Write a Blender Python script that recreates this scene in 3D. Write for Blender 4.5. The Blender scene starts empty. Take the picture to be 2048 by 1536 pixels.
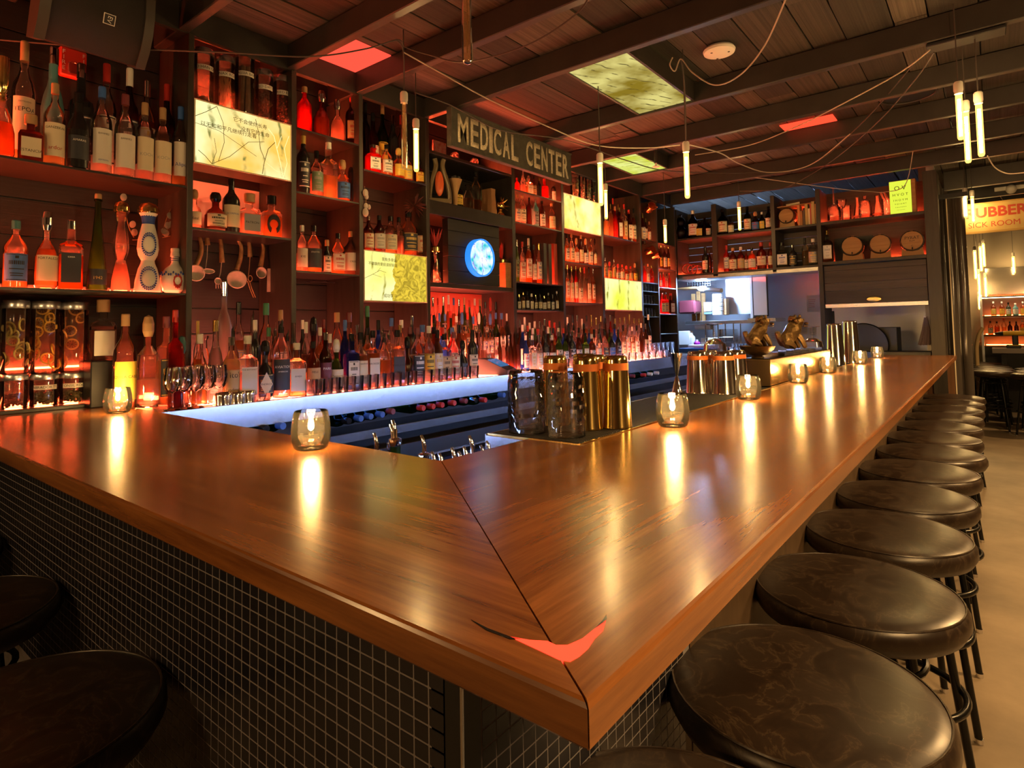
import bpy, math, random
from mathutils import Vector, Matrix
R = math.radians
SC = bpy.context.scene
COL = SC.collection
random.seed(7)

# ------------------------------------------------------------------ camera
FPX, PCX, PCY = 1199.24, 1024.0, 597.94          # focal length and principal point, in 2048 x 1536 pixels
YAW, PITCH, ROLL = R(38.602), R(2.981), R(-1.009)
CAM = Vector((0.0, 0.0, 1.355))
FW = Vector((-math.sin(YAW) * math.cos(PITCH), math.cos(YAW) * math.cos(PITCH), math.sin(PITCH)))
_rt = Vector((math.cos(YAW), math.sin(YAW), 0)); _up = _rt.cross(FW)
RT = math.cos(ROLL) * _rt + math.sin(ROLL) * _up
UP = -math.sin(ROLL) * _rt + math.cos(ROLL) * _up
cd = bpy.data.cameras.new('camera'); cam = bpy.data.objects.new('camera', cd); COL.objects.link(cam)
cd.sensor_width = 36; cd.lens = FPX / 2048 * 36; cd.shift_y = -(768 - PCY) / 2048; cd.clip_start = 0.02; cd.clip_end = 60
cam.matrix_world = Matrix(((RT.x, UP.x, -FW.x, CAM.x), (RT.y, UP.y, -FW.y, CAM.y), (RT.z, UP.z, -FW.z, CAM.z), (0, 0, 0, 1)))
SC.camera = cam
# ------------------------------------------------------------------ world, exposure
w = bpy.data.worlds.new('World'); SC.world = w; w.use_nodes = True
w.node_tree.nodes['Background'].inputs[0].default_value = (0.9, 0.62, 0.42, 1)
w.node_tree.nodes['Background'].inputs[1].default_value = 0.02
vs = SC.view_settings
vs.view_transform = 'Standard'; vs.look = 'None'; vs.exposure = 0.85; vs.gamma = 1.0; vs.use_curve_mapping = False
cy = SC.cycles
cy.max_bounces = 8; cy.diffuse_bounces = 3; cy.glossy_bounces = 4; cy.transmission_bounces = 8; cy.transparent_max_bounces = 28
cy.caustics_reflective = False; cy.caustics_refractive = False; cy.sample_clamp_indirect = 5.0
# added warm fill lights outside the view, with no lamp bodies modelled
def lamp(name, loc, energy, color, size=0.25, rot=(0, 0, 0), size_y=None):
    l = bpy.data.lights.new(name, 'AREA'); l.energy = energy; l.color = color; l.size = size
    if size_y: l.shape = 'RECTANGLE'; l.size_y = size_y
    o = bpy.data.objects.new(name, l); COL.objects.link(o); o.location = loc; o.rotation_euler = rot
    return o
def bulb(name, loc, energy, color, radius=0.06):
    l = bpy.data.lights.new(name, 'POINT'); l.energy = energy; l.color = color; l.shadow_soft_size = radius
    o = bpy.data.objects.new(name, l); COL.objects.link(o); o.location = loc
    return o
WARM = (1.0, 0.58, 0.22)
for i, (x, y, z, e) in enumerate([(0.95, 1.2, 2.25, 55), (0.95, 3.4, 2.25, 95), (0.95, 5.8, 2.25, 100), (1.0, 9.0, 2.3, 60)]):
    l = bpy.data.lights.new('added_fill_spot', 'SPOT'); l.energy = e; l.color = WARM; l.spot_size = R(150); l.spot_blend = 0.6; l.shadow_soft_size = 0.07  # spots added to light stools and floor but not the ceiling
    o = bpy.data.objects.new('added_fill_spot', l); COL.objects.link(o); o.location = (x, y, z)
for p, e in (((0.75, 0.9, 1.85), 26), ((-1.0, -1.5, 1.75), 24), ((-2.3, -1.2, 1.8), 14), ((0.9, 3.2, 1.9), 24)): bulb('added_fill_light', p, e, WARM, 0.08)  # points added as front fill for the shelves

# ------------------------------------------------------------------ back-projection on real planes
def ray(px, py): return FW + (px - PCX) / FPX * RT - (py - PCY) / FPX * UP
def onx(px, py, X): d = ray(px, py); return CAM + d * ((X - CAM.x) / d.x)
def ony(px, py, Y): d = ray(px, py); return CAM + d * ((Y - CAM.y) / d.y)
def onz(px, py, Z): d = ray(px, py); return CAM + d * ((Z - CAM.z) / d.z)
def atd(px, py, depth): return CAM + ray(px, py) * depth
def proj(P): v = Vector(P) - CAM; k = FPX / v.dot(FW); return PCX + v.dot(RT) * k, PCY - v.dot(UP) * k
def mpp(P):                                        # metres per pixel for an upright round thing at P
    v = Vector(P) - CAM; d = v.dot(FW); return d / FPX * d / math.hypot(d, v.dot(RT))

# ------------------------------------------------------------------ mesh building
class MB:
    def __init__(s): s.v = []; s.f = []; s.m = []
    def add(s, vs, fs, m=0):
        n = len(s.v); s.v += [tuple(v) for v in vs]; s.f += [tuple(i + n for i in f) for f in fs]; s.m += [m] * len(fs); return s
    def box(s, a, b, m=0, c=0.0, M=None):
        (x0, y0, z0), (x1, y1, z1) = a, b
        c = min(c, (x1 - x0) / 2.01, (y1 - y0) / 2.01, (z1 - z0) / 2.01)
        if c <= 0:
            vs = [(x, y, z) for z in (z0, z1) for y in (y0, y1) for x in (x0, x1)]
            fs = [(0, 2, 3, 1), (4, 5, 7, 6), (0, 1, 5, 4), (2, 6, 7, 3), (0, 4, 6, 2), (1, 3, 7, 5)]
        else:
            vs = []; cx, cyy, cz = (x0 + x1) / 2, (y0 + y1) / 2, (z0 + z1) / 2; hx, hy, hz = (x1 - x0) / 2, (y1 - y0) / 2, (z1 - z0) / 2
            ix = {}
            for sx in (-1, 1):
                for sy in (-1, 1):
                    for sz in (-1, 1):
                        for ax in range(3):
                            h = [hx - c, hy - c, hz - c]; h[ax] += c
                            ix[sx, sy, sz, ax] = len(vs); vs.append((cx + sx * h[0], cyy + sy * h[1], cz + sz * h[2]))
            fs = []
            for sg in (-1, 1):
                q = [(-1, -1), (1, -1), (1, 1), (-1, 1)]
                for ax in range(3):
                    f = []
                    for a_, b_ in q:
                        k = [a_, b_]; k.insert(ax, sg); f.append(ix[k[0], k[1], k[2], ax])
                    fs.append(tuple(f) if (sg > 0) == (ax != 1) else tuple(reversed(f)))
            for ax in range(3):
                o = [i for i in range(3) if i != ax]
                for s1 in (-1, 1):
                    for s2 in (-1, 1):
                        f = []
                        for e, t in ((-1, o[0]), (1, o[0]), (1, o[1]), (-1, o[1])):
                            k = [0, 0, 0]; k[ax] = e; k[o[0]] = s1; k[o[1]] = s2; f.append(ix[k[0], k[1], k[2], t])
                        fs.append(tuple(f))
            for sx in (-1, 1):
                for sy in (-1, 1):
                    for sz in (-1, 1): fs.append(tuple(ix[sx, sy, sz, a_] for a_ in range(3)))
        if M is not None: vs = [M @ Vector(v) for v in vs]
        return s.add(vs, fs, m)
    def lathe(s, prof, seg=16, m=0, c=(0, 0, 0), n=2.0, sx=1, sy=1, M=None):
        vs = []; rings = []
        for r, z in prof:
            if r < 1e-6: rings.append([len(vs)]); vs.append((c[0], c[1], c[2] + z))
            else:
                g = []
                for i in range(seg):
                    t = 2 * math.pi * (i + 0.5) / seg; k = r
                    if n != 2.0: k = r / (abs(math.cos(t)) ** n + abs(math.sin(t)) ** n) ** (1 / n)
                    g.append(len(vs)); vs.append((c[0] + k * math.cos(t) * sx, c[1] + k * math.sin(t) * sy, c[2] + z))
                rings.append(g)
        fs = []
        for a, b in zip(rings, rings[1:]):
            for i in range(seg):
                j = (i + 1) % seg
                if len(a) == 1 and len(b) == 1: break
                if len(a) == 1: fs.append((a[0], b[j], b[i]))
                elif len(b) == 1: fs.append((a[i], a[j], b[0]))
                else: fs.append((a[i], a[j], b[j], b[i]))
        if M is not None: vs = [M @ Vector(v) for v in vs]
        return s.add(vs, fs, m)
    def tube(s, pts, r, seg=8, m=0, closed=False, caps=True):
        pts = [Vector(p) for p in pts]; n = len(pts); vs = []; prev = None
        for i, p in enumerate(pts):
            a = pts[(i - 1) % n] if (closed or i) else p; b = pts[(i + 1) % n] if (closed or i < n - 1) else p
            t = (b - a).normalized() if (b - a).length > 1e-9 else Vector((0, 0, 1))
            if prev is None:
                u = t.cross(Vector((0, 0, 1)) if abs(t.z) < 0.9 else Vector((1, 0, 0))).normalized()
            else:
                u = (prev - t * prev.dot(t)).normalized()
            prev = u; v = t.cross(u); rr = r[i] if isinstance(r, (list, tuple)) else r
            for k in range(seg):
                an = 2 * math.pi * k / seg; vs.append(p + (u * math.cos(an) + v * math.sin(an)) * rr)
        fs = []
        for i in range(n if closed else n - 1):
            for k in range(seg):
                a0, b0 = i * seg, ((i + 1) % n) * seg; k2 = (k + 1) % seg
                fs.append((a0 + k, a0 + k2, b0 + k2, b0 + k))
        if caps and not closed:
            fs.append(tuple(reversed(range(seg)))); fs.append(tuple((n - 1) * seg + k for k in range(seg)))
        return s.add(vs, fs, m)
    def ball(s, c, r, seg=12, rings=8, m=0, sx=1, sy=1, sz=1):
        rr = [(r * math.sin(math.pi * i / rings), -r * math.cos(math.pi * i / rings) * sz) for i in range(rings + 1)]
        rr[0] = (0, rr[0][1]); rr[-1] = (0, rr[-1][1])
        return s.lathe(rr, seg, m, c, sx=sx, sy=sy)
    def prism(s, poly, z0, z1, m=0, M=None):
        n = len(poly); vs = [(x, y, z0) for x, y in poly] + [(x, y, z1) for x, y in poly]
        fs = [tuple(reversed(range(n))), tuple(range(n, 2 * n))] + [(i, (i + 1) % n, n + (i + 1) % n, n + i) for i in range(n)]
        if M is not None: vs = [M @ Vector(v) for v in vs]
        return s.add(vs, fs, m)
    def mesh(s, name='mesh', smooth=True, ang=38):
        me = bpy.data.meshes.new(name); me.from_pydata(s.v, [], s.f); me.update()
        if any(s.m): me.polygons.foreach_set('material_index', s.m)
        if smooth:
            me.polygons.foreach_set('use_smooth', [True] * len(me.polygons)); me.set_sharp_from_angle(angle=R(ang))
        return me
def setmat(o, mats):
    if not isinstance(mats, (list, tuple)): mats = [mats]
    me = o.data
    while len(me.materials) < len(mats): me.materials.append(None)
    for i, m in enumerate(mats): o.material_slots[i].link = 'OBJECT'; o.material_slots[i].material = m
def obj(name, me, mats, parent=None, loc=(0, 0, 0), rot=(0, 0, 0), scale=(1, 1, 1)):
    if isinstance(me, MB): me = me.mesh(name)
    o = bpy.data.objects.new(name, me); COL.objects.link(o); o.location = loc; o.rotation_euler = rot; o.scale = scale
    if parent: o.parent = parent
    setmat(o, mats); return o
def tag(o, label, cat, group=None):
    o['label'] = label; o['category'] = cat
    if group: o['group'] = group
    return o
def thing(name, label, cat, loc=(0, 0, 0), rotz=0, group=None, scale=(1, 1, 1)):
    o = bpy.data.objects.new(name, None); COL.objects.link(o); o.empty_display_size = 0.05
    o.location = loc; o.rotation_euler = (0, 0, rotz); o.scale = scale
    return tag(o, label, cat, group)
def struct(name, me, mats, **k):
    o = obj(name, me, mats, **k); o['kind'] = 'structure'; return o
def dup(root, loc, rotz=0, label=None, group=None):
    r = root.copy(); COL.objects.link(r); r.location = loc; r.rotation_euler = (0, 0, rotz)
    if label: r['label'] = label
    if group: r['group'] = group
    for ch in root.children:
        c = ch.copy(); COL.objects.link(c); c.parent = r
        for g in ch.children: d = g.copy(); COL.objects.link(d); d.parent = c
    return r
def text_mesh(s, size=0.05, ext=0.0006, bold=0.0, align='CENTER', sx=1.0):
    cu = bpy.data.curves.new('text', 'FONT'); cu.body = s; cu.size = size; cu.extrude = ext; cu.offset = bold
    cu.align_x = align; cu.align_y = 'CENTER'; cu.resolution_u = 3
    o = bpy.data.objects.new('text', cu); me = bpy.data.meshes.new_from_object(o)
    bpy.data.objects.remove(o); bpy.data.curves.remove(cu); me.materials.clear()
    if sx != 1.0:
        for v in me.vertices: v.co.x *= sx
    return me
ORD = ['first', 'second', 'third', 'fourth', 'fifth', 'sixth', 'seventh', 'eighth', 'ninth', 'tenth', 'eleventh', 'twelfth', 'thirteenth', 'fourteenth', 'fifteenth',
       'sixteenth', 'seventeenth', 'eighteenth', 'nineteenth', 'twentieth'] + ['twenty-' + x for x in ('first', 'second', 'third', 'fourth', 'fifth', 'sixth', 'seventh', 'eighth', 'ninth')] + ['thirtieth'] + ['thirty-' + x for x in ('first', 'second', 'third', 'fourth', 'fifth', 'sixth', 'seventh', 'eighth', 'ninth')] + ['fortieth'] + ['forty-' + x for x in ('first', 'second', 'third', 'fourth', 'fifth', 'sixth', 'seventh', 'eighth', 'ninth')]

# ------------------------------------------------------------------ materials
def nt(name):
    m = bpy.data.materials.new(name); m.use_nodes = True; t = m.node_tree; t.nodes.clear()
    out = t.nodes.new('ShaderNodeOutputMaterial'); return m, t, out
def N(t, kind, **k):
    n = t.nodes.new('ShaderNode' + kind)
    for a, b in k.items():
        if a in n.inputs: n.inputs[a].default_value = b
        else: setattr(n, a, b)
    return n
def rgb(c): return (c[0], c[1], c[2], 1)
def mat(name, col, rough=0.5, metal=0.0, emit=None, estr=0.0, noise=0.0, nscale=20.0, bump=0.0, coat=0.0, stretch=(1, 1, 1), var=0.0, col2=None, spec=0.5, aniso=0.0):
    m, t, out = nt(name); b = N(t, 'BsdfPrincipled'); b.inputs['Roughness'].default_value = rough; b.inputs['Metallic'].default_value = metal
    b.inputs['Base Color'].default_value = rgb(col); b.inputs['Coat Weight'].default_value = coat; b.inputs['Coat Roughness'].default_value = 0.12
    b.inputs['Specular IOR Level'].default_value = spec; b.inputs['Anisotropic'].default_value = aniso
    if emit: b.inputs['Emission Color'].default_value = rgb(emit); b.inputs['Emission Strength'].default_value = estr
    t.links.new(b.outputs[0], out.inputs[0])
    src = None
    if noise or bump:
        tc = N(t, 'TexCoord'); mp = N(t, 'Mapping'); mp.inputs['Scale'].default_value = stretch
        nz = N(t, 'TexNoise', Scale=nscale, Detail=6.0, Roughness=0.6)
        t.links.new(tc.outputs['Object'], mp.inputs[0])
        if var:
            oi = N(t, 'ObjectInfo'); ad = N(t, 'VectorMath', operation='ADD'); mu = N(t, 'Math', operation='MULTIPLY'); mu.inputs[1].default_value = 37.0
            t.links.new(oi.outputs['Random'], mu.inputs[0]); t.links.new(mp.outputs[0], ad.inputs[0]); t.links.new(mu.outputs[0], ad.inputs[1]); t.links.new(ad.outputs[0], nz.inputs['Vector'])
        else: t.links.new(mp.outputs[0], nz.inputs['Vector'])
        if noise:
            rp = N(t, 'ValToRGB'); c2 = col2 or tuple(c * (1 - noise) for c in col)
            rp.color_ramp.elements[0].position = 0.32; rp.color_ramp.elements[1].position = 0.68
            rp.color_ramp.elements[0].color = rgb(c2); rp.color_ramp.elements[1].color = rgb(col)
            t.links.new(nz.outputs[0], rp.inputs[0]); src = rp.outputs[0]
        if bump:
            bp = N(t, 'Bump', Strength=bump, Distance=0.01); t.links.new(nz.outputs[0], bp.inputs['Height']); t.links.new(bp.outputs[0], b.inputs['Normal'])
    if var:
        oi = N(t, 'ObjectInfo'); mr = N(t, 'MapRange'); mr.inputs[3].default_value = 1 - var; mr.inputs[4].default_value = 1 + var
        hs = N(t, 'HueSaturation'); hs.inputs['Color'].default_value = rgb(col); t.links.new(oi.outputs['Random'], mr.inputs[0]); t.links.new(mr.outputs[0], hs.inputs['Value'])
        if src: t.links.new(src, hs.inputs['Color'])
        src = hs.outputs[0]
    if src: t.links.new(src, b.inputs['Base Color'])
    return m
def leather(name):
    m, t, out = nt(name); b = N(t, 'BsdfPrincipled', Roughness=0.34); tc = N(t, 'TexCoord'); oi = N(t, 'ObjectInfo'); ad = N(t, 'VectorMath', operation='ADD'); mu = N(t, 'Math', operation='MULTIPLY'); mu.inputs[1].default_value = 19.0
    t.links.new(oi.outputs['Random'], mu.inputs[0]); t.links.new(tc.outputs['Object'], ad.inputs[0]); t.links.new(mu.outputs[0], ad.inputs[1])
    n1 = N(t, 'TexNoise', Scale=10.0, Detail=8.0, Roughness=0.6, Distortion=1.5); n2 = N(t, 'TexNoise', Scale=60.0, Detail=3.0); t.links.new(ad.outputs[0], n1.inputs['Vector']); t.links.new(ad.outputs[0], n2.inputs['Vector'])
    rp = N(t, 'ValToRGB'); e = rp.color_ramp.elements; e[0].position = 0.44; e[0].color = (0.020, 0.012, 0.008, 1); e[1].position = 0.58; e[1].color = (0.026, 0.016, 0.010, 1); k = e.new(0.50); k.color = (0.030, 0.018, 0.011, 1); k = e.new(0.515); k.color = (0.06, 0.040, 0.024, 1); k = e.new(0.53); k.color = (0.028, 0.017, 0.011, 1)
    t.links.new(n1.outputs[0], rp.inputs[0]); t.links.new(rp.outputs[0], b.inputs['Base Color']); rr = N(t, 'MapRange'); rr.inputs[3].default_value = 0.26; rr.inputs[4].default_value = 0.46; t.links.new(n1.outputs[0], rr.inputs[0]); t.links.new(rr.outputs[0], b.inputs['Roughness'])
    bp = N(t, 'Bump', Strength=0.05, Distance=0.004); t.links.new(n2.outputs[0], bp.inputs['Height']); t.links.new(bp.outputs[0], b.inputs['Normal']); t.links.new(b.outputs[0], out.inputs[0]); return m
def spirit(name, col, body, scat=0.5, ior=1.34, rough=0.02, pas=0.35):
    """a filled bottle: refracting tinted liquid, part of the light passes straight, part is scattered"""
    m, t, out = nt(name); g = N(t, 'BsdfGlass', Color=rgb(col), Roughness=rough, IOR=ior); tr = N(t, 'BsdfTransparent', Color=rgb(col)); tl = N(t, 'BsdfTranslucent', Color=rgb(body)); a = N(t, 'MixShader'); b = N(t, 'MixShader')
    a.inputs[0].default_value = pas; b.inputs[0].default_value = scat; t.links.new(g.outputs[0], a.inputs[1]); t.links.new(tr.outputs[0], a.inputs[2]); t.links.new(a.outputs[0], b.inputs[1]); t.links.new(tl.outputs[0], b.inputs[2]); t.links.new(b.outputs[0], out.inputs[0]); return m
def glow(name, col, s):
    m, t, out = nt(name); e = N(t, 'Emission', Color=rgb(col), Strength=s); t.links.new(e.outputs[0], out.inputs[0]); return m
def glassy(name, tint, trans=0.75, body=None, rough=0.03, ior=1.45, gl=1.0):
    """clear or tinted glass or liquid: part of the light goes straight through, part is scattered on through the body, a fresnel share mirrors"""
    m, t, out = nt(name); tr = N(t, 'BsdfTransparent', Color=rgb(tint)); tl = N(t, 'BsdfTranslucent', Color=rgb(body or tint))
    mx = N(t, 'MixShader'); mx.inputs[0].default_value = 1 - trans; t.links.new(tr.outputs[0], mx.inputs[1]); t.links.new(tl.outputs[0], mx.inputs[2])
    g = N(t, 'BsdfGlossy', Color=(gl, gl, gl, 1), Roughness=rough); fr = N(t, 'Fresnel', IOR=ior); m2 = N(t, 'MixShader')
    t.links.new(fr.outputs[0], m2.inputs[0]); t.links.new(mx.outputs[0], m2.inputs[1]); t.links.new(g.outputs[0], m2.inputs[2]); t.links.new(m2.outputs[0], out.inputs[0])
    return m
def wood(name, c1, c2, axis=0, scale=1.0, rough=0.3, coat=0.0, bump=0.05, var=0.0):
    """grain stretched along one axis"""
    st = [9.0, 9.0, 9.0]; st[axis] = 0.55
    m, t, out = nt(name); b = N(t, 'BsdfPrincipled', Roughness=rough); b.inputs['Coat Weight'].default_value = coat; b.inputs['Coat Roughness'].default_value = 0.16
    tc = N(t, 'TexCoord'); mp = N(t, 'Mapping'); mp.inputs['Scale'].default_value = [k * scale for k in st]; t.links.new(tc.outputs['Object'], mp.inputs[0]); vec = mp.outputs[0]
    oi = N(t, 'ObjectInfo')
    if var:
        ad = N(t, 'VectorMath', operation='ADD'); mu = N(t, 'Math', operation='MULTIPLY'); mu.inputs[1].default_value = 53.0
        t.links.new(oi.outputs['Random'], mu.inputs[0]); t.links.new(vec, ad.inputs[0]); t.links.new(mu.outputs[0], ad.inputs[1]); vec = ad.outputs[0]
    n1 = N(t, 'TexNoise', Scale=1.6, Detail=8.0, Roughness=0.62, Distortion=0.6); n2 = N(t, 'TexNoise', Scale=9.0, Detail=4.0, Roughness=0.7)
    t.links.new(vec, n1.inputs['Vector']); t.links.new(vec, n2.inputs['Vector'])
    mx = N(t, 'Math', operation='MULTIPLY_ADD'); mx.inputs[1].default_value = 0.45; t.links.new(n2.outputs[0], mx.inputs[0]); t.links.new(n1.outputs[0], mx.inputs[2])
    rp = N(t, 'ValToRGB'); rp.color_ramp.elements[0].position = 0.5; rp.color_ramp.elements[1].position = 0.92
    rp.color_ramp.elements[0].color = rgb(c2); rp.color_ramp.elements[1].color = rgb(c1); t.links.new(mx.outputs[0], rp.inputs[0]); col = rp.outputs[0]
    if var:
        mr = N(t, 'MapRange'); mr.inputs[3].default_value = 1 - var; mr.inputs[4].default_value = 1 + var; hs = N(t, 'HueSaturation')
        t.links.new(oi.outputs['Random'], mr.inputs[0]); t.links.new(mr.outputs[0], hs.inputs['Value']); t.links.new(col, hs.inputs['Color']); col = hs.outputs[0]
    t.links.new(col, b.inputs['Base Color'])
    bp = N(t, 'Bump', Strength=bump, Distance=0.004); t.links.new(mx.outputs[0], bp.inputs['Height']); t.links.new(bp.outputs[0], b.inputs['Normal'])
    t.links.new(b.outputs[0], out.inputs[0]); return m
M = {}
M['bar_x'] = wood('bar wood along x', (0.34, 0.125, 0.03), (0.125, 0.038, 0.009), 0, 1.4, 0.24, 0.35, 0.008)
M['bar_y'] = wood('bar wood along y', (0.34, 0.125, 0.03), (0.125, 0.038, 0.009), 1, 1.4, 0.24, 0.35, 0.008)
M['plank_y'] = wood('ceiling plank', (0.085, 0.066, 0.05), (0.022, 0.017, 0.013), 1, 1.0, 0.75, 0, 0.5, 0.6)
M['plank_back'] = wood('back wall plank', (0.014, 0.0125, 0.0115), (0.005, 0.0045, 0.004), 1, 1.0, 0.55, 0, 0.3, 0.35)
M['plank_x'] = wood('shutter plank', (0.075, 0.052, 0.042), (0.03, 0.022, 0.018), 0, 1.0, 0.5, 0, 0.3, 0.25)
M['beam'] = mat('painted black beam', (0.032, 0.027, 0.024), 0.45, noise=0.3, nscale=8, bump=0.1)
M['post'] = wood('dark shelf wood', (0.046, 0.037, 0.029), (0.02, 0.016, 0.012), 2, 1.0, 0.42, 0, 0.15, 0.15)
M['shelf'] = mat('dark shelf board', (0.026, 0.021, 0.018), 0.34, noise=0.3, nscale=15, bump=0.05)
M['black'] = mat('black', (0.012, 0.012, 0.013), 0.45)
M['gloss_black'] = mat('gloss black', (0.01, 0.01, 0.011), 0.16)
M['rubber'] = mat('rubber', (0.015, 0.015, 0.016), 0.7, bump=0.3, nscale=300)
M['grout'] = mat('grey grout', (0.24, 0.22, 0.23), 0.85, noise=0.2, nscale=60)
M['tile'] = mat('dark tile', (0.014, 0.014, 0.019), 0.25, var=0.25)
M['steel'] = mat('brushed steel', (0.62, 0.62, 0.64), 0.26, 1.0, aniso=0.5)
M['steel_wall'] = mat('steel sheet', (0.60, 0.62, 0.66), 0.38, 0.55, bump=0.03, nscale=5)
M['chrome'] = mat('chrome', (0.8, 0.8, 0.82), 0.08, 1.0)
M['brass'] = mat('brass', (0.75, 0.52, 0.2), 0.2, 1.0)
M['gold'] = mat('gold', (0.9, 0.62, 0.22), 0.13, 1.0)
M['bronze'] = mat('old bronze', (0.24, 0.15, 0.06), 0.42, 0.9, noise=0.5, nscale=40, bump=0.25)
M['copper'] = mat('copper', (0.75, 0.36, 0.18), 0.25, 1.0)
M['leather0'] = mat('brown black leather', (0.03, 0.02, 0.014), 0.33, noise=0.35, nscale=9, bump=0.05, col2=(0.018, 0.012, 0.009))
M['leather'] = leather('worn brown leather')
M['iron'] = mat('black iron tube', (0.014, 0.014, 0.014), 0.25, 0.5)
M['concrete'] = mat('concrete floor', (0.33, 0.25, 0.165), 0.5, noise=0.45, nscale=2.2, bump=0.12)
M['white'] = mat('white', (0.8, 0.78, 0.74), 0.5)
M['ceramic'] = mat('white ceramic', (0.78, 0.76, 0.72), 0.2)
M['cream'] = mat('cream paper', (0.74, 0.64, 0.46), 0.6)
M['paper'] = mat('label paper', (0.72, 0.68, 0.62), 0.6)
M['ink'] = mat('black ink', (0.012, 0.012, 0.014), 0.6)
M['inkb'] = mat('blue ink', (0.02, 0.07, 0.35), 0.5)
M['inkr'] = mat('red ink', (0.45, 0.02, 0.015), 0.5)
M['inkw'] = mat('white ink', (0.82, 0.8, 0.76), 0.5)
M['inkg'] = mat('grey ink', (0.35, 0.34, 0.33), 0.5)
M['gilt'] = mat('gilt ink', (0.62, 0.42, 0.12), 0.4, 0.5)
M['cord'] = mat('dark cord', (0.05, 0.04, 0.035), 0.6)
M['cordw'] = mat('pale cord', (0.42, 0.36, 0.3), 0.6)
M['socket'] = mat('white porcelain socket', (0.7, 0.66, 0.6), 0.35)
M['oak'] = wood('pale oak', (0.42, 0.22, 0.075), (0.26, 0.12, 0.035), 0, 2.0, 0.5, 0, 0.1)
M['antler'] = mat('horn handle', (0.42, 0.25, 0.1), 0.45, noise=0.6, nscale=30, bump=0.2)
M['horn'] = mat('pale horn', (0.52, 0.45, 0.38), 0.45, noise=0.3, nscale=20)
M['clear'] = glassy('clear glass', (0.98, 0.975, 0.97), 0.88, (1.0, 0.88, 0.82))  # pink strip glow is put into the body tint
M['sparkle'] = glassy('sparkling glass', (0.99, 0.99, 1.0), 0.80, (0.9, 0.88, 1.0), 0.03, 1.5)  # lavender sparkle is put into the body tint
M['thin'] = glassy('thin glass', (0.99, 0.985, 0.98), 0.94, (1.0, 0.92, 0.9))
M['thick'] = glassy('thick glass', (0.97, 0.97, 0.97), 0.82, (0.9, 0.9, 0.98), 0.04)
RED = (1.0, 0.085, 0.022)
M['led'] = glow('red led strip', RED, 170.0)
M['led_low'] = glow('dim red led strip', RED, 45.0)
M['ledp'] = glow('pink led strip', (1.0, 0.17, 0.10), 330.0)
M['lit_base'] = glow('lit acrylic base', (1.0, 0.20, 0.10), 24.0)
M['shelf_glow'] = glow('added shelf glow', (1.0, 0.13, 0.045), 4.0)
M['ledc'] = glow('orange pink led strip', (1.0, 0.17, 0.09), 260.0)
M['blue_led'] = glow('blue white led strip', (0.34, 0.49, 1.0), 36.0)
M['bulb'] = glow('filament tube', (1.0, 0.56, 0.13), 42.0)
M['bulb_off'] = glassy('unlit amber tube', (0.95, 0.86, 0.7), 0.85, (0.7, 0.5, 0.25))
M['flame'] = glow('candle flame', (1.0, 0.62, 0.2), 130.0)
M['red_panel'] = glow('red lit panel', (1.0, 0.06, 0.03), 1.2)
# ================================================================== SETTING
XS, ZT = -2.72, 1.07            # shelf front plane, bar top height
XB = -3.04                      # back wall
YF = 6.45                       # far cabinet front plane
CEIL, BEAMZ = 2.835, 2.70
box = MB().box((-0.5, -0.5, -0.5), (0.5, 0.5, 0.5)).mesh('unit_box', smooth=False)
plank_me = MB().box((-0.5, -0.5, -0.5), (0.5, 0.5, 0.5), c=0.02).mesh('plank', smooth=False)
def unit(name, a, b, m, parent=None, me=None):
    a, b = Vector(a), Vector(b); return obj(name, me or box, m, parent, (a + b) / 2, scale=b - a)
fl = struct('floor', MB().box((-3.2, -2.5, -0.06), (3.6, 14.5, 0)).mesh('floor', smooth=False), M['concrete'])
# back wall of horizontal planks behind the shelves
wl = struct('wall_left', MB().box((XB - 0.1, -1.6, 0), (XB - 0.012, 6.88, 3.0)).mesh('wall', smooth=False), M['black'])
z = 1.08; k = 0
while z < 2.83:
    h = (0.135, 0.15, 0.125, 0.145)[k % 4]; y = -1.6
    for y2 in ((2.62, 6.85) if k % 2 else (1.66, 4.1, 6.85)):
        o = unit('plank', (XB - 0.012, y + 0.002, z + 0.003), (XB + random.uniform(0.001, 0.006), y2 - 0.002, min(z + h, 2.84) - 0.003), M['plank_back'], wl, plank_me); y = y2
    z += h; k += 1
# ceiling planks run along y above the beams
ce = struct('ceiling', MB().box((-3.12, -2.5, CEIL + 0.03), (3.6, 14.5, CEIL + 0.09)).mesh('ceiling', smooth=False), M['black'])
x = -3.1; k = 0
HOLES = []
while x < 2.4:
    wd = (0.14, 0.19, 0.23, 0.16, 0.21)[k % 5]; y = -1.6
    for y2 in sorted([random.uniform(0.2, 2.2), random.uniform(2.8, 4.6), random.uniform(5.2, 7.0), 9.5]):
        unit('plank', (x + 0.003, y + 0.002, CEIL - random.uniform(0, 0.012)), (x + wd - 0.003, y2 - 0.002, CEIL + 0.03), M['plank_y'], ce, plank_me); y = y2
    x += wd; k += 1
BEAMS = [0.60, 1.15, 1.67, 2.09, 2.61, 3.50, 4.19, 4.84, 5.62, 6.25]
for i, y in enumerate(BEAMS):
    o = struct('trim_%d' % (i + 1), MB().box((-3.0 if i < 9 else -2.7, y - 0.045, BEAMZ), (3.4, y, CEIL - 0.013), c=0.004).mesh('beam', smooth=False), M['beam'])
    o['label'] = 'black ceiling beam, %s from the loudspeaker end' % ORD[i]
for i, y in enumerate([7.1, 7.8, 8.5, 9.2]):
    o = struct('trim_%d' % (i + 11), MB().box((-0.3, y - 0.05, 2.62), (3.4, y, 2.80), c=0.004).mesh('beam', smooth=False), M['beam'])
    o['label'] = 'dark beam in the further room, %s behind the dividing post' % ORD[i]
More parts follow.
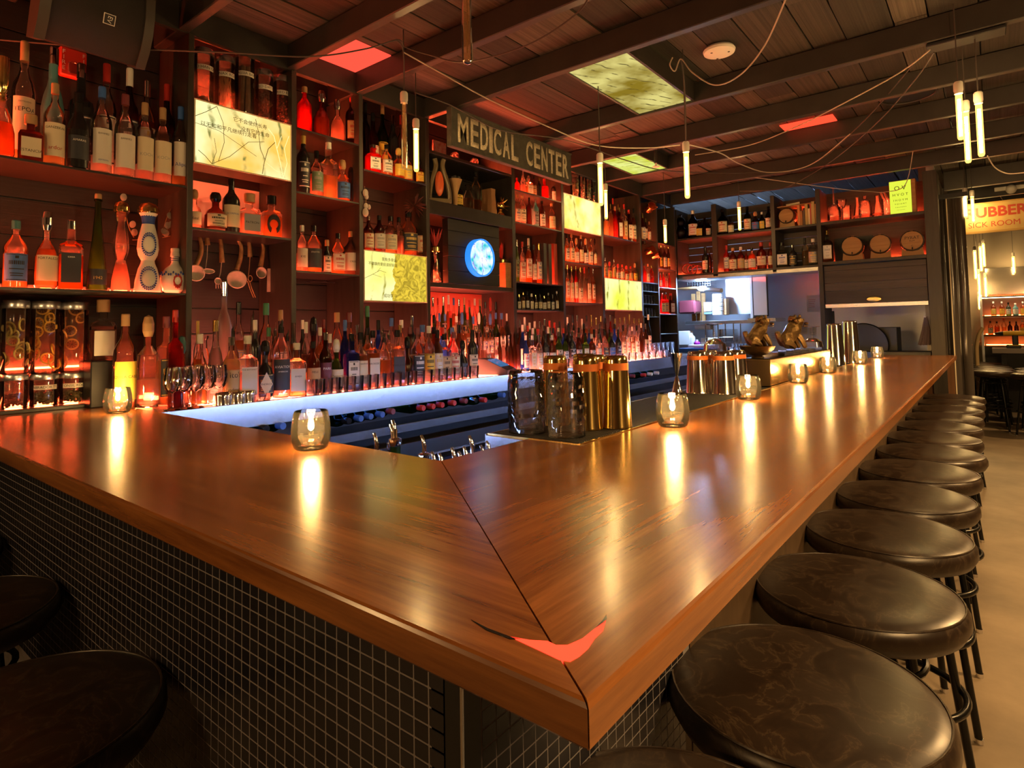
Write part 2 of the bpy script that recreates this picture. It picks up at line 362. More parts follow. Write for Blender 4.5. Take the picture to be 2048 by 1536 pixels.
# walls that close the room outside and behind the view
struct('wall_right', MB().box((3.5, -2.5, 0), (3.6, 14.5, 3)).mesh('wall', smooth=False), mat('dark wall', (0.05, 0.04, 0.035), 0.7))
struct('wall_back', MB().box((-3.1, -2.6, 0), (3.6, -2.5, 3)).mesh('wall', smooth=False), mat('dark brown wall', (0.07, 0.05, 0.04), 0.7))

# ================================================================== BAR
BX0, BX1, BY0, BY1, YE = -1.0, -0.253, 0.402, 0.950, 6.51
BX0 = -0.968
TH = 0.039
bt = thing('bar_worktop', 'long polished brown wood bar top with mitred corner and candles on it', 'bar counter')
def slab(poly, name, m, mitre):
    mb = MB(); n = len(poly); c = 0.005
    cx = sum(p[0] for p in poly) / n; cyy = sum(p[1] for p in poly) / n
    def inset(d):
        out = []
        for i in range(n):
            p0, p1, p2 = Vector(poly[i - 1]), Vector(poly[i]), Vector(poly[(i + 1) % n])
            e1, e2 = (p1 - p0).normalized(), (p2 - p1).normalized(); n1, n2 = Vector((-e1.y, e1.x)), Vector((-e2.y, e2.x))
            d1 = d * (.12 if (i - 1) % n == mitre else 1); d2 = d * (.12 if i == mitre else 1); k = n1.x * n2.y - n1.y * n2.x
            out.append(p1 + Vector(((d1 * n2.y - d2 * n1.y) / k, (d2 * n1.x - d1 * n2.x) / k)))
        return out
    layers = [(inset(c), ZT - TH), (poly, ZT - TH + c), (poly, ZT - c), (inset(c * 0.4), ZT - c * 0.35), (inset(c), ZT)]
    vs = []
    for pl, zz in layers: vs += [(p[0], p[1], zz) for p in pl]
    fs = [tuple(reversed(range(n))), tuple(range(4 * n, 5 * n))]
    for l in range(4):
        for i in range(n): j = (i + 1) % n; fs.append((l * n + i, l * n + j, (l + 1) * n + j, (l + 1) * n + i))
    mb.add(vs, fs); return obj(name, mb.mesh(name, smooth=False), m, bt)
g = 0.0007
slab([(-3.03, BY0), (BX1 - g * 2, BY0), (BX0 - g * 2, BY1), (-3.03, BY1)], 'wing_slab', M['bar_x'], 1)
slab([(BX1, BY0), (BX1, YE), (-0.805, YE), (-0.805, 1.285), (BX0, 1.285), (BX0, BY1)], 'long_slab', M['bar_y'], 5)
# glowing red resin in the crack across the mitre
crack = [(1020, 1274), (1060, 1281), (1095, 1283), (1112, 1291), (1135, 1291), (1165, 1278), (1190, 1258), (1212, 1241), (1206, 1262), (1190, 1277), (1176, 1298), (1158, 1314), (1140, 1324), (1118, 1320), (1080, 1302)]
pts = [onz(a, b, ZT) for a, b in crack]
obj('resin_crack', MB().prism([(p.x, p.y) for p in reversed(pts)], ZT - 0.004, ZT + 0.0006), mat('red lit resin', (0.5, 0.02, 0.01), 0.08, emit=(1.0, 0.045, 0.018), estr=1.5), bt)['label'] = 'glowing red resin filling a crack across the mitre'
pts = [onz(a, b, ZT) for a, b in [(942, 1240), (975, 1257), (1020, 1274), (1045, 1279), (1020, 1279), (975, 1262)]]
obj('crack_end', MB().prism([(p.x, p.y) for p in reversed(pts)], ZT - 0.004, ZT + 0.0006), M['gloss_black'], bt)
pts = [onz(a, b, ZT) for a, b in [(1190, 1258), (1205, 1242), (1213, 1230), (1214, 1238), (1211, 1244)]]
obj('crack_end', MB().prism([(p.x, p.y) for p in reversed(pts)], ZT - 0.004, ZT + 0.0006), M['gloss_black'], bt)
# drip tray set along the inner side of the long bar
tr = thing('drip_tray', 'long black drip tray with brass edge set into the bar top', 'tray')
obj('tray_pan', MB().box((-1.105, 1.27, 1.045), (-0.81, 5.9, 1.066), c=0.002), M['gloss_black'], tr)
mb = MB(); yy = 1.29
while yy < 2.9: mb.box((-1.095, yy, 1.066), (-0.822, yy + 0.006, 1.0705)); yy += 0.0105
obj('rubber_mat', mb, M['rubber'], tr)
obj('trim_strip', MB().box((-0.811, 1.27, 1.045), (-0.8055, 5.9, 1.0725)), M['brass'], tr)
obj('trim_strip', MB().box((-1.107, 1.266, 1.045), (-0.8055, 1.2705, 1.0715)), M['brass'], tr)
obj('steel_lip', MB().box((-1.11, 1.262, 0.99), (-0.97, 1.268, 1.066), c=0.001), M['steel'], tr)
obj('steel_side', MB().box((-1.112, 1.262, 0.99), (-1.107, 5.9, 1.0695), c=0.001), M['steel'], tr)
# bar front: base walls with small dark tiles
YT, XT = 0.497, -0.477
bf = thing('tiled_bar_base', 'bar front clad in small dark square tiles with pale grout', 'bar front')
obj('base_wall', MB().box((-3.03, YT + 0.0002, 0), (XT - 0.004, YT + 0.05, ZT - TH)), M['grout'], bf)
obj('base_wall', MB().box((XT - 0.05, YT + 0.0002, 0), (XT - 0.0002, YE - 0.02, ZT - TH)), M['grout'], bf)
obj('corner_trim', MB().box((XT - 0.028, YT - 0.001, 0.005), (XT + 0.001, YT + 0.03, ZT - TH - 0.001), c=0.0015), M['black'], bf)
obj('corner_bead', MB().box((XT - 0.0015, YT - 0.0025, 0.005), (XT + 0.0015, YT + 0.0005, ZT - TH - 0.001)), M['steel'], bf)
TWd, THt, GR = 0.0255, 0.0218, 0.0021
tile_me = MB().box((-0.5, -0.5, -0.5), (0.5, 0.5, 0.5), c=0.04).mesh('tile', smooth=False)
cells = []
for i in range(96):
    for j in range(26):
        cx = XT - 0.028 - TWd * (i + 0.5) - 0.001; cz = ZT - TH - 0.002 - THt * (j + 0.5)
        pp = proj((cx, YT, cz))
        if not (-40 < pp[0] < 2100 and pp[1] < 1600): continue
        cells.append((abs(cx) * 1.0 + (ZT - cz) * 0.25, 0, cx, cz))
for i in range(22):
    for j in range(26):
        cyy = YT + 0.03 + TWd * (i + 0.5) + 0.001; cz = ZT - TH - 0.002 - THt * (j + 0.5)
        pp = proj((XT, cyy, cz))
        if pp[1] > 1600: continue
        cells.append((0.9 + cyy, 1, cyy, cz))
cells.sort(); far = MB()
for k, (d, side, c, cz) in enumerate(cells):
    sx, sz = TWd - GR, THt - GR
    if side == 0: lo, hi = (c - sx / 2, YT - 0.0001, cz - sz / 2), (c + sx / 2, YT + 0.006, cz + sz / 2)
    else: lo, hi = (XT - 0.006, c - sx / 2, cz - sz / 2), (XT + 0.0001, c + sx / 2, cz + sz / 2)
    if k < 300: unit('tile', lo, hi, M['tile'], bf, tile_me)
    else: far.box(lo, hi)
o = obj('tile_field', far.mesh('tile_field', smooth=False), M['tile'], bf); o['kind'] = 'stuff'
# panel of the long side further on
obj('side_panel', MB().box((XT - 0.004, YT + 0.62, 0.02), (XT + 0.002, YE - 0.03, ZT - TH - 0.002)), wood('dark bar panel', (0.10, 0.06, 0.03), (0.05, 0.03, 0.015), 2, 1, 0.5), bf)
obj('end_panel', MB().box((XT - 0.05, YE - 0.03, 0.0), (BX1 - 0.02, YE - 0.005, ZT - TH)), wood('bar end wood', (0.2, 0.09, 0.035), (0.09, 0.04, 0.015), 2, 1, 0.4), bf)
# inner side of the bar: dark boxes, blue led strips under the top
ib = thing('under_bar_station', 'dark under bar station with blue lights beneath the bar top', 'bar station')
obj('body', MB().box((-2.42, YT + 0.06, 0), (BX0 - 0.02, BY1 - 0.16, 0.94)), M['black'], ib)
obj('body', MB().box((BX0 - 0.02, YT + 0.06, 0), (XT - 0.06, YE - 0.05, 0.94)), M['black'], ib)
obj('light_strip', MB().box((-2.3, BY1 - 0.05, ZT - TH - 0.012), (-1.05, BY1 - 0.035, ZT - TH - 0.001)), M['blue_led'], ib)
obj('light_strip', MB().box((BX0 + 0.03, 1.35, ZT - TH - 0.08), (BX0 + 0.045, 6.2, ZT - TH - 0.06)), M['blue_led'], ib)
obj('ice_well', MB().box((-2.35, BY1 - 0.15, 0.6), (BX0 - 0.015, BY1 + 0.12, 0.80), c=0.004), M['steel'], ib)
obj('side_well', MB().box((BX0 - 0.12, BY1 + 0.121, 0.6), (BX0 - 0.015, 1.26, 0.80), c=0.004), M['steel'], ib)

# ================================================================== BACK COUNTER
XC = -2.465
bc = thing('back_counter', 'steel edged back bar counter under the bottle shelves', 'counter')
obj('counter_top', MB().box((XB, BY1 + 0.001, ZT - 0.03), (XC - 0.004, YF + 0.2, ZT - 0.005), c=0.002), mat('dark counter stone', (0.06, 0.045, 0.04), 0.25, noise=0.3, nscale=30), bc)
obj('steel_fascia', MB().box((XC - 0.004, BY1 + 0.001, ZT - 0.105), (XC, YF + 0.2, ZT - 0.002), c=0.001), M['steel'], bc)
obj('fridge_body', MB().box((XB, BY1 + 0.001, 0), (XC - 0.25, YF + 0.2, ZT - 0.12)), M['black'], bc)
obj('ledge', MB().box((XC - 0.27, BY1 + 0.001, 0.845), (XC + 0.02, YF - 0.3, 0.86), c=0.001), M['gloss_black'], bc)
obj('ledge_rail', MB().box((XC + 0.02, BY1 + 0.001, 0.83), (XC + 0.026, YF - 0.3, 0.872), c=0.001), M['steel'], bc)
obj('lower_rail', MB().box((XC + 0.0, BY1 + 0.001, 0.68), (XC + 0.012, YF - 0.3, 0.765), c=0.002), M['steel'], bc)
obj('lower_ledge', MB().box((XC - 0.25, BY1 + 0.001, 0.655), (XC + 0.03, YF - 0.3, 0.68), c=0.001), M['gloss_black'], bc)
obj('fridge_door', MB().box((XC - 0.02, BY1 + 0.001, 0.05), (XC - 0.0, 2.6, 0.64), c=0.004), mat('navy door', (0.02, 0.03, 0.07), 0.3), bc)
obj('fridge_door', MB().box((XC - 0.02, 2.61, 0.05), (XC - 0.0, 5.4, 0.64), c=0.004), mat('navy door', (0.02, 0.03, 0.07), 0.3), bc)
obj('light_strip', MB().box((XC - 0.10, BY1 + .1, ZT - 0.040), (XC - 0.09, 6.2, ZT - 0.034)), glow('dim blue led', (0.05, 0.22, 1.0), 4.0), bc)
# ================================================================== SHELVING
POSTS = [(1.145, 1.170), (1.645, 1.673), (2.060, 2.087), (2.567, 2.597), (3.428, 3.464), (4.082, 4.112), (4.716, 4.752), (5.488, 5.521), (5.880, 5.900), (6.335, 6.365)]
sh = thing('back_bar_shelving', 'tall dark wood bottle shelving lit red along the back bar wall', 'shelving')
for a, b in POSTS:
    obj('post', MB().box((XB + 0.008, a, ZT - 0.0045), (XS, b, BEAMZ + 0.0), c=0.002), M['post'], sh)
obj('post', MB().box((XB + 0.008, -1.4, ZT - 0.004), (XS, -1.37, BEAMZ), c=0.002), M['post'], sh)
obj('top_rail', MB().box((XS - 0.03, -1.37, BEAMZ - 0.004), (XS - 0.006, 6.335, BEAMZ + 0.12)), M['beam'], sh)
BAY = [(-1.37, 1.145)] + [(POSTS[i][1], POSTS[i + 1][0]) for i in range(len(POSTS) - 1)]
#        bay, height of the top side, thickness, led strip at the back
SHELVES = {'a0': (0, 2.010, .010, 1), 'b0': (0, 1.540, .010, 1), 's1': (1, 1.834, .012, 1), 'a2': (2, 2.410, .010, 1), 'b2': (2, 2.080, .010, 1), 'c2': (2, 1.676, .010, 1),
           'a3': (3, 2.276, .010, 1), 't4': (4, 2.505, .020, 1), 'a4': (4, 2.187, .09, 0), 'b4': (4, 1.664, .03, 1), 'a5': (5, 2.404, .010, 1), 'b5': (5, 2.162, .010, 1), 'c5': (5, 1.716, .010, 1),
           'd5': (5, 1.509, .010, 0), 'a6': (6, 1.918, .010, 1), 'b6': (6, 1.580, .010, 1), 'a7': (7, 2.213, .010, 1), 'a8': (8, 2.258, .010, 1), 'b8': (8, 1.818, .010, 1), 'c8': (8, 1.73, .008, 0),
           'd8': (8, 1.60, .008, 0), 'e8': (8, 1.47, .008, 0), 'a9': (9, 1.99, .010, 1), 'b9': (9, 1.785, .010, 1), 'c9': (9, 1.50, .010, 1), 'd9': (9, 1.29, .010, 0), 'o9': (9, 2.26, .010, 0), 'o4': (3, 1.82, .0, 0)}
for k, (b, z, th, led) in SHELVES.items():
    y0, y1 = BAY[b]
    if th: obj('shelf', MB().box((XB + 0.008, y0 + 0.0005, z - th), (XS - (0.003 if k != 'a3' else -0.004), y1 - 0.0005, z), c=0.0015), M['shelf'], sh)
    if led and k != 'o4': obj('led_light_shield', MB().box((XS - 0.2165, y0 + 0.012, z + 0.0002), (XS - 0.2125, y1 - 0.012, z + 0.026)), M['black'], sh); obj('led_strip', MB().box((XS - 0.212, y0 + 0.015, z + 0.0005), (XS - 0.202, y1 - 0.015, z + 0.011)), M['led'], sh)  # thin dark piece added behind each strip to keep light off the wall
for k in ('a0', 'b0', 's1', 'a2', 'b2', 'c2', 'a3', 'a5', 'b5', 'c5', 'a6', 'b6', 'a7', 'b8', 'a9', 'b9'): y0, y1 = BAY[SHELVES[k][0]]; z = SHELVES[k][1]; obj('lit_strip', MB().box((XS - 0.195, max(y0, -.3) + .01, z - .0004), (XS - 0.02, y1 - .01, z + .0002)), M['shelf_glow'], sh)  # glowing plates added under the bottles to light them from below
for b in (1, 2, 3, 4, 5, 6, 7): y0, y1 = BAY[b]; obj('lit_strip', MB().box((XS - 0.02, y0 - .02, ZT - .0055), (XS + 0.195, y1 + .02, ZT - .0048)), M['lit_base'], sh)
# led behind the counter bottles and white lit panel behind the squat bottles
for b in (1, 2, 3, 4, 5, 6, 7):
    y0, y1 = BAY[b]; obj('led_strip', MB().box((XS - 0.055, y0 + 0.01, ZT - 0.004), (XS - 0.045, y1 - 0.01, ZT + 0.012)) if b != 4 else MB().box((XS - 0.028, y0 + 0.01, ZT - .004), (XS - 0.020, y1 - 0.01, ZT + 0.012)), M['ledc'], sh)
for x_, z_ in ((-.128, 1.131), (-.225, 1.201)): obj('led_strip', MB().box((XS + x_, BAY[4][0] + 0.01, z_), (XS + x_ + .008, BAY[4][1] - 0.01, z_ + .010)), M['ledp'], sh)
obj('led_strip', MB().box((XB + 0.010, 0.86, ZT + 0.004), (XB + 0.018, 1.13, ZT + 0.02)), M['led'], sh)
obj('back_panel', MB().box((XB + 0.008, BAY[1][0] + 0.002, 1.836), (XB + 0.0095, BAY[1][1] - 0.002, 2.118)), mat('pale back panel', (0.75, 0.68, 0.66), 0.5), sh)
obj('back_panel', MB().box((XB + 0.008, BAY[4][0] + 0.002, 1.10), (XB + 0.0095, BAY[4][1] - 0.002, 1.63)), mat('red back panel', (0.5, 0.1, 0.06), 0.5), sh)
for b, z_ in ((1, 2.4105), (3, 1.8215), (6, 2.4865), (7, 1.8175)): obj('led_strip', MB().box((XS - 0.137, BAY[b][0] + 0.015, z_), (XS - 0.128, BAY[b][1] - 0.015, z_ + 0.010)), M['led'], sh)
obj('led_strip', MB().box((XB + 0.001, .45, 1.0865), (XB + 0.008, .90, 1.098)), M['led_low'], sh)
obj('led_strip', MB().box((XB + 0.001, .45, 1.232), (XB + 0.006, .86, 1.24)), M['led_low'], sh)
# stepped riser in the wide bay
obj('riser_step', MB().box((XB + 0.02, BAY[4][0] + 0.001, ZT - 0.004), (XS - 0.13, BAY[4][1] - 0.001, 1.20)), M['shelf'], sh)
obj('riser_step', MB().box((XS - 0.13, BAY[4][0] + 0.001, ZT - 0.004), (XS - 0.03, BAY[4][1] - 0.001, 1.13)), M['shelf'], sh)

# ------------------------------------------------------------------ lit picture boxes
def art(name, c_lo, c_hi, c_line, s1, rot, seed, strength, split=None):
    m, t, out = nt(name); tc = N(t, 'TexCoord'); mp = N(t, 'Mapping'); mp.inputs['Rotation'].default_value = (0, 0, R(rot)); mp.inputs['Location'].default_value = (seed, seed * .37, 0)
    t.links.new(tc.outputs['Object'], mp.inputs[0])
    n0 = N(t, 'TexNoise', Scale=s1 * 0.5, Detail=3.0); n1 = N(t, 'TexNoise', Scale=s1, Detail=5.0, Distortion=1.2); wv = N(t, 'TexWave', Scale=s1 * 0.55, Distortion=7.0, Detail=3.0); wv.inputs['Detail Scale'].default_value = 0.7
    for n in (n0, n1, wv): t.links.new(mp.outputs[0], n.inputs['Vector'])
    r0 = N(t, 'ValToRGB'); r0.color_ramp.elements[0].color = rgb(c_lo); r0.color_ramp.elements[1].color = rgb(c_hi); r0.color_ramp.elements[0].position = .35; r0.color_ramp.elements[1].position = .62; t.links.new(n0.outputs[0], r0.inputs[0])
    rl = N(t, 'ValToRGB'); rl.color_ramp.elements[0].color = (1, 1, 1, 1); rl.color_ramp.elements[0].position = 0.0; rl.color_ramp.elements[1].color = (0, 0, 0, 1); rl.color_ramp.elements[1].position = 0.10; t.links.new(wv.outputs['Fac'], rl.inputs[0])
    g1 = N(t, 'ValToRGB'); g1.color_ramp.elements[0].position = .45; g1.color_ramp.elements[1].position = .6; t.links.new(n1.outputs[0], g1.inputs[0])
    mu = N(t, 'Math', operation='MULTIPLY'); t.links.new(rl.outputs[0], mu.inputs[0]); t.links.new(g1.outputs[0], mu.inputs[1])
    mx = N(t, 'Mix', data_type='RGBA'); t.links.new(mu.outputs[0], mx.inputs[0]); t.links.new(r0.outputs[0], mx.inputs[6]); mx.inputs[7].default_value = rgb(c_line); col = mx.outputs[2]
    if split:
        ax, pos, c3 = split; sp = N(t, 'SeparateXYZ'); t.links.new(tc.outputs['Object'], sp.inputs[0]); gt = N(t, 'Math', operation='GREATER_THAN'); gt.inputs[1].default_value = pos; ad = N(t, 'Math', operation='MULTIPLY_ADD'); ad.inputs[1].default_value = 0.12
        t.links.new(n1.outputs[0], ad.inputs[0]); t.links.new(sp.outputs[ax], ad.inputs[2]); t.links.new(ad.outputs[0], gt.inputs[0])
        v = N(t, 'TexNoise', Scale=s1 * 2.6, Detail=6.0, Distortion=2.5); t.links.new(mp.outputs[0], v.inputs['Vector']); r3 = N(t, 'ValToRGB'); r3.color_ramp.elements[0].color = rgb([k * .45 for k in c3]); r3.color_ramp.elements[1].color = rgb(c3); r3.color_ramp.elements[0].position = .36; r3.color_ramp.elements[1].position = .6
        t.links.new(v.outputs[0], r3.inputs[0]); m3 = N(t, 'Mix', data_type='RGBA'); t.links.new(gt.outputs[0], m3.inputs[0]); t.links.new(col, m3.inputs[6]); t.links.new(r3.outputs[0], m3.inputs[7]); col = m3.outputs[2]
    e = N(t, 'Emission', Strength=strength); t.links.new(col, e.inputs['Color']); t.links.new(e.outputs[0], out.inputs[0]); return m
A1 = art('botanical picture', (1.0, 0.58, 0.10), (1.0, 0.95, 0.45), (0.22, 0.22, 0.05), 9, 35, 1.3, .62)
A2 = art('yellow brush picture', (0.92, 0.85, 0.12), (1.0, 0.96, 0.45), (0.35, 0.3, 0.03), 7, 70, 4.1, .62, (1, 2.37, (0.85, 0.6, 0.05)))
A3 = art('yellow line picture', (0.95, 0.75, 0.10), (1.0, 0.97, 0.45), (0.4, 0.28, 0.02), 8, 10, 7.7, .66)
A4 = art('yellow ink picture', (0.85, 0.88, 0.08), (1.0, 1.0, 0.42), (0.3, 0.28, 0.02), 6, -30, 2.9, .62)
def lightbox(name, bay, z0, z1, art_m, label):
    y0, y1 = BAY[bay]; L = thing(name, label, 'light box', (0, 0, 0))
    obj('case', MB().box((XS - 0.14, y0 + 0.002, z0), (XS - 0.004, y1 - 0.002, z1), c=0.002), M['shelf'], L)
    obj('picture', MB().box((XS - 0.004, y0 + 0.006, z0 + 0.005), (XS - 0.001, y1 - 0.006, z1 - 0.005)), art_m, L)
    mb = MB(); f = 0.005
    mb.box((XS - 0.004, y0 + 0.001, z0), (XS + 0.002, y1 - 0.001, z0 + f)); mb.box((XS - 0.004, y0 + 0.001, z1 - f), (XS + 0.002, y1 - 0.001, z1))
    mb.box((XS - 0.004, y0 + 0.001, z0 + f), (XS + 0.002, y0 + 0.001 + f, z1 - f)); mb.box((XS - 0.004, y1 - 0.001 - f, z0 + f), (XS + 0.002, y1 - 0.001, z1 - f))
    obj('frame', mb, M['cream'], L)
    return L
def wall_text(parent, s, size, y, z, x, m, bold=0, sx=1.0, name='lettering', ext=0.0004, tilt=0):
    return obj(name, text_mesh(s, size, ext, bold, sx=sx), m, parent, (x, y, z), (R(90), R(tilt), R(90)))
olive = mat('olive print', (0.16, 0.17, 0.03), 0.6)
L1 = lightbox('picture_light_box', 1, 2.12, 2.41, A1, 'lit yellow picture box of branches under the labelled jars')
for s, y, z in (('它不会使你长寿', 1.43, 2.362), ('没有它的生命', 1.455, 2.325), ('以无知和平凡继续行走着', 1.33, 2.305)): wall_text(L1, s, 0.024, y, z, XS - 0.0005, olive)
def twig(parent, pts, r, m=olive):
    mb = MB(); P = [Vector((XS + 0.0003, a, b)) for a, b in pts]; mb.tube(P, r, 4); o = obj('branch', mb, m, parent); return o
pale = mat('pale branch', (0.8, 0.8, 0.5), 0.6, emit=(0.9, 0.85, 0.4), estr=0.5)
for pts, r, m in (([(1.27, 2.40), (1.30, 2.33), (1.305, 2.24), (1.28, 2.15)], .0012, olive), ([(1.175, 2.30), (1.28, 2.29), (1.37, 2.25), (1.46, 2.21)], .001, olive), ([(1.175, 2.33), (1.22, 2.36), (1.27, 2.40)], .0013, olive),
    ([(1.25, 2.13), (1.33, 2.18), (1.42, 2.27), (1.50, 2.29)], .0012, olive), ([(1.25, 2.13), (1.22, 2.16), (1.19, 2.18)], .0014, olive), ([(1.25, 2.13), (1.27, 2.19), (1.26, 2.25)], .001, olive), ([(1.455, 2.39), (1.47, 2.33), (1.48, 2.25), (1.505, 2.20)], .0014, olive),
    ([(1.60, 2.13), (1.585, 2.2), (1.565, 2.27), (1.55, 2.33), (1.52, 2.36)], .0022, pale), ([(1.565, 2.27), (1.59, 2.34)], .0016, pale), ([(1.60, 2.13), (1.62, 2.21), (1.605, 2.28), (1.63, 2.35)], .0016, pale), ([(1.555, 2.30), (1.52, 2.26), (1.50, 2.19), (1.49, 2.13)], .0016, olive), ([(1.51, 2.19), (1.56, 2.16), (1.60, 2.155)], .0012, pale)): twig(L1, pts, r, m)
L2 = lightbox('picture_light_box', 3, 1.532, 1.82, A2, 'lit yellow picture box with leaves and lettering in the third bay')
for s, y, z, sz in (('我有多幸运', 2.27, 1.775, .022), ('不健康的更应该好好活', 2.225, 1.745, .021), ('成功学习', 2.275, 1.565, .024)): wall_text(L2, s, sz, y, z, XS - 0.0005, olive)
for pts, r in (([(2.095, 1.66), (2.15, 1.685), (2.20, 1.71), (2.245, 1.70)], .001), ([(2.15, 1.685), (2.21, 1.672)], .0008), ([(2.18, 1.70), (2.205, 1.725)], .0008)): twig(L2, pts, r)
lightbox('picture_light_box', 6, 2.188, 2.486, A3, 'lit yellow line drawing box under the long sign')
lightbox('picture_light_box', 7, 1.524, 1.817, A4, 'lit yellow ink picture box nearest the kitchen hatch')

# ------------------------------------------------------------------ BOTTLES
SH = {  # profile, cap (r, z0, z1), label (z0, z1), squareness
 'std':    ([(0, 0), (.46, 0), (.5, .015), (.5, .56), (.47, .62), (.33, .69), (.21, .74), (.165, .79), (.16, .92)], (.185, .87, 1.0), (.10, .50), 2),
 'tall':   ([(0, 0), (.46, 0), (.5, .012), (.5, .60), (.44, .66), (.27, .72), (.19, .77), (.17, .93)], (.19, .84, 1.0), (.12, .54), 2),
 'wine':   ([(0, 0), (.46, 0), (.5, .012), (.5, .60), (.46, .66), (.30, .72), (.20, .76), (.18, .93)], (.19, .76, 1.0), (.14, .48), 2),
 'slim':   ([(0, 0), (.46, 0), (.5, .012), (.5, .48), (.44, .56), (.30, .66), (.21, .74), (.19, .94)], (.21, .88, 1.0), (.10, .42), 2),
 'squat':  ([(0, 0), (.44, 0), (.5, .03), (.5, .46), (.45, .56), (.26, .62), (.17, .66), (.17, .79)], (.24, .76, 1.0), (.08, .45), 2),
 'square': ([(0, 0), (.48, 0), (.5, .012), (.5, .60), (.46, .645), (.26, .68), (.18, .71), (.17, .92)], (.20, .87, 1.0), (.10, .52), 7),
 'sqsquat': ([(0, 0), (.48, 0), (.5, .02), (.5, .56), (.44, .62), (.2, .65), (.17, .68), (.17, .82)], (.27, .79, 1.0), (.08, .48), 7),
 'cone':   ([(0, 0), (.47, 0), (.5, .012), (.46, .16), (.34, .4), (.23, .62), (.16, .78), (.14, .92), (.2, .925), (.2, .945)], (.17, .945, 1.0), (.06, .22), 2),
 'hour':   ([(0, 0), (.48, 0), (.5, .02), (.47, .13), (.36, .26), (.27, .32), (.25, .35), (.36, .41), (.41, .48), (.38, .58), (.28, .70), (.22, .77), (.25, .82), (.38, .885)], (.42, .885, 1.0), (.40, .55), 2),
 'gourd':  ([(0, 0), (.26, 0), (.42, .07), (.5, .26), (.47, .42), (.33, .55), (.17, .63), (.13, .69), (.13, .80), (.17, .82), (.14, .93)], (.15, .93, 1.0), (.14, .42), 2),
 'round':  ([(0, 0), (.40, 0), (.48, .05), (.5, .2), (.48, .40), (.36, .52), (.20, .58), (.16, .62), (.16, .78)], (.25, .74, 1.0), (.10, .42), 2),
 'decant': ([(0, 0), (.44, 0), (.5, .05), (.48, .25), (.34, .40), (.18, .5), (.16, .58), (.24, .60), (.24, .62)], (.24, .64, 1.0), (.10, .30), 2),
 'bordo':  ([(0, 0), (.46, 0), (.5, .02), (.5, .50), (.40, .60), (.26, .68), (.2, .74), (.19, .94)], (.22, .86, 1.0), (.12, .42), 2),
 'mini':   ([(0, 0), (.46, 0), (.5, .02), (.5, .55), (.42, .63), (.24, .68), (.2, .72), (.2, .85)], (.25, .82, 1.0), (.06, .52), 2),
}
SHW = {'std': 'bottle', 'tall': 'tall bottle', 'wine': 'wine bottle', 'slim': 'slender bottle', 'squat': 'squat bottle', 'square': 'square bottle', 'sqsquat': 'square squat bottle', 'cone': 'tapering bottle', 'hour': 'hourglass bottle',
       'gourd': 'gourd bottle', 'round': 'round bottle', 'decant': 'decanter', 'bordo': 'long-necked bottle', 'mini': 'small bottle'}
_c = {}
def bshape(s):
    if s not in _c:
        prof, cap, lab, n = SH[s]; seg = 20 if n == 2 else 24
        body = MB().lathe(prof + [(0, prof[-1][1])], seg, n=n).mesh('body')
        r, a, b = cap
        if s in ('squat', 'round'): cp = [(r * .7, a), (r, a + (b - a) * .25), (r, a + (b - a) * .6), (r * .72, a + (b - a) * .9), (0, b)]
        elif s == 'hour': cp = [(r * .95, a - .015), (r, a), (r * .95, a + .04), (r * .7, a + .085), (0, b)]
        elif s == 'decant': cp = [(.11, .56), (.12, .64), (r * .8, .68), (r, .74), (r, .96), (r * .9, 1.0), (0, 1.0)]
        else: cp = [(r, a), (r * 1.0, b - .012), (r * .9, b), (0, b)]
        cap_me = MB().lathe([(0, cp[0][1])] + cp, 14).mesh('cap')
        z0, z1 = lab; mb = MB()
        if n == 2:
            K = 12; vs = []; sp = R(62); rr = .506
            if s == 'hour': rr = .43
            for zz in (z0, z1):
                rz = rr * (1 if s not in ('gourd', 'cone', 'decant', 'round') else 1.0)
                for i in range(K + 1): t = -math.pi / 2 - sp + 2 * sp * i / K; vs.append((rz * math.cos(t), rz * math.sin(t), zz))
            fs = [(i, i + 1, K + 2 + i, K + 1 + i) for i in range(K)]; mb.add(vs, fs)
        else: mb.box((-.40, -.507, z0), (.40, -.499, z1))
        _c[s] = (body, cap_me, mb.mesh('label'))
    return _c[s]
def liquid(s, fill):
    k = (s, fill)
    if k not in _c:
        prof, cap, lab, n = SH[s]; p = [(0, .018)]; 
        for r, z in prof[1:]:
            if z >= fill: break
            p.append((max(.02, r - .035), max(z, .02)))
        # radius at the fill height
        for (r0, z0), (r1, z1) in zip(prof, prof[1:]):
            if z0 <= fill <= z1 and z1 > z0: p.append((max(.02, r0 + (r1 - r0) * (fill - z0) / (z1 - z0) - .035), fill)); break
        p.append((0, fill)); _c[k] = MB().lathe(p, 20 if n == 2 else 24, n=n).mesh('liquid')
    return _c[k]
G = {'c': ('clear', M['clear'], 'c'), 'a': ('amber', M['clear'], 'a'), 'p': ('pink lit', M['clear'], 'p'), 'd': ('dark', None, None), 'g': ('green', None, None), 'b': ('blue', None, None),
     't': ('teal', None, None), 'w': ('white', None, None), 'r': ('red', None, None), 'f': ('frosted', None, None), 'k': ('black', None, None), 'o': ('orange lit', M['clear'], 'o'), 'y': ('pale gold', M['clear'], 'y')}
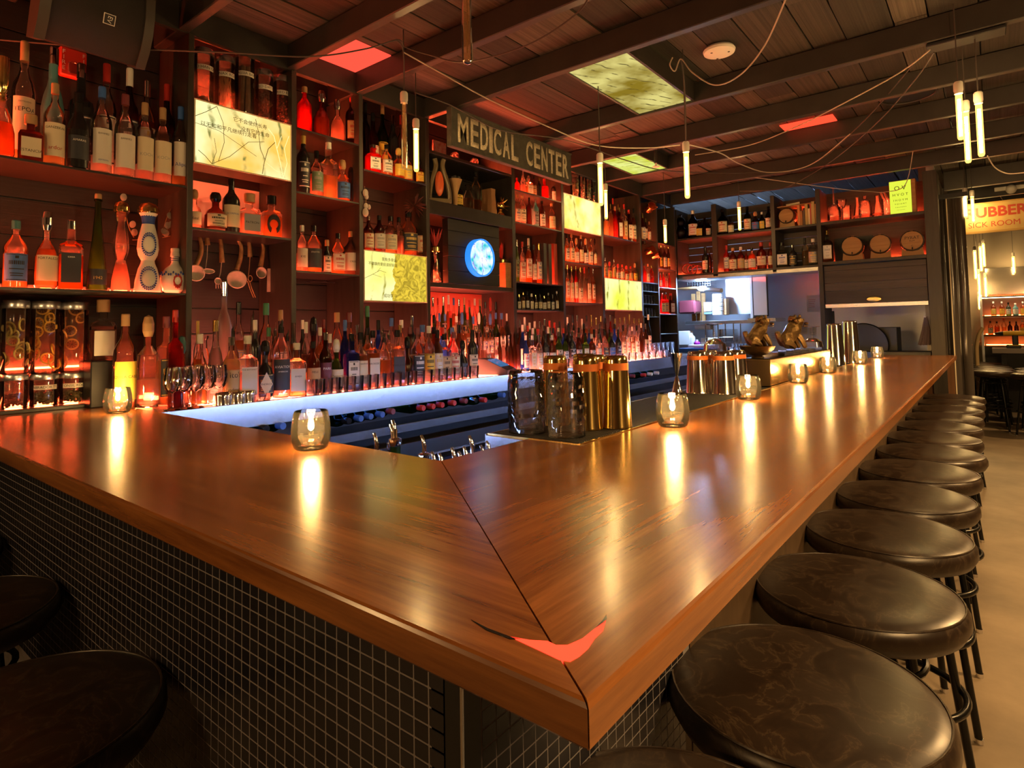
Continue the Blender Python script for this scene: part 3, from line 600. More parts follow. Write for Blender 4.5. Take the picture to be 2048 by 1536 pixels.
MG = {'d': glassy('dark brown glass', (0.20, 0.09, 0.04), 0.42, (0.22, 0.08, 0.03), 0.05), 'g': glassy('green glass', (0.22, 0.42, 0.12), 0.45, (0.10, 0.22, 0.05), 0.05), 'b': glassy('blue glass', (0.15, 0.3, 0.7), 0.5, (0.04, 0.12, 0.5), 0.05),
      't': mat('matte teal', (0.10, 0.26, 0.28), 0.5), 'w': M['ceramic'], 'r': glassy('red glass', (0.7, 0.08, 0.05), 0.4, (0.7, 0.06, 0.04), 0.05), 'f': glassy('frosted glass', (0.9, 0.8, 0.78), 0.25, (0.9, 0.75, 0.7), 0.35), 'k': mat('black bottle', (0.014, 0.013, 0.014), 0.22)}
ML = {'a': spirit('amber spirit', (0.85, 0.38, 0.10), (0.9, 0.34, 0.07)), 'p': spirit('pink lit spirit', (1.0, 0.86, 0.82), (1.0, 0.62, 0.5)), 'o': spirit('orange spirit', (1.0, 0.68, 0.42), (1.0, 0.55, 0.25)), 'y': spirit('gold spirit', (1.0, 0.88, 0.6), (1.0, 0.78, 0.4)), 'c': spirit('clear spirit', (0.98, 0.98, 0.98), (1.0, 0.9, 0.85), 0.34)}  # pink and orange glow of the strips is put into these tints
LABC = {'w': ('white', M['paper']), 'k': ('cream', M['cream']), 'd': ('dark', mat('dark label', (0.03, 0.035, 0.05), 0.5)), 'b': ('blue', mat('blue label', (0.05, 0.16, 0.5), 0.5)), 'y': ('yellow', mat('yellow label', (0.75, 0.5, 0.06), 0.5)), 'g': ('green', mat('green label', (0.16, 0.26, 0.16), 0.5)),
        'r': ('red', mat('red label', (0.45, 0.04, 0.04), 0.5)), 'o': ('tan', mat('tan label', (0.55, 0.36, 0.16), 0.5)), 'x': ('grey', mat('grey label', (0.3, 0.3, 0.32), 0.5)), 'm': ('maroon', mat('maroon label', (0.16, 0.03, 0.05), 0.5)), 'n': None}
CAPC = {'k': ('black', M['gloss_black']), 's': ('silver', M['chrome']), 'w': ('wooden', mat('cork wood', (0.45, 0.26, 0.12), 0.5)), 'r': ('red', mat('red cap', (0.5, 0.03, 0.02), 0.35)), 'o': ('gold', M['gold']), 'W': ('white', M['white']), 'b': ('blue', mat('blue cap', (0.05, 0.15, 0.5), 0.35)),
        'g': ('green', mat('green cap', (0.03, 0.22, 0.09), 0.35)), 't': ('teal', mat('teal cap', (0.03, 0.14, 0.15), 0.35)), 'p': ('pouring', M['chrome']), 'q': ('pouring', M['black']), 'm': ('maroon', mat('maroon cap', (0.2, 0.04, 0.05), 0.4)), 'y': ('yellow', mat('yellow cap', (0.6, 0.42, 0.1), 0.4))}
pour_me = MB().tube([(0, 0, .84), (0, 0, .90), (.03, 0, .93), (.09, 0, 1.0)], [.16, .15, .06, .05], 8).mesh('pourer')
PRINTC = [M['ink'], M['ink'], M['inkg'], M['inkr'], M['inkb'], M['gilt']]; PRINTL = [M['inkw'], M['gilt']]
def lab_print(s):
    k = ('print', s)
    if k not in _c:
        z0, z1 = SH[s][2]; H = z1 - z0; mb = MB(); rr = .511 if s != 'hour' else .435; rnd = random.Random(s)
        def patch(u0, u1, a, b):
            if SH[s][3] == 2:
                K = 6; vs = [(rr * math.sin(u0 + (u1 - u0) * i / K), -rr * math.cos(u0 + (u1 - u0) * i / K), zz) for zz in (a, b) for i in range(K + 1)]; mb.add(vs, [(i, i + 1, K + 2 + i, K + 1 + i) for i in range(K)])
            else: mb.add([(u0 * .4, -.5085, a), (u1 * .4, -.5085, a), (u1 * .4, -.5085, b), (u0 * .4, -.5085, b)], [(0, 1, 2, 3)])
        x = -.62
        while x < .55: wd = rnd.uniform(.07, .13); patch(x, x + wd, z0 + H * .60, z0 + H * .74); x += wd + .05
        for f in (.18, .26, .42): u = rnd.uniform(.35, .6); patch(-u, u, z0 + H * f, z0 + H * (f + .035))
        patch(-.14, .14, z0 + H * .82, z0 + H * .92); patch(-.85, .85, z0 + H * .03, z0 + H * .06); patch(-.85, .85, z0 + H * .95, z0 + H * .975); _c[k] = mb.mesh('print')
    return _c[k]
def bottle(P, w, h, shape, glass, lab, cap, label, group, face, fill=None, texts=(), detail=True):
    B = thing('bottle', label, 'bottle', P, face, group, (w, w, h)); body, cap_me, lab_me = bshape(shape)
    gm = G[glass][1] or MG[glass]; lq = G[glass][2]
    obj('glass_body', body, gm, B)
    if cap: obj('pourer' if cap in 'pq' else 'cap', pour_me if cap in 'pq' else cap_me, CAPC[cap][1], B)
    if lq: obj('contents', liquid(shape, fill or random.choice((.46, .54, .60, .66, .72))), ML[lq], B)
    lb = None
    if lab != 'n': lb = obj('paper_label', lab_me, LABC[lab][1], B)
    if lab != 'n' and not texts: obj('print', lab_print(shape), random.choice(PRINTC if lab != 'd' else PRINTL), B)
    for s, size, zf, m in texts:                   # printed words, bent round the glass
        me = text_mesh(s, size * 1.3, 0.0); rr = (.43 if shape == 'hour' else .509)
        for v in me.vertices:
            x, y, zz = v.co; u = x / w
            if SH[shape][3] == 2: a = u / rr; v.co = (rr * math.sin(a), -rr * math.cos(a), zf + y / h)
            else: v.co = (u, -.5085, zf + y / h)
        obj('print', me, m, B)
    return B
def rowof(spec, X, z, where, group, blend=0.55, plane='x', face0=None):
    """each line: px of the middle, px of the top, width in px, shape, glass, label, cap [fill] ; printed words come in PRINT"""
    out = []
    for i, line in enumerate([l for l in spec.strip().split('\n') if l.strip()]):
        a = line.split('|'); f = a[0].split(); px, top, wp = float(f[0]), float(f[1]), float(f[2]); shape, glass, lab, cap = f[3:7]; fill = float(f[7]) if len(f) > 7 else None
        pl = (lambda u, v: onx(u, v, X)) if plane == 'x' else (lambda u, v: ony(u, v, X))
        T = pl(px, top); h = T.z - z; mid = proj((T.x, T.y, z + h / 2)); Q = pl(px, mid[1]); P = Vector((Q.x, Q.y, z + 0.0004))
        w = 1.10 * wp * mpp((P.x, P.y, z + h / 2)); d = CAM - P; ac = math.atan2(d.x, -d.y); base = R(90) if plane == 'x' else 0.0
        face = (base * blend + ac * (1 - blend)) + random.uniform(-.12, .12)
        tx = []
        for q in a[1:]:
            s, sz, zf, m = q.split(';'); tx.append((s.strip(), float(sz), float(zf), M[m.strip()]))
        cw = (CAPC[cap][0] + ' ' + ('spout' if cap in 'pq' else 'stopper' if cap in 'wo' else 'cap')) if cap in CAPC else ''
        lw = (LABC[lab][0] + ' label') if LABC[lab] else 'no label'
        label = '%s %s, %s, %s on %s' % (G[glass][0], SHW[shape], lw if LABC[lab] else cw, ORD[i], where)
        out.append(bottle(P, w, h, shape, glass, lab, cap if cap in CAPC else None, label, group, face, fill, tx))
    return out
gA = 'bottles on the back bar shelves'
rowof('''4 114 52 decant a n o .34
61 230 46 sqsquat d k w | ESTANCIA;.011;.2;ink
109 167 42 std y k w .5 | GANZEKAR;.010;.44;ink | ardor;.016;.2;inkr
156 186 44 bordo k d k | AMARAS;.009;.36;inkw
203 174 40 std c w b .2 | BANHEZ;.008;.44;ink | ESPADIN;.007;.14;inkb
250 189 40 std c w m .2 | BANHEZ;.008;.44;ink
289 206 35 tall c k w .2 | KOCH;.014;.32;inkg
325 216 35 tall c k w .2 | KOCH;.014;.32;inkg
361 214 31 tall y w b .25 | Alipus;.018;.26;inkb''', XS - 0.05, 2.0105, 'the loudspeaker shelf front', gA)
rowof('''47 83 45 tall y k w .3 | TEPOA;.018;.44;ink | DESTILADO;.006;.5;ink
105 95 44 bordo t n s
161 128 45 square k d s
212 128 38 tall c w r
258 137 36 tall d d W
293 161 32 tall a w s
333 169 30 tall d n r''', XS - 0.15, 2.0105, 'the loudspeaker shelf back', gA)
rowof('''31 441 48 std o b t .5
93 420 45 round o k s .5 | FORTALEZA;.010;.38;ink
142 441 45 square a d s .5 | CASA;.007;.46;inkw
195 388 40 cone g d w | 1942;.013;.13;gilt
242 401 38 hour p n o .3''', XS - 0.08, 1.5405, 'the shelf above the dried citrus jars', gA)
B = rowof('296 404 50 hour w n o', XS - 0.08, 1.5405, 'x', gA)[0]; B['label'] = 'tall white hourglass ceramic bottle painted with blue leaves'
mb = MB()
for zc, rr, rev in ((.52, .40, 1), (.15, .465, -1)):
    mb = MB()
    for k in range(26):
        t = k / 26 * 2 * math.pi; a = math.sin(t) * .62; zz = zc + math.cos(t) * .11
        for s in (-1, 1): mb.ball((rr * 1.06 * math.sin(a), -rr * 1.06 * math.cos(a), zz + s * .012), .03, 6, 4, sz=.35)
    o = obj('leaf_pattern', mb, M['inkb'], B); o['kind'] = 'stuff'
obj('neck_band', MB().lathe([(.24, .75), (.235, .77), (.26, .815), (.30, .85), (.24, .85)], 18), M['inkb'], B)
B = rowof('350 497 55 gourd w n W', XS - 0.08, 1.5405, 'x', gA)[0]; B['label'] = 'round white ceramic gourd bottle with red rosette'
mb = MB()
for k in range(12):
    a = k / 12 * 2 * math.pi; mb.ball((.12 * math.cos(a), -.485 + .02, .26 + .12 * math.sin(a)), .05, 6, 5, sx=.7, sy=.5)
obj('rosette', mb, M['inkr'], B)
mb = MB()
for k in range(18):
    a = -1.5 + k * .17; r_ = .50 - .02 * (k % 2); mb.ball((r_ * math.sin(a), -r_ * math.cos(a), .42 + .03 * math.sin(k * 2)), .03, 6, 4)
for zz in (.72, .76, .80): mb.lathe([(.135, zz), (.155, zz + .008), (.135, zz + .016)], 16)
obj('painted_swirl', mb, M['inkb'], B)
S1R = rowof('''389 378 28 round p k w .3 | Real;.014;.25;ink
431 384 42 round d k k
462.5 357.6 33 std k k k | SCORPION;.009;.34;inkb
499 388 38 sqsquat p x w .5 | PATRON;.012;.28;ink
542.6 392 34 sqsquat o n k .5''', XS - 0.07, 1.8345, 'the pale shelf above the spoons', gA)
obj('horseshoe_emblem', MB().tube([(.30 * math.sin(a), -.515, .30 - .17 * math.cos(a) * -1) for a in [R(-150 + 300 * i / 16) for i in range(17)]], .07, 6), M['ink'], S1R[4])
rowof('''609 174 28 std r n w
643 180 30 round d n s
675 198 26 round p n s .5
704 191 24 wine d o r''', XS - 0.08, 2.4105, 'the top shelf beside the labelled jars', gA)
rowof('''606.5 269 25 tall k d y
633 302 25 tall p g k .5
657 284 28 square y n W .4
685 319 28 squat o b w .4
709 302 25 tall k n k | Die;.02;.4;inkw''', XS - 0.08, 2.0805, 'the second shelf beside the branch picture', gA)
rowof('''604 451 22 std p w W .4 | RYE;.012;.32;ink
627.6 451 30 std o d k .5 | STILETTO;.008;.42;inkw
654 480 16 mini k w w
676 467 26 std o w k .4
703 463 30 std p w w .4 | CREEK;.01;.3;ink''', XS - 0.08, 1.6765, 'the shelf above the hanging dart', gA)
rowof('''746 290 25 square r w s
773 290 22 std o w k .4
797 296 22 squat a y y .4
815 305 18 mini a y k
838 318 18 squat d y k''', XS - 0.04, 2.2765, 'the front row behind the lit tube', gA)
rowof('''731 205 18 wine d n k
746 226 22 std d k k
765 209 20 std g y w
786 231 22 wine k n s
803 231 19 std a n r
825 255 18 std d k k''', XS - 0.17, 2.2765, 'the back row behind the lit tube', gA)
rowof('''737 432 20 std d k s
758.6 431 23 std d w k
781 433 25 std o k k .5
797.7 435 20 std p n k .5
817 423 33 std o d k .5
842.6 437 23 tall y k w .5''', XS - 0.07, 1.8215, 'the top of the leaf picture box', gA)
rowof('''936 338 23 decant p n n .3
952 344 22 std o n k .3
915 362 20 wine g y k
1014 407 14 mini k n k''', XS - 0.10, 2.1875, 'the shelf below the long sign', gA)
rowof('''1034 356 10 tall r n r
1046 340 11 bordo p n s .4
1057 352 14 square o k s
1068 352 9 tall d o k
1078 355 9 tall k n o
1089 358 12 square r n r
1108 362 13 std p w k .4
1119 368 10 std d k k''', XS - 0.08, 2.4045, 'the highest shelf under the sign end', gA)
rowof('''1035 388 11 std p k w
1044.5 388 14 std p k w
1058.6 392 10 tall d n k
1071 396 12 tall t x s
1084 400 12 std d w k
1103.5 405 14 std o k w
1117 411 12 round o k w''', XS - 0.08, 2.1625, 'the second shelf under the sign end', gA)
rowof('''1034 480 9 tall g g s
1045 484 12 std p w r
1057.6 477 12 tall a w W
1068 490 10 std d w k
1078 487 11 tall a w o
1117 491 11 wine k w o''', XS - 0.08, 1.7165, 'the shelf with three tall cartons', gA)
for i, (px, top, wp, m, nm) in enumerate(((1086, 487, 10, 'ink', 'black'), (1096, 488.5, 10, 'ink', 'black'), (1106.5, 488, 11, 'inkr', 'red'))):
    T = onx(px, top, XS - 0.06); s_ = wp * mpp(T); o = obj('bottle_carton', MB().box((-s_ / 2, -s_ / 2, 0), (s_ / 2, s_ / 2, T.z - 1.7165), c=.001), mat(nm + ' carton', (0.03, 0.03, 0.035) if nm == 'black' else (0.45, 0.07, 0.05), 0.4), None, (T.x, T.y, 1.7166))
    tag(o, 'tall %s bottle carton, %s of three beside the bottles' % (nm, ORD[i]), 'carton', 'bottle cartons')
import itertools
def auto(xs, top, jit, wp, shapes, glasses, labs, caps, X, z, where, group=gA, **k):
    lines = []
    for i, x in enumerate(xs): lines.append('%g %g %g %s %s %s %s' % (x, top[0] + (top[1] - top[0]) * i / max(1, len(xs) - 1) + random.uniform(-jit, jit), wp * random.uniform(.88, 1.12), random.choice(shapes), random.choice(glasses), random.choice(labs), random.choice(caps)))
    return rowof('\n'.join(lines), X, z, where, group, **k)
def frange(a, b, s):
    o = []
    while a <= b: o.append(a); a += s
    return o
auto(frange(1038, 1124, 8.4), (584, 588), 5, 7.5, ['mini', 'std'], 'dkgdo', 'wkwk', 'kWok', XS - 0.05, 1.5095, 'the low shelf of paper-labelled bitters')
auto(frange(1134, 1200, 9.4), (470, 480), 5, 9.5, ['std', 'squat', 'round', 'std'], 'oopdo', 'wkwkn', 'wkso', XS - 0.07, 1.9185, 'the shelf below the line picture')
auto(frange(1135, 1200, 8.6), (528, 538), 3, 8, ['bordo', 'tall'], 'pcroc', 'wnnwn', 'ooskr', XS - 0.08, 1.5805, 'the shelf of long-necked bottles')
auto(frange(1212, 1287, 9.2), (410, 420), 8, 9, ['std', 'tall', 'square', 'tall'], 'oaydcr', 'wkonw', 'ksrwo', XS - 0.06, 2.2135, 'the shelf behind the twin lit tubes')
auto(frange(1216, 1285, 10.5), (398, 412), 7, 8, ['tall', 'std', 'wine'], 'drgac', 'wknny', 'ksro', XS - 0.16, 2.2135, 'the back row behind the twin lit tubes')
auto(frange(1211, 1280, 8.4), (522, 532), 6, 8.5, ['std', 'squat', 'round', 'tall'], 'opoadr', 'wkoyn', 'ksrw', XS - 0.06, 1.8185, 'the top of the ink picture box')
auto(frange(1292, 1318, 6.6), (440, 446), 3, 6.4, ['tall', 'std'], 'ydoy', 'kywk', 'kow', XS - 0.06, 2.2585, 'the shelf under the hanging mug')
auto(frange(1289, 1316, 7), (528, 532), 3, 6.8, ['std', 'tall'], 'poro', 'wknn', 'wkso', XS - 0.06, 1.8185, 'the shelf above the racked glasses')
auto(frange(1322, 1352, 7.4), (492, 496), 3, 7, ['std', 'wine'], 'ddgd', 'yky', 'oko', XS - 0.05, 1.9905, 'the end shelf of yellow-labelled bottles')
auto(frange(1321, 1352, 6), (546, 548), 2, 5.6, ['std', 'tall'], 'rppr', 'wnn', 'wrk', XS - 0.05, 1.7855, 'the end shelf of small red bottles')
auto([1324, 1331, 1342], (588, 586), 3, 11, ['square', 'square'], 'rdr', 'ok', 'kr', XS - 0.05, 1.5005, 'the end shelf of boxed bottles')
# ---- bottles on the counter
gC = 'bottles standing on the back counter'
rowof('''407 592 40 decant o n n .36
448 562 31 std f n s
477 604 27 std o x k
505 626 24 std o n p
532 606.5 31 std a o g
561 620 26 std a w w
587 637 20 bordo o n n
605 640 16 std k n W
627 633 28 round d n k
647 639 16 square r n m
674 625 28 std a m w | RIG;.016;.36;inkw
698 625 28 std o b m
735 612 18 bordo g r g
757 640 18 tall b d k
783 636 20 std p n b
803 640 20 std o o W
824 632 16 wine k n s''', XS + 0.01, ZT - 0.0045, 'the back row on the counter', gC)
rowof('''350 620 28 square r n r
363 671 32 round p n t .4
395 642 16 wine o y y
399 668 31 bordo y n W .5
431 640 27 bordo c w o
466 650 22 std p n q
510 640 22 wine k n W
537 655 22 std p w g
550 650 20 std o d p
575 662 20 std c w q
612 644 18 tall p n W
640 655 20 std o n W
660 668 18 tall p d W
690 640 18 tall b n b
714 650 17 tall p n s
735 655 20 std o k k
765 656 18 std p k p
778 662 19 std o n p
800 650 20 std p n o
820 654 24 std d k m
845 650 26 std a d b
868 654 22 std d n k
885 655 20 tall b n r
905 655 20 std r k b
918 650 20 tall d w k''', XS + 0.09, ZT - 0.0045, 'the middle row on the counter', gC)
rowof('''250 628 45 std y y w .4 | TEQUILA CABEZA;.012;.34;ink
296 630 46 squat c n w .3
332 633 34 square y d m .5''', XS + .03, ZT + .0004, 'the end of the wing behind the candle', gC)
FR = rowof('''462.5 674 32 std y o s | Tito's;.026;.42;ink | Handmade;.015;.2;ink
495 671 36 square p w W .45 | THE BOTANIST;.007;.48;ink
530 680 34 round k d k
562 642 34 std p d q .5 | AVIATION;.013;.40;inkw | AMERICAN;.007;.34;inkw
593 686 34 square o w W .4 | anejo;.011;.38;ink
626 683 28 std d o k | MELE;.011;.42;ink
651 665 23 std d m s | PARK;.013;.4;inkw
673 677 26 round g k W | Tanqueray;.01;.3;ink
703 668 26 square b w k
721 665 27 std o k k .6 | Greenhook;.011;.45;ink | Ginsmiths;.009;.2;ink
746 661 23 square o w k .6 | BROKER'S;.011;.42;ink
769 668 24 std o n q .5
795 660 26 square o d k .5 | TEMPLETON;.011;.36;ink
815 672 22 round d n k
835 655 26 std p d m .5
858 652 22 std o y W .4
875 660 20 tall d w k
889 668 22 square a o k
908 664 22 std p k m .4
925 680 22 round k n k
945 660 20 wine k k k''', XS + 0.16, ZT - 0.0045, 'the front row on the counter', gC)
obj('diamond_label', MB().prism([(-.34, .26), (0, .06), (.34, .26), (0, .46)], -.006, .006, M=Matrix(((1, 0, 0, 0), (0, 0, 1, -.512), (0, 1, 0, 0), (0, 0, 0, 1)))), M['cream'], FR[2])
me = text_mesh("HENDRICK'S", .011, 0.0); kx, kz = FR[2].scale.x, FR[2].scale.z
for v in me.vertices: v.co = (v.co.x / kx, -.5195, .26 + v.co.y / kz)
obj('print', me, M['ink'], FR[2])
auto(frange(866, 1024, 10.5), (592, 600), 7, 11, ['std', 'tall', 'std', 'round'], 'opoagdop', 'wknndw', 'kWroswb', XS - 0.17, 1.2005, 'the high step of the red lit bay', gC)
auto(frange(868, 1026, 11.3), (628, 634), 8, 12, ['std', 'squat', 'square', 'tall'], 'pooapgd', 'wkndwn', 'kWrwsb', XS - 0.07, 1.1305, 'the low step of the red lit bay', gC)
auto(frange(955, 1037, 7.4), (660, 664), 2, 8.5, ['slim'], 'ppppd', 'nnnw', 'q', XS + 0.02, ZT - .0045, 'the row with black pouring spouts', gC)
auto(frange(1040, 1126, 10), (640, 642), 6, 10.5, ['std', 'tall', 'wine'], 'rdopg', 'wknd', 'kWrs', XS + 0.02, ZT - .0045, 'the back counter row below the bitters', gC)
auto(frange(1046, 1230, 10.2), (655, 652), 7, 11, ['std', 'tall', 'wine', 'std'], 'dgkopbd', 'wkwdwb', 'ksWrkk', XS + 0.10, ZT - .0045, 'the counter row before the long-necked shelf', gC)
auto(frange(1052, 1240, 13.2), (672, 660), 6, 12.5, ['std', 'square', 'wine', 'std'], 'gdcpkb', 'wkwkdb', 'kkWs', XS + 0.17, ZT - .0045, 'the front counter row before the long-necked shelf', gC)
auto(frange(1136, 1300, 9.5), (632, 634), 6, 9, ['tall', 'std', 'wine'], 'rodpo', 'nwkn', 'rskWo', XS + 0.02, ZT - .0045, 'the back counter row below the ink picture', gC)
auto(frange(1238, 1296, 9), (650, 648), 5, 9.5, ['std', 'tall'], 'opdo', 'wkn', 'ksW', XS + 0.12, ZT - .0045, 'the last bottles on the counter', gC)
# bottle on the dark box at the far side of the wing
# ================================================================== STOOLS
def smooth_curve(pts, n=8, closed=False):
    P = [Vector(p) for p in pts]; out = []; m = len(P)
    for i in range(m if closed else m - 1):
        p0, p1, p2, p3 = (P[(i - 1) % m], P[i], P[(i + 1) % m], P[(i + 2) % m]) if closed else (P[max(i - 1, 0)], P[i], P[i + 1], P[min(i + 2, m - 1)])
        for k in range(n):
            t = k / n; out.append(0.5 * ((2 * p1) + (p2 - p0) * t + (2 * p0 - 5 * p1 + 4 * p2 - p3) * t * t + (3 * p1 - p0 - 3 * p2 + p3) * t ** 3))
    if not closed: out.append(P[-1])
    return out
def circle(r, z, n=32, c=(0, 0)): return [(c[0] + r * math.cos(2 * math.pi * i / n), c[1] + r * math.sin(2 * math.pi * i / n), z) for i in range(n)]
def make_stool(sh_=0.748, r=0.222):
    t = thing('bar_stool', 'stool', 'bar stool', (0, 0, 0), 0, 'leather bar stools')
    z = sh_
    obj('cushion', MB().lathe([(0, z - .07), (r * .86, z - .07), (r * .95, z - .062), (r, z - .042), (r * .995, z - .024), (r * .965, z - .012), (r * .94, z - .008), (r * .86, z - .001), (r * .6, z + .006), (0, z + .010)], 48).mesh('cushion', ang=60), M['leather'], t)
    obj('piping', MB().tube(circle(r * .955, z - .0095, 48), .0026, 6, closed=True), M['leather'], t)
    obj('seat_plate', MB().lathe([(0, z - .085), (r * .7, z - .085), (r * .72, z - .07), (0, z - .07)], 24), M['iron'], t)
    for k in range(4):
        a = R(45 + 90 * k); c, s = math.cos(a), math.sin(a)
        l = obj('leg', MB().tube([(c * .10, s * .10, z - .08), (c * .125, s * .125, z - .12), (c * .20, s * .20, .012)], .0115, 10), M['iron'], t)
        obj('glide', MB().lathe([(0, 0), (.012, 0), (.013, .004), (.0125, .016), (0, .016)], 10, c=(c * .2005, s * .2005, 0)), M['chrome'], l)
    obj('foot_ring', MB().tube(circle(.178, .30, 40), .010, 10, closed=True), M['iron'], t)
    obj('upper_ring', MB().tube(circle(.135, .60, 28), .007, 8, closed=True), M['iron'], t)
    return t
st = make_stool()
SEATS = [(-0.30, 0.66), (-0.285, 1.13), (-0.282, 1.62), (-0.278, 2.11), (-0.278, 2.57), (-0.276, 3.04), (-0.262, 3.49), (-0.28, 3.94), (-0.285, 4.39), (-0.285, 4.83), (-0.285, 5.27), (-0.285, 5.71), (-0.285, 6.15)]
st.location = (SEATS[0][0], SEATS[0][1], 0); st.rotation_euler = (0, 0, R(8)); st['label'] = 'round brown leather bar stool nearest the bar corner on the long side'
for i, (x, y) in enumerate(SEATS[1:], 1): dup(st, (x, y, 0), R(random.uniform(-25, 25)), 'round brown leather bar stool, %s from the corner along the long bar' % ORD[i])
for i, (x, y) in enumerate([(-1.27, 0.27), (-1.88, 0.27), (-2.46, 0.27)]): dup(st, (x, y, 0), R(random.uniform(-20, 20)), 'round dark leather stool, %s from the corner before the tiled front' % ORD[i])

# ================================================================== CANDLES
def make_candle():
    t = thing('votive_candle', 'candle', 'candle', (0, 0, 0), 0, 'lit votive candles on the bar')
    o = [(0, 0), (.034, 0), (.040, .004), (.046, .022), (.0475, .045), (.045, .070), (.040, .093), (.0388, .0945), (.0375, .093), (.0425, .070), (.0448, .045), (.043, .024), (.036, .013), (0, .012)]
    obj('glass', MB().lathe(o, 28), M['thick2'], t)
    obj('wax', MB().lathe([(0, .0125), (.028, .0125), (.029, .035), (.0285, .0385), (.012, .0375), (0, .0375)], 22), glassy('clear wax', (0.99, 0.97, 0.92), 0.985, (1.0, 0.85, 0.6), 0.1, 1.4), t)
    w = obj('wick', MB().tube([(0, 0, .036), (0.001, 0, .046)], .0012, 6), M['black'], t)
    obj('flame', MB().lathe([(0, .044), (.006, .049), (.0078, .057), (.0058, .069), (.0024, .082), (0, .09)], 12), M['flame'], t)
    return t
M['thick2'] = glassy('votive glass', (0.97, 0.96, 0.94), 0.993, (0.9, 0.85, 0.7), 0.02, 1.4)
cn = make_candle(); CP = [(-2.585, 0.847, 'beside the dried citrus jars'), (-1.331, 0.859, 'on the short wing near the mitre'), (-0.731, 1.648, 'in front of the jigger'), (-0.752, 2.404, 'before the second group of tins'), (-0.757, 3.195, 'at the near end of the brass box'), (-0.765, 3.918, 'at the middle of the brass box'), (-0.745, 4.899, 'beside the two tall bright tins'), (-0.757, 5.803, 'furthest along the long bar')]
for i, (x, y, s) in enumerate(CP):
    c = cn if i == 0 else dup(cn, (0, 0, 0)); c.location = (x, y, ZT + .0003); c.rotation_euler = (0, 0, i); c['label'] = 'lit votive candle in a rounded glass ' + s
    b = bulb('candle_light', (x, y, ZT + .066), 3.8, (1.0, 0.55, 0.18), .012)

# ================================================================== THINGS ON THE BAR
ZR = 1.0708
gl = M['cut'] = glassy('cut crystal', (1.0, 1.0, 1.0), 0.84, (0.97, 0.94, 1.0), 0.02, 2.1)  # sparkle is put into a faint lavender body colour
def cut_glass(P, r, h, label, pat):
    t = thing('mixing_glass', label, 'mixing glass', P, 0.3); seg, rows = 36, 16; vs = []; fs = []
    for j in range(rows + 1):
        f = j / rows
        for i in range(seg):
            a = 2 * math.pi * i / seg; rr = r * (1.0 - .04 * f)
            if .22 < f < .86: rr += .0030 * (1 if (i + j) % 2 else -1) if pat else .0020 * math.sin(i * 5.1 + j * 3.7)
            if j == rows: rr *= .92
            vs.append((rr * math.cos(a), rr * math.sin(a), h * f))
    for j in range(rows):
        for i in range(seg): k = (i + 1) % seg; fs.append((j * seg + i, j * seg + k, (j + 1) * seg + k, (j + 1) * seg + i))
    fs.append(tuple(rows * seg + i for i in range(seg)))
    obj('cut_wall', MB().add(vs, fs).mesh('cut', ang=12), gl, t)
    obj('inner_wall', MB().lathe([(r * .9, .0), (r * .88, h * .84), (r * .80, h * .87), (0, h * .87)], 28), M['thin'], t)
    obj('rim', MB().tube(circle(r * .96, .002, 36), .0022, 6, closed=True), M['clear'], t)
    return t
cut_glass((-1.025, 1.342, ZR), .052, .172, 'upturned cut crystal mixing glass at the end of the tray', True)
cut_glass((-0.900, 1.352, ZR), .050, .170, 'upturned crystal mixing glass next to the gold tins', False)
orange = mat('orange tape', (0.65, 0.16, 0.02), 0.5)
def tin(P, r0, r1, h, m, label, band=True, rz=0):
    t = thing('shaker_tin', label, 'shaker tin', P, rz, 'shaker tins on the bar')
    obj('cup', MB().lathe([(r0 * .97, .0), (r0 * 1.03, .001), (r0 * 1.02, .006), (r0, .008), (r1, h - .012), (r1 * .96, h - .004), (r1 * .86, h), (r1 * .8, h - .003), (0, h - .003)], 30), m, t)
    if band:
        k = lambda f: r0 + (r1 - r0) * f + .0006
        obj('tape_band', MB().lathe([(k(.80), h * .80), (k(.90), h * .90)], 30), orange, t)
    return t
goldtin = mat('gold plated tin', (0.86, 0.62, 0.22), 0.14, 1.0); silv = mat('bright tin', (0.85, 0.80, 0.72), 0.12, 1.0)
for i, (x, y, s) in enumerate([(-1.035, 1.50, 'behind the cut crystal glass'), (-1.02, 1.64, 'at the rear aisle side'), (-0.95, 1.585, 'at the rear of the group'), (-0.915, 1.48, 'in the middle of the group'), (-0.858, 1.55, 'at the outer side of the group')]):
    tin((x, y, ZR), .043, .035, .205, goldtin, 'upturned gold tin with orange band ' + s)
for i, (x, y, s) in enumerate([(-1.005, 2.545, 'nearest the jigger'), (-0.900, 2.56, 'nearest the fourth candle'), (-1.01, 2.68, 'behind, beside the aisle'), (-0.895, 2.70, 'behind, towards the brass box')]):
    tin((x, y, ZR), .052, .043, .178, silv, 'upturned steel tin with orange band ' + s)
for i, (x, y, s, hh) in enumerate([(-0.875, 4.75, 'next to the brass box', .29), (-0.82, 5.02, 'next to the seventh candle', .31)]):
    tin((x, y, ZR), .062, .048, hh, silv, 'tall plain bright tin ' + s, False)
t = thing('jigger', 'tall steel double cone jigger standing on the tray', 'jigger', (-1.05, 2.42, ZR))
obj('lower_cone', MB().lathe([(0, .004), (.020, .0), (.024, .002), (.006, .078), (.004, .08), (0, .08)], 22), M['chrome'], t)
obj('upper_cone', MB().lathe([(.004, .079), (.006, .081), (.027, .175), (.0255, .175), (.006, .09), (0, .089)], 22), M['chrome'], t)
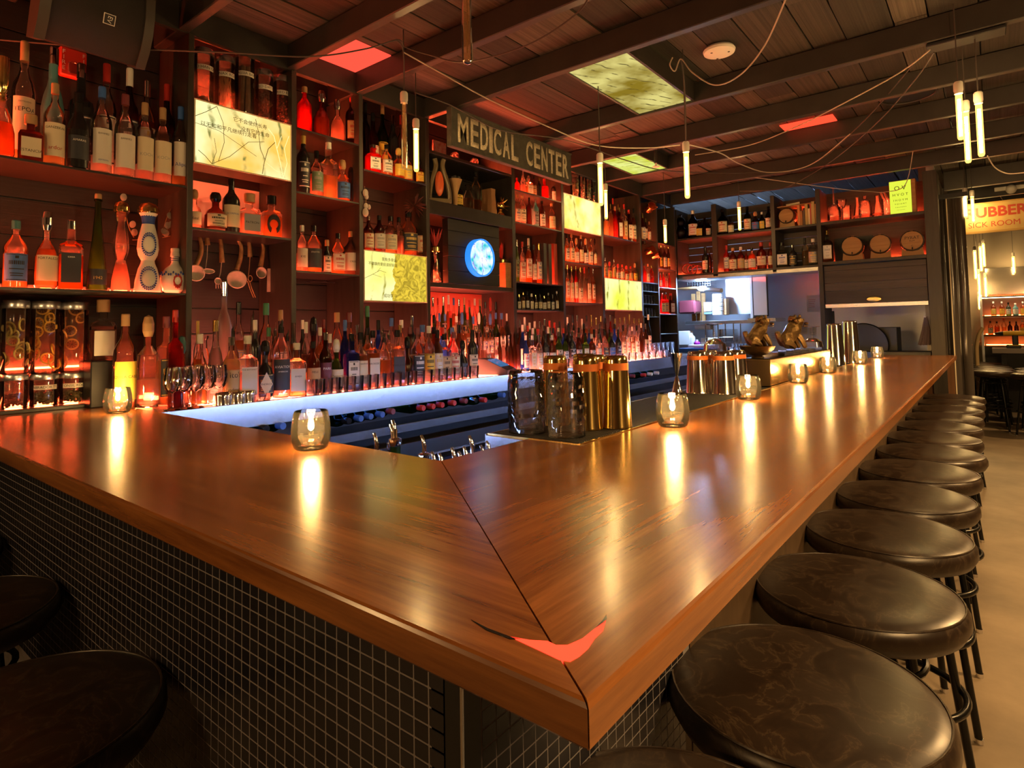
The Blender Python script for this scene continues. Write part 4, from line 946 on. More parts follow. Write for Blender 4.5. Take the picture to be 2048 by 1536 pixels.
def coupe(P, label, up=True, r=.048, h=.14, group='stemmed glasses on the bar'):
    t = thing('coupe_glass', label, 'glass', P, 0, group); s = 1 if up else -1; o = 0 if up else h
    f = lambda prof: [(a, o + s * b) for a, b in prof]
    obj('foot', MB().lathe(f([(0, 0), (r * .75, .001), (r * .72, .004), (.005, .008), (0, .008)]), 24), M['thin'], t)
    obj('stem', MB().lathe(f([(.004, .007), (.0032, .03), (.0032, h * .5), (.006, h * .56)]), 10), M['thin'], t)
    obj('bowl', MB().lathe(f([(.004, h * .55), (r * .5, h * .6), (r * .9, h * .75), (r, h), (r * .97, h), (r * .86, h * .76), (r * .46, h * .625), (0, h * .6)]), 24), M['thin'], t)
    return t
coupe((-0.955, 2.62, ZR + .178), 'upturned coupe glass standing on the second group of tins', False, .05, .12)
# brass box, bowl and lion figures on it
P0, P1 = onz(1543, 773, ZT), onz(1660, 738, ZT)
bx = thing('brass_box', 'long brass garnish box on the bar reflecting the candles', 'box', (0, 0, 0))
XL, XR, Y0b, Y1b, ZB = -0.965, -0.822, 2.966, 4.30, 1.195
obj('body', MB().box((XL, Y0b, ZT + .0003), (XR, Y1b, ZB), c=.002), M['brass'], bx)
obj('end_face', MB().box((XL + .001, Y0b - .003, ZT + .001), (XR - .003, Y0b - .0005, ZB - .002)), mat('darker box end', (0.10, 0.065, 0.03), 0.35, 0.8), bx)  # darker plate over the near end of the box
obj('lid_insert', MB().box((XL + .012, Y0b + .02, ZB), (XR - .012, Y1b - .02, ZB + .004)), M['gloss_black'], bx)
for k in range(5): obj('pan_divider', MB().box((XL + .012, Y0b + .3 + k * .17, ZB), (XR - .012, Y0b + .306 + k * .17, ZB + .02)), M['chrome'], bx)
t = thing('bronze_bowl', 'wide dark bronze bowl on the near end of the brass box', 'bowl', (-0.90, 3.04, ZB))
obj('basin', MB().lathe([(0, 0), (.028, 0), (.03, .008), (.02, .014), (.045, .022), (.075, .045), (.083, .062), (.08, .062), (.07, .046), (.03, .026), (0, .024)], 26), M['bronze'], t)
def lion(P, rz, sc, label):
    """seated guardian lion: one continuous skinned body, mane curls, plinth"""
    t = thing('guardian_lion_figure', label, 'figurine', P, rz, scale=(sc, sc, sc))
    V = [(-.045, 0, .05), (-.02, 0, .075), (.02, 0, .105), (.035, 0, .15), (.055, 0, .165), (.080, 0, .155), (.03, .028, .09), (.05, .032, .04), (.065, .032, .008), (.03, -.028, .09), (.055, -.034, .045), (.07, -.034, .008), (-.035, .03, .04), (-.005, .04, .03), (.012, .038, .006), (-.035, -.03, .04), (-.005, -.04, .03), (.012, -.038, .006), (-.07, 0, .07), (-.075, 0, .11)]
    Ed = [(0, 1), (1, 2), (2, 3), (3, 4), (4, 5), (2, 6), (6, 7), (7, 8), (2, 9), (9, 10), (10, 11), (0, 12), (12, 13), (13, 14), (0, 15), (15, 16), (16, 17), (0, 18), (18, 19)]
    Rr = [.04, .038, .036, .036, .034, .02, .02, .015, .013, .02, .015, .013, .026, .02, .014, .026, .02, .014, .014, .02]
    me = bpy.data.meshes.new('lion_body'); me.from_pydata(V, Ed, []); o = obj('body', me, M['bronze'], t); sk = o.modifiers.new('skin', 'SKIN')
    for i, d in enumerate(me.skin_vertices[0].data if me.skin_vertices else []): d.radius = (Rr[i], Rr[i]); d.use_root = (i == 0)
    ss = o.modifiers.new('sub', 'SUBSURF'); ss.levels = 1; ss.render_levels = 1
    mb = MB(); random.seed(3)
    for k in range(26):
        a = random.uniform(0, 6.28); b = random.uniform(-.9, 1.2); mb.ball((.030 + .012 * math.cos(a) - .01, .036 * math.cos(b) * math.sin(a), .155 + .038 * math.sin(b) * .9), .0115, 7, 5)
    obj('mane', mb, M['bronze'], t)
    mb = MB()
    for s in (-1, 1): mb.ball((.074, s * .013, .172), .006, 8, 6); mb.ball((.045, s * .028, .19), .009, 8, 6, sz=1.4)
    mb.ball((.094, 0, .150), .013, 10, 6, sz=.7); mb.box((.072, -.016, .132), (.098, .016, .139), c=.002)
    obj('face', mb, M['bronze'], t); return t
lion((-0.90, 3.045, ZB + .05), R(39), .80, 'bronze guardian lion sitting over the bowl rim')
lion((-0.89, 3.62, ZB + .022), R(39), .98, 'bronze guardian lion in the middle of the brass box')
coupe((-0.88, 4.1, ZB + .022), 'upturned coupe glass at the far end of the brass box', False, .06, .13)
for i, (x, y) in enumerate([(-0.88, 4.45), (-0.94, 4.55)]):
    t = thing('rocks_glass', 'upturned rocks glass, %s after the brass box' % ORD[i], 'glass', (x, y, ZR), 0, 'rocks glasses')
    obj('wall', MB().lathe([(.045, 0), (.047, .001), (.041, .1), (.036, .104), (0, .104)], 24), M['clear'], t); obj('base_disc', MB().lathe([(0, .088), (.036, .088), (.037, .103), (0, .1035)], 24), M['thick'], t)
# pour spouts of the bottles in the speed rail inside the corner
sp = [(790, 842, 20), (786, 850, 16), (848, 872, 11), (753, 868, 9), (869, 905, 6), (884, 908, 6), (909, 897, 6), (944, 873, 9), (933, 895, 5), (967, 892, 6), (979, 884, 8), (923, 905, 4)]
for i, (px, top, hh) in enumerate(sp):
    y = BY1 + .05 + .018 * (i % 3); T = ony(px, top, y)
    if T.x > BX0 - .05: T = onx(px, top, BX0 - .05 - .012 * (i % 2)); y = T.y
    z0 = T.z - .055
    t = thing('speed_bottle', 'rail bottle with steel pour spout, %s inside the bar corner' % ORD[i], 'bottle', (T.x, y, 0.8005), 0, 'speed rail bottles')
    zz = z0 - .8005
    obj('glass_body', MB().lathe([(0, 0), (.032, 0), (.034, .004), (.034, zz * .55), (.014, zz * .8), (.0135, zz)], 14), random.choice([M['clear'], MG['g'], MG['d']]), t)
    obj('collar', MB().lathe([(.015, zz - .006), (.0165, zz), (.0165, zz + .010), (.010, zz + .014), (0, zz + .014)], 14), M['chrome'], t)
    obj('spout', MB().tube([(0, 0, zz + .012), (0, 0, zz + .03), (-.004, 0, zz + .045), (-.010, 0, zz + .056)], [.006, .0055, .005, .004], 10), M['chrome'], t)
    obj('breather', MB().tube([(.006, 0, zz + .012), (.007, 0, zz + .034)], .0022, 6), M['chrome'], t)
# wine bottles lying on the ledge below the back counter
def lying(px, py, cap, i, x=XC - .002, m=None):
    T = onx(px, py, x + .03); t = thing('lying_bottle', 'wine bottle lying on the steel ledge, %s neck, %s from the wing' % (cap[0], ORD[i]), 'bottle', (x, T.y, T.z), 0, 'bottles lying under the counter')
    Mx = Matrix.Rotation(R(90), 4, 'Y')
    obj('glass_body', MB().lathe([(0, -.22), (.036, -.22), (.037, -.215), (.037, -.06), (.03, -.035), (.016, -.015), (.0145, .0), (.0145, .03), (0, .03)], 16, M=Mx), m or MG['g'], t)
    obj('capsule', MB().lathe([(.0150, -.02), (.0155, 0), (.0155, .034), (.0145, .0365), (0, .0365)], 14, M=Mx), cap[1], t)
rc, bk, bl_, sv = CAPC['r'], CAPC['k'], CAPC['b'], CAPC['s']
L_ = [(565, 852, bl_), (697, 842, bk), (721, 837, bl_), (741, 833, bl_), (764, 829, bl_), (785, 823, CAPC['m']), (846, 816, rc), (866, 813, rc), (884, 810, rc), (908, 806, rc), (931, 802, CAPC['m']), (951, 801, sv), (970, 800, rc), (1007, 790, bl_), (532, 857, bk), (1290, 750, rc), (1303, 748, CAPC['W']), (1316, 746, CAPC['W']), (1268, 752, CAPC['m'])]
for i, (a, b, c) in enumerate(L_): lying(a, b, c, i)
# row of tumblers and wine glasses on the counter edge
def tumbler(P, r, h, label, group, m=None):
    t = thing('tumbler', label, 'glass', P, random.random() * 3, group)
    obj('wall', MB().lathe([(r * .86, 0), (r * .9, .001), (r, h), (r * .955, h), (r * .85, .012), (0, .011)], 18), m or M['sparkle'], t); obj('base_disc', MB().lathe([(0, .0), (r * .86, .0), (r * .87, .01), (0, .0105)], 18), M['thick'], t)
n = 0
for row, (x0, x1, dx, top0, top1) in enumerate([(622, 960, 15.5, 752, 722), (650, 950, 16.0, 748, 720)]):
    for px in frange(x0, x1, dx):
        top = top0 + (top1 - top0) * (px - x0) / (x1 - x0); X = XC - .045 - .075 * row; T = onx(px, top, X)
        tumbler((X, T.y, ZT - .0045), .032, .075, 'small clear tumbler in the %s row, %s from the wine glasses' % (('front', 'second')[row], ORD[n]), 'tumblers on the counter edge'); n += 1
    n = 0
n = 0
for px in frange(1130, 1340, 13.5):
    T = onx(px, 700, XC - .05); tumbler((XC - .05, T.y, ZT - .0045), .034, .07, 'clear tumbler, %s along the far end of the counter' % ORD[n], 'tumblers at the far end of the counter'); n += 1
n = 0
for px in frange(1290, 1350, 9):
    T = onx(px, 690, XC - .13); tumbler((XC - .13, T.y, ZT - .0045), .034, .14, 'tall clear glass, %s before the kitchen hatch' % ORD[n], 'tall glasses near the hatch'); n += 1
for i, (px, x) in enumerate([(345, -.06), (368, -.07), (392, -.06), (415, -.07), (438, -.08), (357, -.15), (382, -.15), (408, -.16), (432, -.16)]):
    X = XC + x; T = onx(px, 770, X); t = thing('wine_glass', 'clear wine glass on the counter beside the wing, %s from the bar' % ORD[i], 'glass', (X, T.y, ZT - .0045), 0, 'wine glasses by the wing')
    obj('foot', MB().lathe([(0, 0), (.032, .001), (.03, .004), (.004, .008), (0, .008)], 20), M['thin'], t); obj('stem', MB().lathe([(.0035, .007), (.0028, .03), (.0028, .06), (.005, .066)], 8), M['thin'], t)
    obj('bowl', MB().lathe([(.004, .065), (.022, .075), (.033, .1), (.034, .12), (.028, .165), (.027, .165), (.032, .12), (.03, .1), (.02, .08), (0, .072)], 20), M['thin'], t)
for i, (px, X) in enumerate([(448, XC - .04), (474, XC - .04), (494, XC - .05)]):
    T = onx(px, 795, X); tin((X, T.y, ZT - .0045), .034, .036, .052, silv, 'low steel cup on the counter edge, %s after the wine glasses' % ORD[i], False)
T = onx(518, 792, XC - .05); o = obj('glass_dish', MB().box((-.035, -.035, 0), (.035, .035, .035), c=.004), M['thick'], None, (XC - .05, T.y, ZT - .0045)); tag(o, 'square glass dish on the counter edge before the dark round bottle', 'dish')
# card machine / tablet at the counter
t = thing('card_terminal', 'black payment terminal lying on the steel counter edge', 'terminal', (XC - .12, onx(1000, 735, XC - .1).y, ZT - .0045), R(20))
obj('body', MB().prism([(-.11, 0), (.10, 0), (.10, .03), (-.05, .10), (-.11, .105)], -.09, .09, M=Matrix.Rotation(R(90), 4, 'X')), M['black'], t)
obj('screen', MB().box((-.002, -.08, .0), (.10, .08, .004), M=Matrix.Translation((-.04, 0, .096)) @ Matrix.Rotation(R(25), 4, 'Y')), mat('dim blue screen', (0.02, 0.05, 0.1), 0.1, emit=(0.05, 0.25, 0.6), estr=0.3), t)

# ================================================================== JARS
steel_lid = M['steel']
def jar(P, r, h, label, content, text=None, fillh=.7, rz=0.0, group='glass storage jars'):
    t = thing('storage_jar', label, 'jar', P, rz, group); lid = min(.032, h * .18)
    obj('glass', MB().lathe([(0, 0), (r * .95, 0), (r, .004), (r, h - lid), (r * .96, h - lid), (r * .96, .006), (0, .006)], 28), M['clear'], t)
    obj('lid', MB().lathe([(0, h - lid), (r * 1.02, h - lid), (r * 1.03, h - lid + .003), (r * 1.03, h - .004), (r * .99, h), (0, h)], 28), steel_lid, t)
    if content == 'roots':
        mb = MB()
        for k in range(40):
            a, rr = random.uniform(0, 6.28), r * .75 * random.random() ** .5; z0 = random.uniform(.01, h * fillh * .6); p = Vector((rr * math.cos(a), rr * math.sin(a), z0)); q = p + Vector((random.uniform(-.3, .3) * r, random.uniform(-.3, .3) * r, h * fillh * .4)); mb.tube([p, (p + q) / 2 + Vector((random.uniform(-.2, .2) * r, 0, 0)), q], .0022, 5)
        obj('dried_roots', mb, mat('dried root', (0.34, 0.19, 0.08), 0.7), t)['kind'] = 'stuff'
    elif content == 'bark':
        for k in range(5):
            a = k * 1.3; obj('bark_stick', MB().tube([(r * .5 * math.cos(a), r * .5 * math.sin(a), .008), (r * .45 * math.cos(a + .4), r * .45 * math.sin(a + .4), h * .78)], r * .26, 8), mat('bark', (0.17, 0.09, 0.05), 0.8, noise=.5, nscale=30, bump=.4), t)
    elif content == 'fruit':
        obj('dried_fruit', MB().ball((0, 0, .026), .025, 14, 9), mat('dried fruit', (0.10, 0.06, 0.03), 0.6), t)
    elif content in ('berries', 'petals', 'leaves'):
        mb = MB(); c, s = {'berries': ((0.10, 0.03, 0.02), .009), 'petals': ((0.42, 0.10, 0.08), .007), 'leaves': ((0.16, 0.13, 0.05), .008)}[content]
        for k in range(120):
            a, rr, zz = random.uniform(0, 6.28), r * .82 * random.random() ** .35, random.uniform(.012, h * fillh); mb.ball((rr * math.cos(a), rr * math.sin(a), zz), s * random.uniform(.7, 1.2), 6, 4, sx=random.uniform(.6, 1.3), sz=random.uniform(.4, 1) if content != 'berries' else 1)
        obj(content, mb, mat('jar ' + content, c, 0.6, noise=.4, nscale=40), t)['kind'] = 'stuff'
    elif content.startswith('citrus'):
        peel = {'citrus_lime': (0.55, 0.48, 0.14), 'citrus_lemon': (0.95, 0.55, 0.08), 'citrus_orange': (0.95, 0.40, 0.12)}[content]; pm = mat('dried peel', peel, 0.5, emit=peel, estr=0.0); fm = glassy('dried flesh', tuple(min(1, c * 1.2) for c in peel), .55, peel, .3)
        for k in range(13):
            a = random.uniform(2.6, 6.6) if k < 9 else random.uniform(0, 6.28); rr = r * random.uniform(.62, .80); zz = .03 + (h * fillh - .03) * (k / 12); sr = r * random.uniform(.40, .55)
            face = Matrix.Translation((rr * math.cos(a), rr * math.sin(a), zz + .012)) @ Matrix.Rotation(a + R(90) + random.uniform(-.5, .5), 4, 'Z') @ Matrix.Rotation(R(90) + random.uniform(-.35, .35), 4, 'X')
            s_ = obj('citrus_slice', MB().tube([face @ Vector(p) for p in circle(sr, 0, 20)], .0034, 6, closed=True), pm, t)
            mb = MB()
            for q in range(9):
                b = 2 * math.pi * q / 9; b2 = b + .55; mb.add([face @ Vector((sr * .1 * math.cos(b + .27), sr * .1 * math.sin(b + .27), 0)), face @ Vector((sr * .88 * math.cos(b), sr * .88 * math.sin(b), .001)), face @ Vector((sr * .92 * math.cos(b2), sr * .92 * math.sin(b2), .001))], [(0, 1, 2)])
            obj('segments', mb, fm, s_)
    if text:
        K = 10; rr = r * 1.006; z0 = h * text[1]; hh = text[2]; vs = []
        for zz in (z0, z0 + hh):
            for i in range(K + 1): a = -math.pi / 2 - .75 + 1.75 * i / K; vs.append((rr * math.cos(a), rr * math.sin(a), zz))
        lb = obj('tape_label', MB().add(vs, [(i, i + 1, K + 2 + i, K + 1 + i) for i in range(K)]), M['paper'], t)
        me = text_mesh(text[0], hh * .78, 0.0)
        for v in me.vertices: x, y, _ = v.co; a = (x + r * .1) / rr; v.co = ((rr + .0004) * math.sin(a), -(rr + .0004) * math.cos(a), z0 + hh * .5 + y)
        obj('handwriting', me, M['ink'], lb)
    return t
for px, top, wp, c, tx, f in ((407, 101, 43, 'fruit', 'LUO HAN GUO', .4), (450, 116, 41, 'roots', 'PANAX ROOT', .75), (489, 107, 41, 'bark', 'CASSIA BARK', .8), (528, 143, 37, 'berries', 'RED DATES', .62), (564, 155, 36, 'petals', 'DRIED ROSE', .68)):
    X = XS - .075; T = onx(px, top, X); hh = T.z - 2.4105; mid = proj((X, T.y, 2.41 + hh / 2)); Q = onx(px, mid[1], X); d = CAM - Q
    jar((X, Q.y, 2.4105), wp * mpp(Q) / 2, hh, 'tall glass jar of dried %s with taped label on the branch picture box' % {'fruit': 'round fruit', 'roots': 'stringy roots', 'bark': 'bark sticks', 'berries': 'dark berries', 'petals': 'red petals'}[c], c, (tx, .60, .024), f, math.atan2(d.x, -d.y) * .7 + R(27))
o = obj('jar_board', MB().box((XB + .002, .3, ZT + .0003), (XB + .125, .90, 1.0855), c=.002), M['shelf']); tag(o, 'thin dark board under the stacked citrus jars', 'board')
for k, (px, top, bot, wp, c, tx) in enumerate(((28, 748, 816, 58, 'petals', None), (88, 747, 812, 60, 'leaves', 'LABRADOR TEA'), (146, 744, 806, 58, 'leaves', 'TONSIL ROOT'))):
    X = XB + .062; Q = onx(px, bot, X); d = CAM - Q; r = wp * mpp((X, Q.y, 1.12)) / 2; zb = 1.0855; hl = onx(px, top, X).z - zb; ang = math.atan2(d.x, -d.y)
    yy = onx(px, 780, X).y
    jar((X, yy, zb + .0003), r, hl, 'short glass jar of dried %s under the stacked citrus jars, %s from the picture edge' % (c, ORD[k]), c, (tx, .52, .018) if tx else None, .42, ang)
    h2 = onx(px, (601, 603, 605)[k], X).z - zb - hl
    jar((X, yy, zb + hl + .0006), r * 1.0, h2, 'tall glass jar of dried %s slices stacked at the end of the wing' % ('lime', 'lemon', 'orange')[k], ('citrus_lime', 'citrus_lemon', 'citrus_orange')[k], None, (.62, .85, .86)[k], ang)
for k, px in enumerate((1150, 1163, 1175, 1187)):
    X = XS - .08; T = onx(px, 344 + k * 5, X); jar((X, T.y, 2.4865), .045, T.z - 2.4865, 'small tall glass jar on the line picture box, %s of four' % ORD[k], 'petals' if k % 2 else 'leaves', None, .6)
# dark speaker box under the clear tequila bottle
T0, T1 = onz(182, 800, ZT), onz(235, 800, ZT)
X = XB + .19; a_, b_ = onx(182, 720, X), onx(232, 720, X); ztop = onx(205, 722, X).z
o = obj('dark_box', MB().box((X - .15, a_.y, ZT + .0003), (X, b_.y, ztop), c=.004), M['black']); tag(o, 'small dark box on the counter under the square clear bottle', 'box')
rowof('206 599 46 sqsquat c w w .5 | ALTOS;.012;.66;ink', X - .06, ztop + .0004, 'the top of the small dark box', gC)
# hanging spoons with horn handles
def curve2(pxs, X): return [onx(a, b, X) for a, b in pxs]
def utensil(kind, handle, label, head):
    Xu = XS - .20; t = thing('hanging_' + kind, label, 'utensil', (0, 0, 0), 0, 'horn-handled kitchen tools')
    P = smooth_curve(curve2(handle, Xu), 6); n = len(P); obj('handle', MB().tube(P, [.007 + .006 * (i / n) for i in range(n)], 10), M['antler'], t)
    obj('hook', MB().tube(smooth_curve([P[0] + Vector((0, -.006, 0)), P[0] + Vector((.0, -.008, .022)), P[0] + Vector((0, .006, .028)), P[0] + Vector((0, .007, .003))], 5), .0016, 6), M['chrome'], t)
    return t, Xu
def plate_disc(t, X, px, py, ry_px, rx_px, m, name='bowl'):
    c = onx(px, py, X); k = mpp(c); Mx = Matrix.Translation(c) @ Matrix.Rotation(R(90), 4, 'Y') @ Matrix.Diagonal((ry_px * k, rx_px * k * 1.12, 1, 1))
    obj(name, MB().lathe([(0, -.012), (.6, -.010), (.9, -.004), (1, 0), (.9, .001), (.6, -.006), (0, -.009)], 26, M=Mx), m, t)
t, Xu = utensil('ladle', [(393, 460), (401, 480), (402, 505), (392, 530)], 'large horn ladle hanging first from the post', 0); plate_disc(t, Xu + .01, 392, 546, 19, 18, M['horn'])
t, Xu = utensil('spoon', [(413, 461), (414, 475), (415, 490)], 'thin spoon with shallow bowl hanging second', 0); obj('rod', MB().tube(curve2([(415, 490), (414, 515), (411, 538)], Xu), .002, 6), M['horn'], t); plate_disc(t, Xu + .01, 417, 542, 6, 13, M['horn'])
t, Xu = utensil('fork', [(439, 465), (442, 490), (444, 525)], 'horn serving fork hanging third', 0); obj('rod', MB().tube(curve2([(443, 525), (441, 545), (438, 556)], Xu), .0025, 6), M['horn'], t); plate_disc(t, Xu + .01, 436, 562, 8, 7, M['horn'], 'fork_head')
for dx in (-5, 0, 5): obj('tine', MB().tube(curve2([(436 + dx * .8, 566), (437 + dx, 577)], Xu + .01), .0018, 6), M['horn'], t)
t, Xu = utensil('skimmer', [(473, 477), (482, 492), (481, 515), (473, 540)], 'big round horn skimmer hanging fourth', 0); plate_disc(t, Xu + .01, 474, 559, 20, 20, M['horn'], 'disc')
t, Xu = utensil('tongs', [(497, 476), (499, 495), (500, 514)], 'long horn tongs hanging fifth', 0); obj('rod', MB().tube(curve2([(500, 514), (498, 540), (496, 560)], Xu), .002, 6), M['antler'], t); obj('ring', MB().tube([onx(500.5 + 4 * math.cos(a * .4), 557 + 6 * math.sin(a * .4), Xu) for a in range(16)], .0018, 6, closed=True), M['antler'], t)
for dx in (0, 4): obj('prong', MB().tube(curve2([(495 + dx, 562), (500 + dx, 578), (507 + dx, 595)], Xu), .002, 6), M['antler'], t)
t, Xu = utensil('scoop', [(521, 478), (527, 495), (525, 515), (521, 533)], 'horn scoop hanging sixth', 0); plate_disc(t, Xu + .01, 523, 545, 13, 11, M['horn'])
t, Xu = utensil('spatula', [(545, 480), (549, 498), (548, 520), (545, 538)], 'flat horn spatula hanging nearest the dart shelf', 0)
q = [onx(*p, Xu) for p in ((535, 537), (553, 537), (555, 583), (534, 584))]; obj('blade', MB().prism([(p.y, p.z) for p in q], -.003, .003, M=Matrix(((0, 0, 1, Xu), (1, 0, 0, 0), (0, 1, 0, 0), (0, 0, 0, 1)))), M['horn'], t)
# dart hanging under the third shelf
t = thing('feathered_dart', 'long dart with orange feather flights on the plank wall', 'dart', (0, 0, 0)); X = XS - .2
a, b, c = onx(612, 563, X), onx(678, 566, X), onx(708, 570, X)
obj('shaft', MB().tube([a, b], .003, 8), M['chrome'], t)
for k in range(4):
    u = Vector((math.cos(k * 1.57 + .7), 0, math.sin(k * 1.57 + .7))) * .016; obj('feather', MB().add([b, c + u, c + u * .4, b + (c - b) * .2 + u * .6, b + Vector((.0005, 0, 0))], [(0, 3, 1, 2), (0, 2, 4)]), mat('orange feather', (0.6, 0.18, 0.05), .6), t)
# lunaria branch, dried flowers
t = thing('dried_lunaria', 'dried stems with pale round seed pods behind the white bottle', 'dried plant', (0, 0, 0)); X = XS - .17
for k, pts in enumerate(([(325, 470), (332, 440), (345, 410), (352, 388)], [(325, 470), (338, 455), (350, 440)], [(325, 475), (345, 470), (362, 455), (366, 440)], [(268, 475), (258, 455), (250, 420), (244, 400)], [(300, 470), (285, 478), (265, 480)])):
    P = smooth_curve(curve2(pts, X), 6); s_ = obj('stem', MB().tube(P, .0018, 5), M['antler'], t)
    for q in range(3, len(P), 5):
        c = P[q] + Vector((.004, random.uniform(-.02, .02), random.uniform(-.01, .02))); Mx = Matrix.Translation(c) @ Matrix.Rotation(R(90 + random.uniform(-25, 25)), 4, 'Y') @ Matrix.Diagonal((.016, .013, 1, 1)); obj('seed_pod', MB().lathe([(0, -.0006), (.9, -.0005), (1, 0), (.9, .0005), (0, .0006)], 14, M=Mx), M['horn'], s_)
def spiky(P, r, m, label, n=26, nm='dried_flower'):
    t = thing(nm, label, 'dried flower', P); random.seed(11)
    for k in range(n):
        a, b = random.uniform(0, 6.28), random.uniform(-1.0, 1.2); d = Vector((math.cos(a) * math.cos(b), math.sin(a) * math.cos(b), math.sin(b))); u = d.cross(Vector((0, 0, 1))).normalized() * r * .13; e = d * r * random.uniform(.75, 1.1)
        obj('petal', MB().add([d * r * .1, d * r * .55 + u + Vector((0, 0, .006)), e, d * r * .55 - u + Vector((0, 0, .006)), d * r * .5 - Vector((0, 0, .003))], [(0, 1, 2, 3), (0, 3, 2, 4), (0, 4, 2, 1)]), m, t)
    return t
spiky(onx(829, 412, XS - .03), .085, mat('dried maroon petal', (0.16, 0.05, 0.04), 0.7), 'spiky dried maroon flower beside the leaf picture box')
t = thing('dried_pods', 'pale dried pods hanging beside the third post', 'dried plant', (0, 0, 0)); X = XS + .01
for px, py, r in ((731, 386, .018), (733, 393, .014), (732, 412, .014), (731, 425, .02), (738, 414, .012)): c = onx(px, py, X); obj('pod', MB().ball(c, r, 10, 7, sx=.6, sz=1.25), M['horn'], t)
obj('stem', MB().tube([onx(729, 372, X), onx(732, 400, X), onx(731, 428, X)], .0015, 5), M['antler'], t)
# ================================================================== WIDE BAY: porthole panel, vases, ornaments
X = XS - .02
a, b = onx(896, 500, X).y, onx(998.5, 500, X).y
pp = thing('porthole_panel', 'square planked panel with a glowing blue round window', 'panel', (0, 0, 0))
zz = 1.667; hs = [.085, .095, .07, .10, .08]; 
for h in hs:
    h *= (2.094 - 1.667) / sum(hs); obj('plank', MB().box((X - .05, a, zz + .001), (X + random.uniform(0, .003), b, zz + h - .001), c=.0015), M['plank_back'], pp); zz += h
c0 = onx(951, 516, X); rz_ = (onx(951, 478, X).z - onx(951, 553, X).z) / 2
Mx = Matrix.Translation((X + .002, c0.y + .02, c0.z)) @ Matrix.Rotation(R(90), 4, 'Y')
obj('rim', MB().lathe([(rz_ * .93, .045), (rz_, .045), (rz_, 0), (rz_ * .93, 0)], 40, M=Mx), mat('blue lit rim', (0.02, 0.15, 0.5), 0.3, emit=(0.02, 0.22, 0.9), estr=0.7), pp)
obj('round_screen', MB().lathe([(0, .036), (rz_ * .93, .036), (rz_ * .93, .030), (0, .030)], 40, M=Mx), art('porthole picture', (0.0, 0.42, 0.5), (0.8, 0.93, 1.0), (0.25, 0.1, 0.6), 26, 20, 3.3, .8), pp)
def feathers(P, label, h, seed, m, spread=.05):
    t = thing('feather_vase', label, 'vase', P, 0); random.seed(seed)
    obj('vase', MB().lathe([(0, 0), (.036, 0), (.038, .01), (.03, .08), (.022, h * .75), (.026, h * .9), (.03, h), (.026, h), (.02, h * .75), (0, h * .2)], 20), M['cut'], t)
    obj('collar', MB().lathe([(.024, h * .84), (.032, h * .86), (.032, h * .97), (.024, h)], 20), M['brass'], t)
    for k in range(14):
        d = Vector((random.uniform(-.6, .8) * spread, random.uniform(-1, 1) * spread, random.uniform(.10, .15))); p = Vector((0, 0, h * .9)); u = Vector((.004, .006, 0)); obj('feather', MB().add([p, p + d * .6 + u, p + d, p + d * .6 - u, p + d * .55 + Vector((.002, -.002, .003))], [(0, 1, 2, 3), (0, 3, 2, 4)]), m, t)
    return t
crim = mat('crimson feather', (0.42, 0.03, 0.03), .7); darkf = mat('dark feather', (0.05, 0.03, 0.05), .6)
feathers((XS - .07, onx(871, 560, XS - .07).y, 1.6645), 'cut glass vase of red feathers before the fourth post', .24, 4, crim)
feathers((XS - .10, onx(1004, 565, XS - .1).y, 1.6645), 'cut glass vase of red feathers behind the porthole panel', .22, 9, crim)
T = onx(1010, 527, XS - .07); o = obj('wooden_box', MB().box((-.05, -.055, 0), (.05, .055, T.z - 1.6645), c=.002), M['oak'], None, (XS - .07, T.y, 1.6646)); tag(o, 'upright pale wooden bottle box beside the porthole panel', 'box')
# carved wooden handle vase
t = thing('carved_wooden_vase', 'tall carved olive wood vase with pierced slot on the sign shelf', 'vase', (XS - .05, onx(879, 395, XS - .05).y, 2.1875), R(60)); mb = MB()
for s in (-1, 1): mb.tube(smooth_curve([(s * .062, 0, .012), (s * .066, 0, .06), (s * .05, 0, .15), (s * .022, 0, .24), (s * .03, 0, .29)], 5), [.016] * 20 + [.018], 8)
mb.box((-.078, -.02, 0), (.078, .02, .03), c=.004); obj('frame', mb, mat('olive wood', (0.14, 0.10, 0.045), .45), t)
obj('orange_insert', MB().ball((0, 0, .13), .03, 12, 8, sz=2.8, sy=.5), mat('lit orange glass', (0.7, 0.12, 0.04), .2), t)
t = thing('wheat_bundle', 'bundle of dark dried thistles in a paper wrap on the sign shelf', 'dried plant', (XS - .07, onx(910, 400, XS - .07).y, 2.1875)); mb = MB(); random.seed(5)
obj('paper_wrap', MB().lathe([(0, 0), (.016, 0), (.02, .1), (.05, .19), (.046, .19), (.016, .1)], 10), mat('kraft paper', (0.45, 0.27, 0.12), .7), t)
for k in range(12): obj('thistle', MB().tube([(0, 0, .1), (random.uniform(-.03, .03), random.uniform(-.03, .03), .21)], [.002, .009], 6), M['black'], t)
t = thing('gilt_ornament', 'ornate gilt spiky ornament at the end of the sign shelf', 'ornament', (XS - .08, onx(1000, 425, XS - .08).y, 2.1875)); random.seed(8)
obj('core', MB().ball((0, 0, .085), .042, 14, 9), M['gold'], t); obj('foot', MB().lathe([(0, 0), (.05, 0), (.045, .02), (.02, .045), (0, .05)], 16), M['brass'], t)
for k in range(22):
    a_, b_ = random.uniform(0, 6.28), random.uniform(-.6, 1.4); d = Vector((math.cos(a_) * math.cos(b_), math.sin(a_) * math.cos(b_), math.sin(b_))); obj('spike', MB().tube([Vector((0, 0, .085)) + d * .035, Vector((0, 0, .085)) + d * .075], [.007, .001], 6), M['gold'], t)
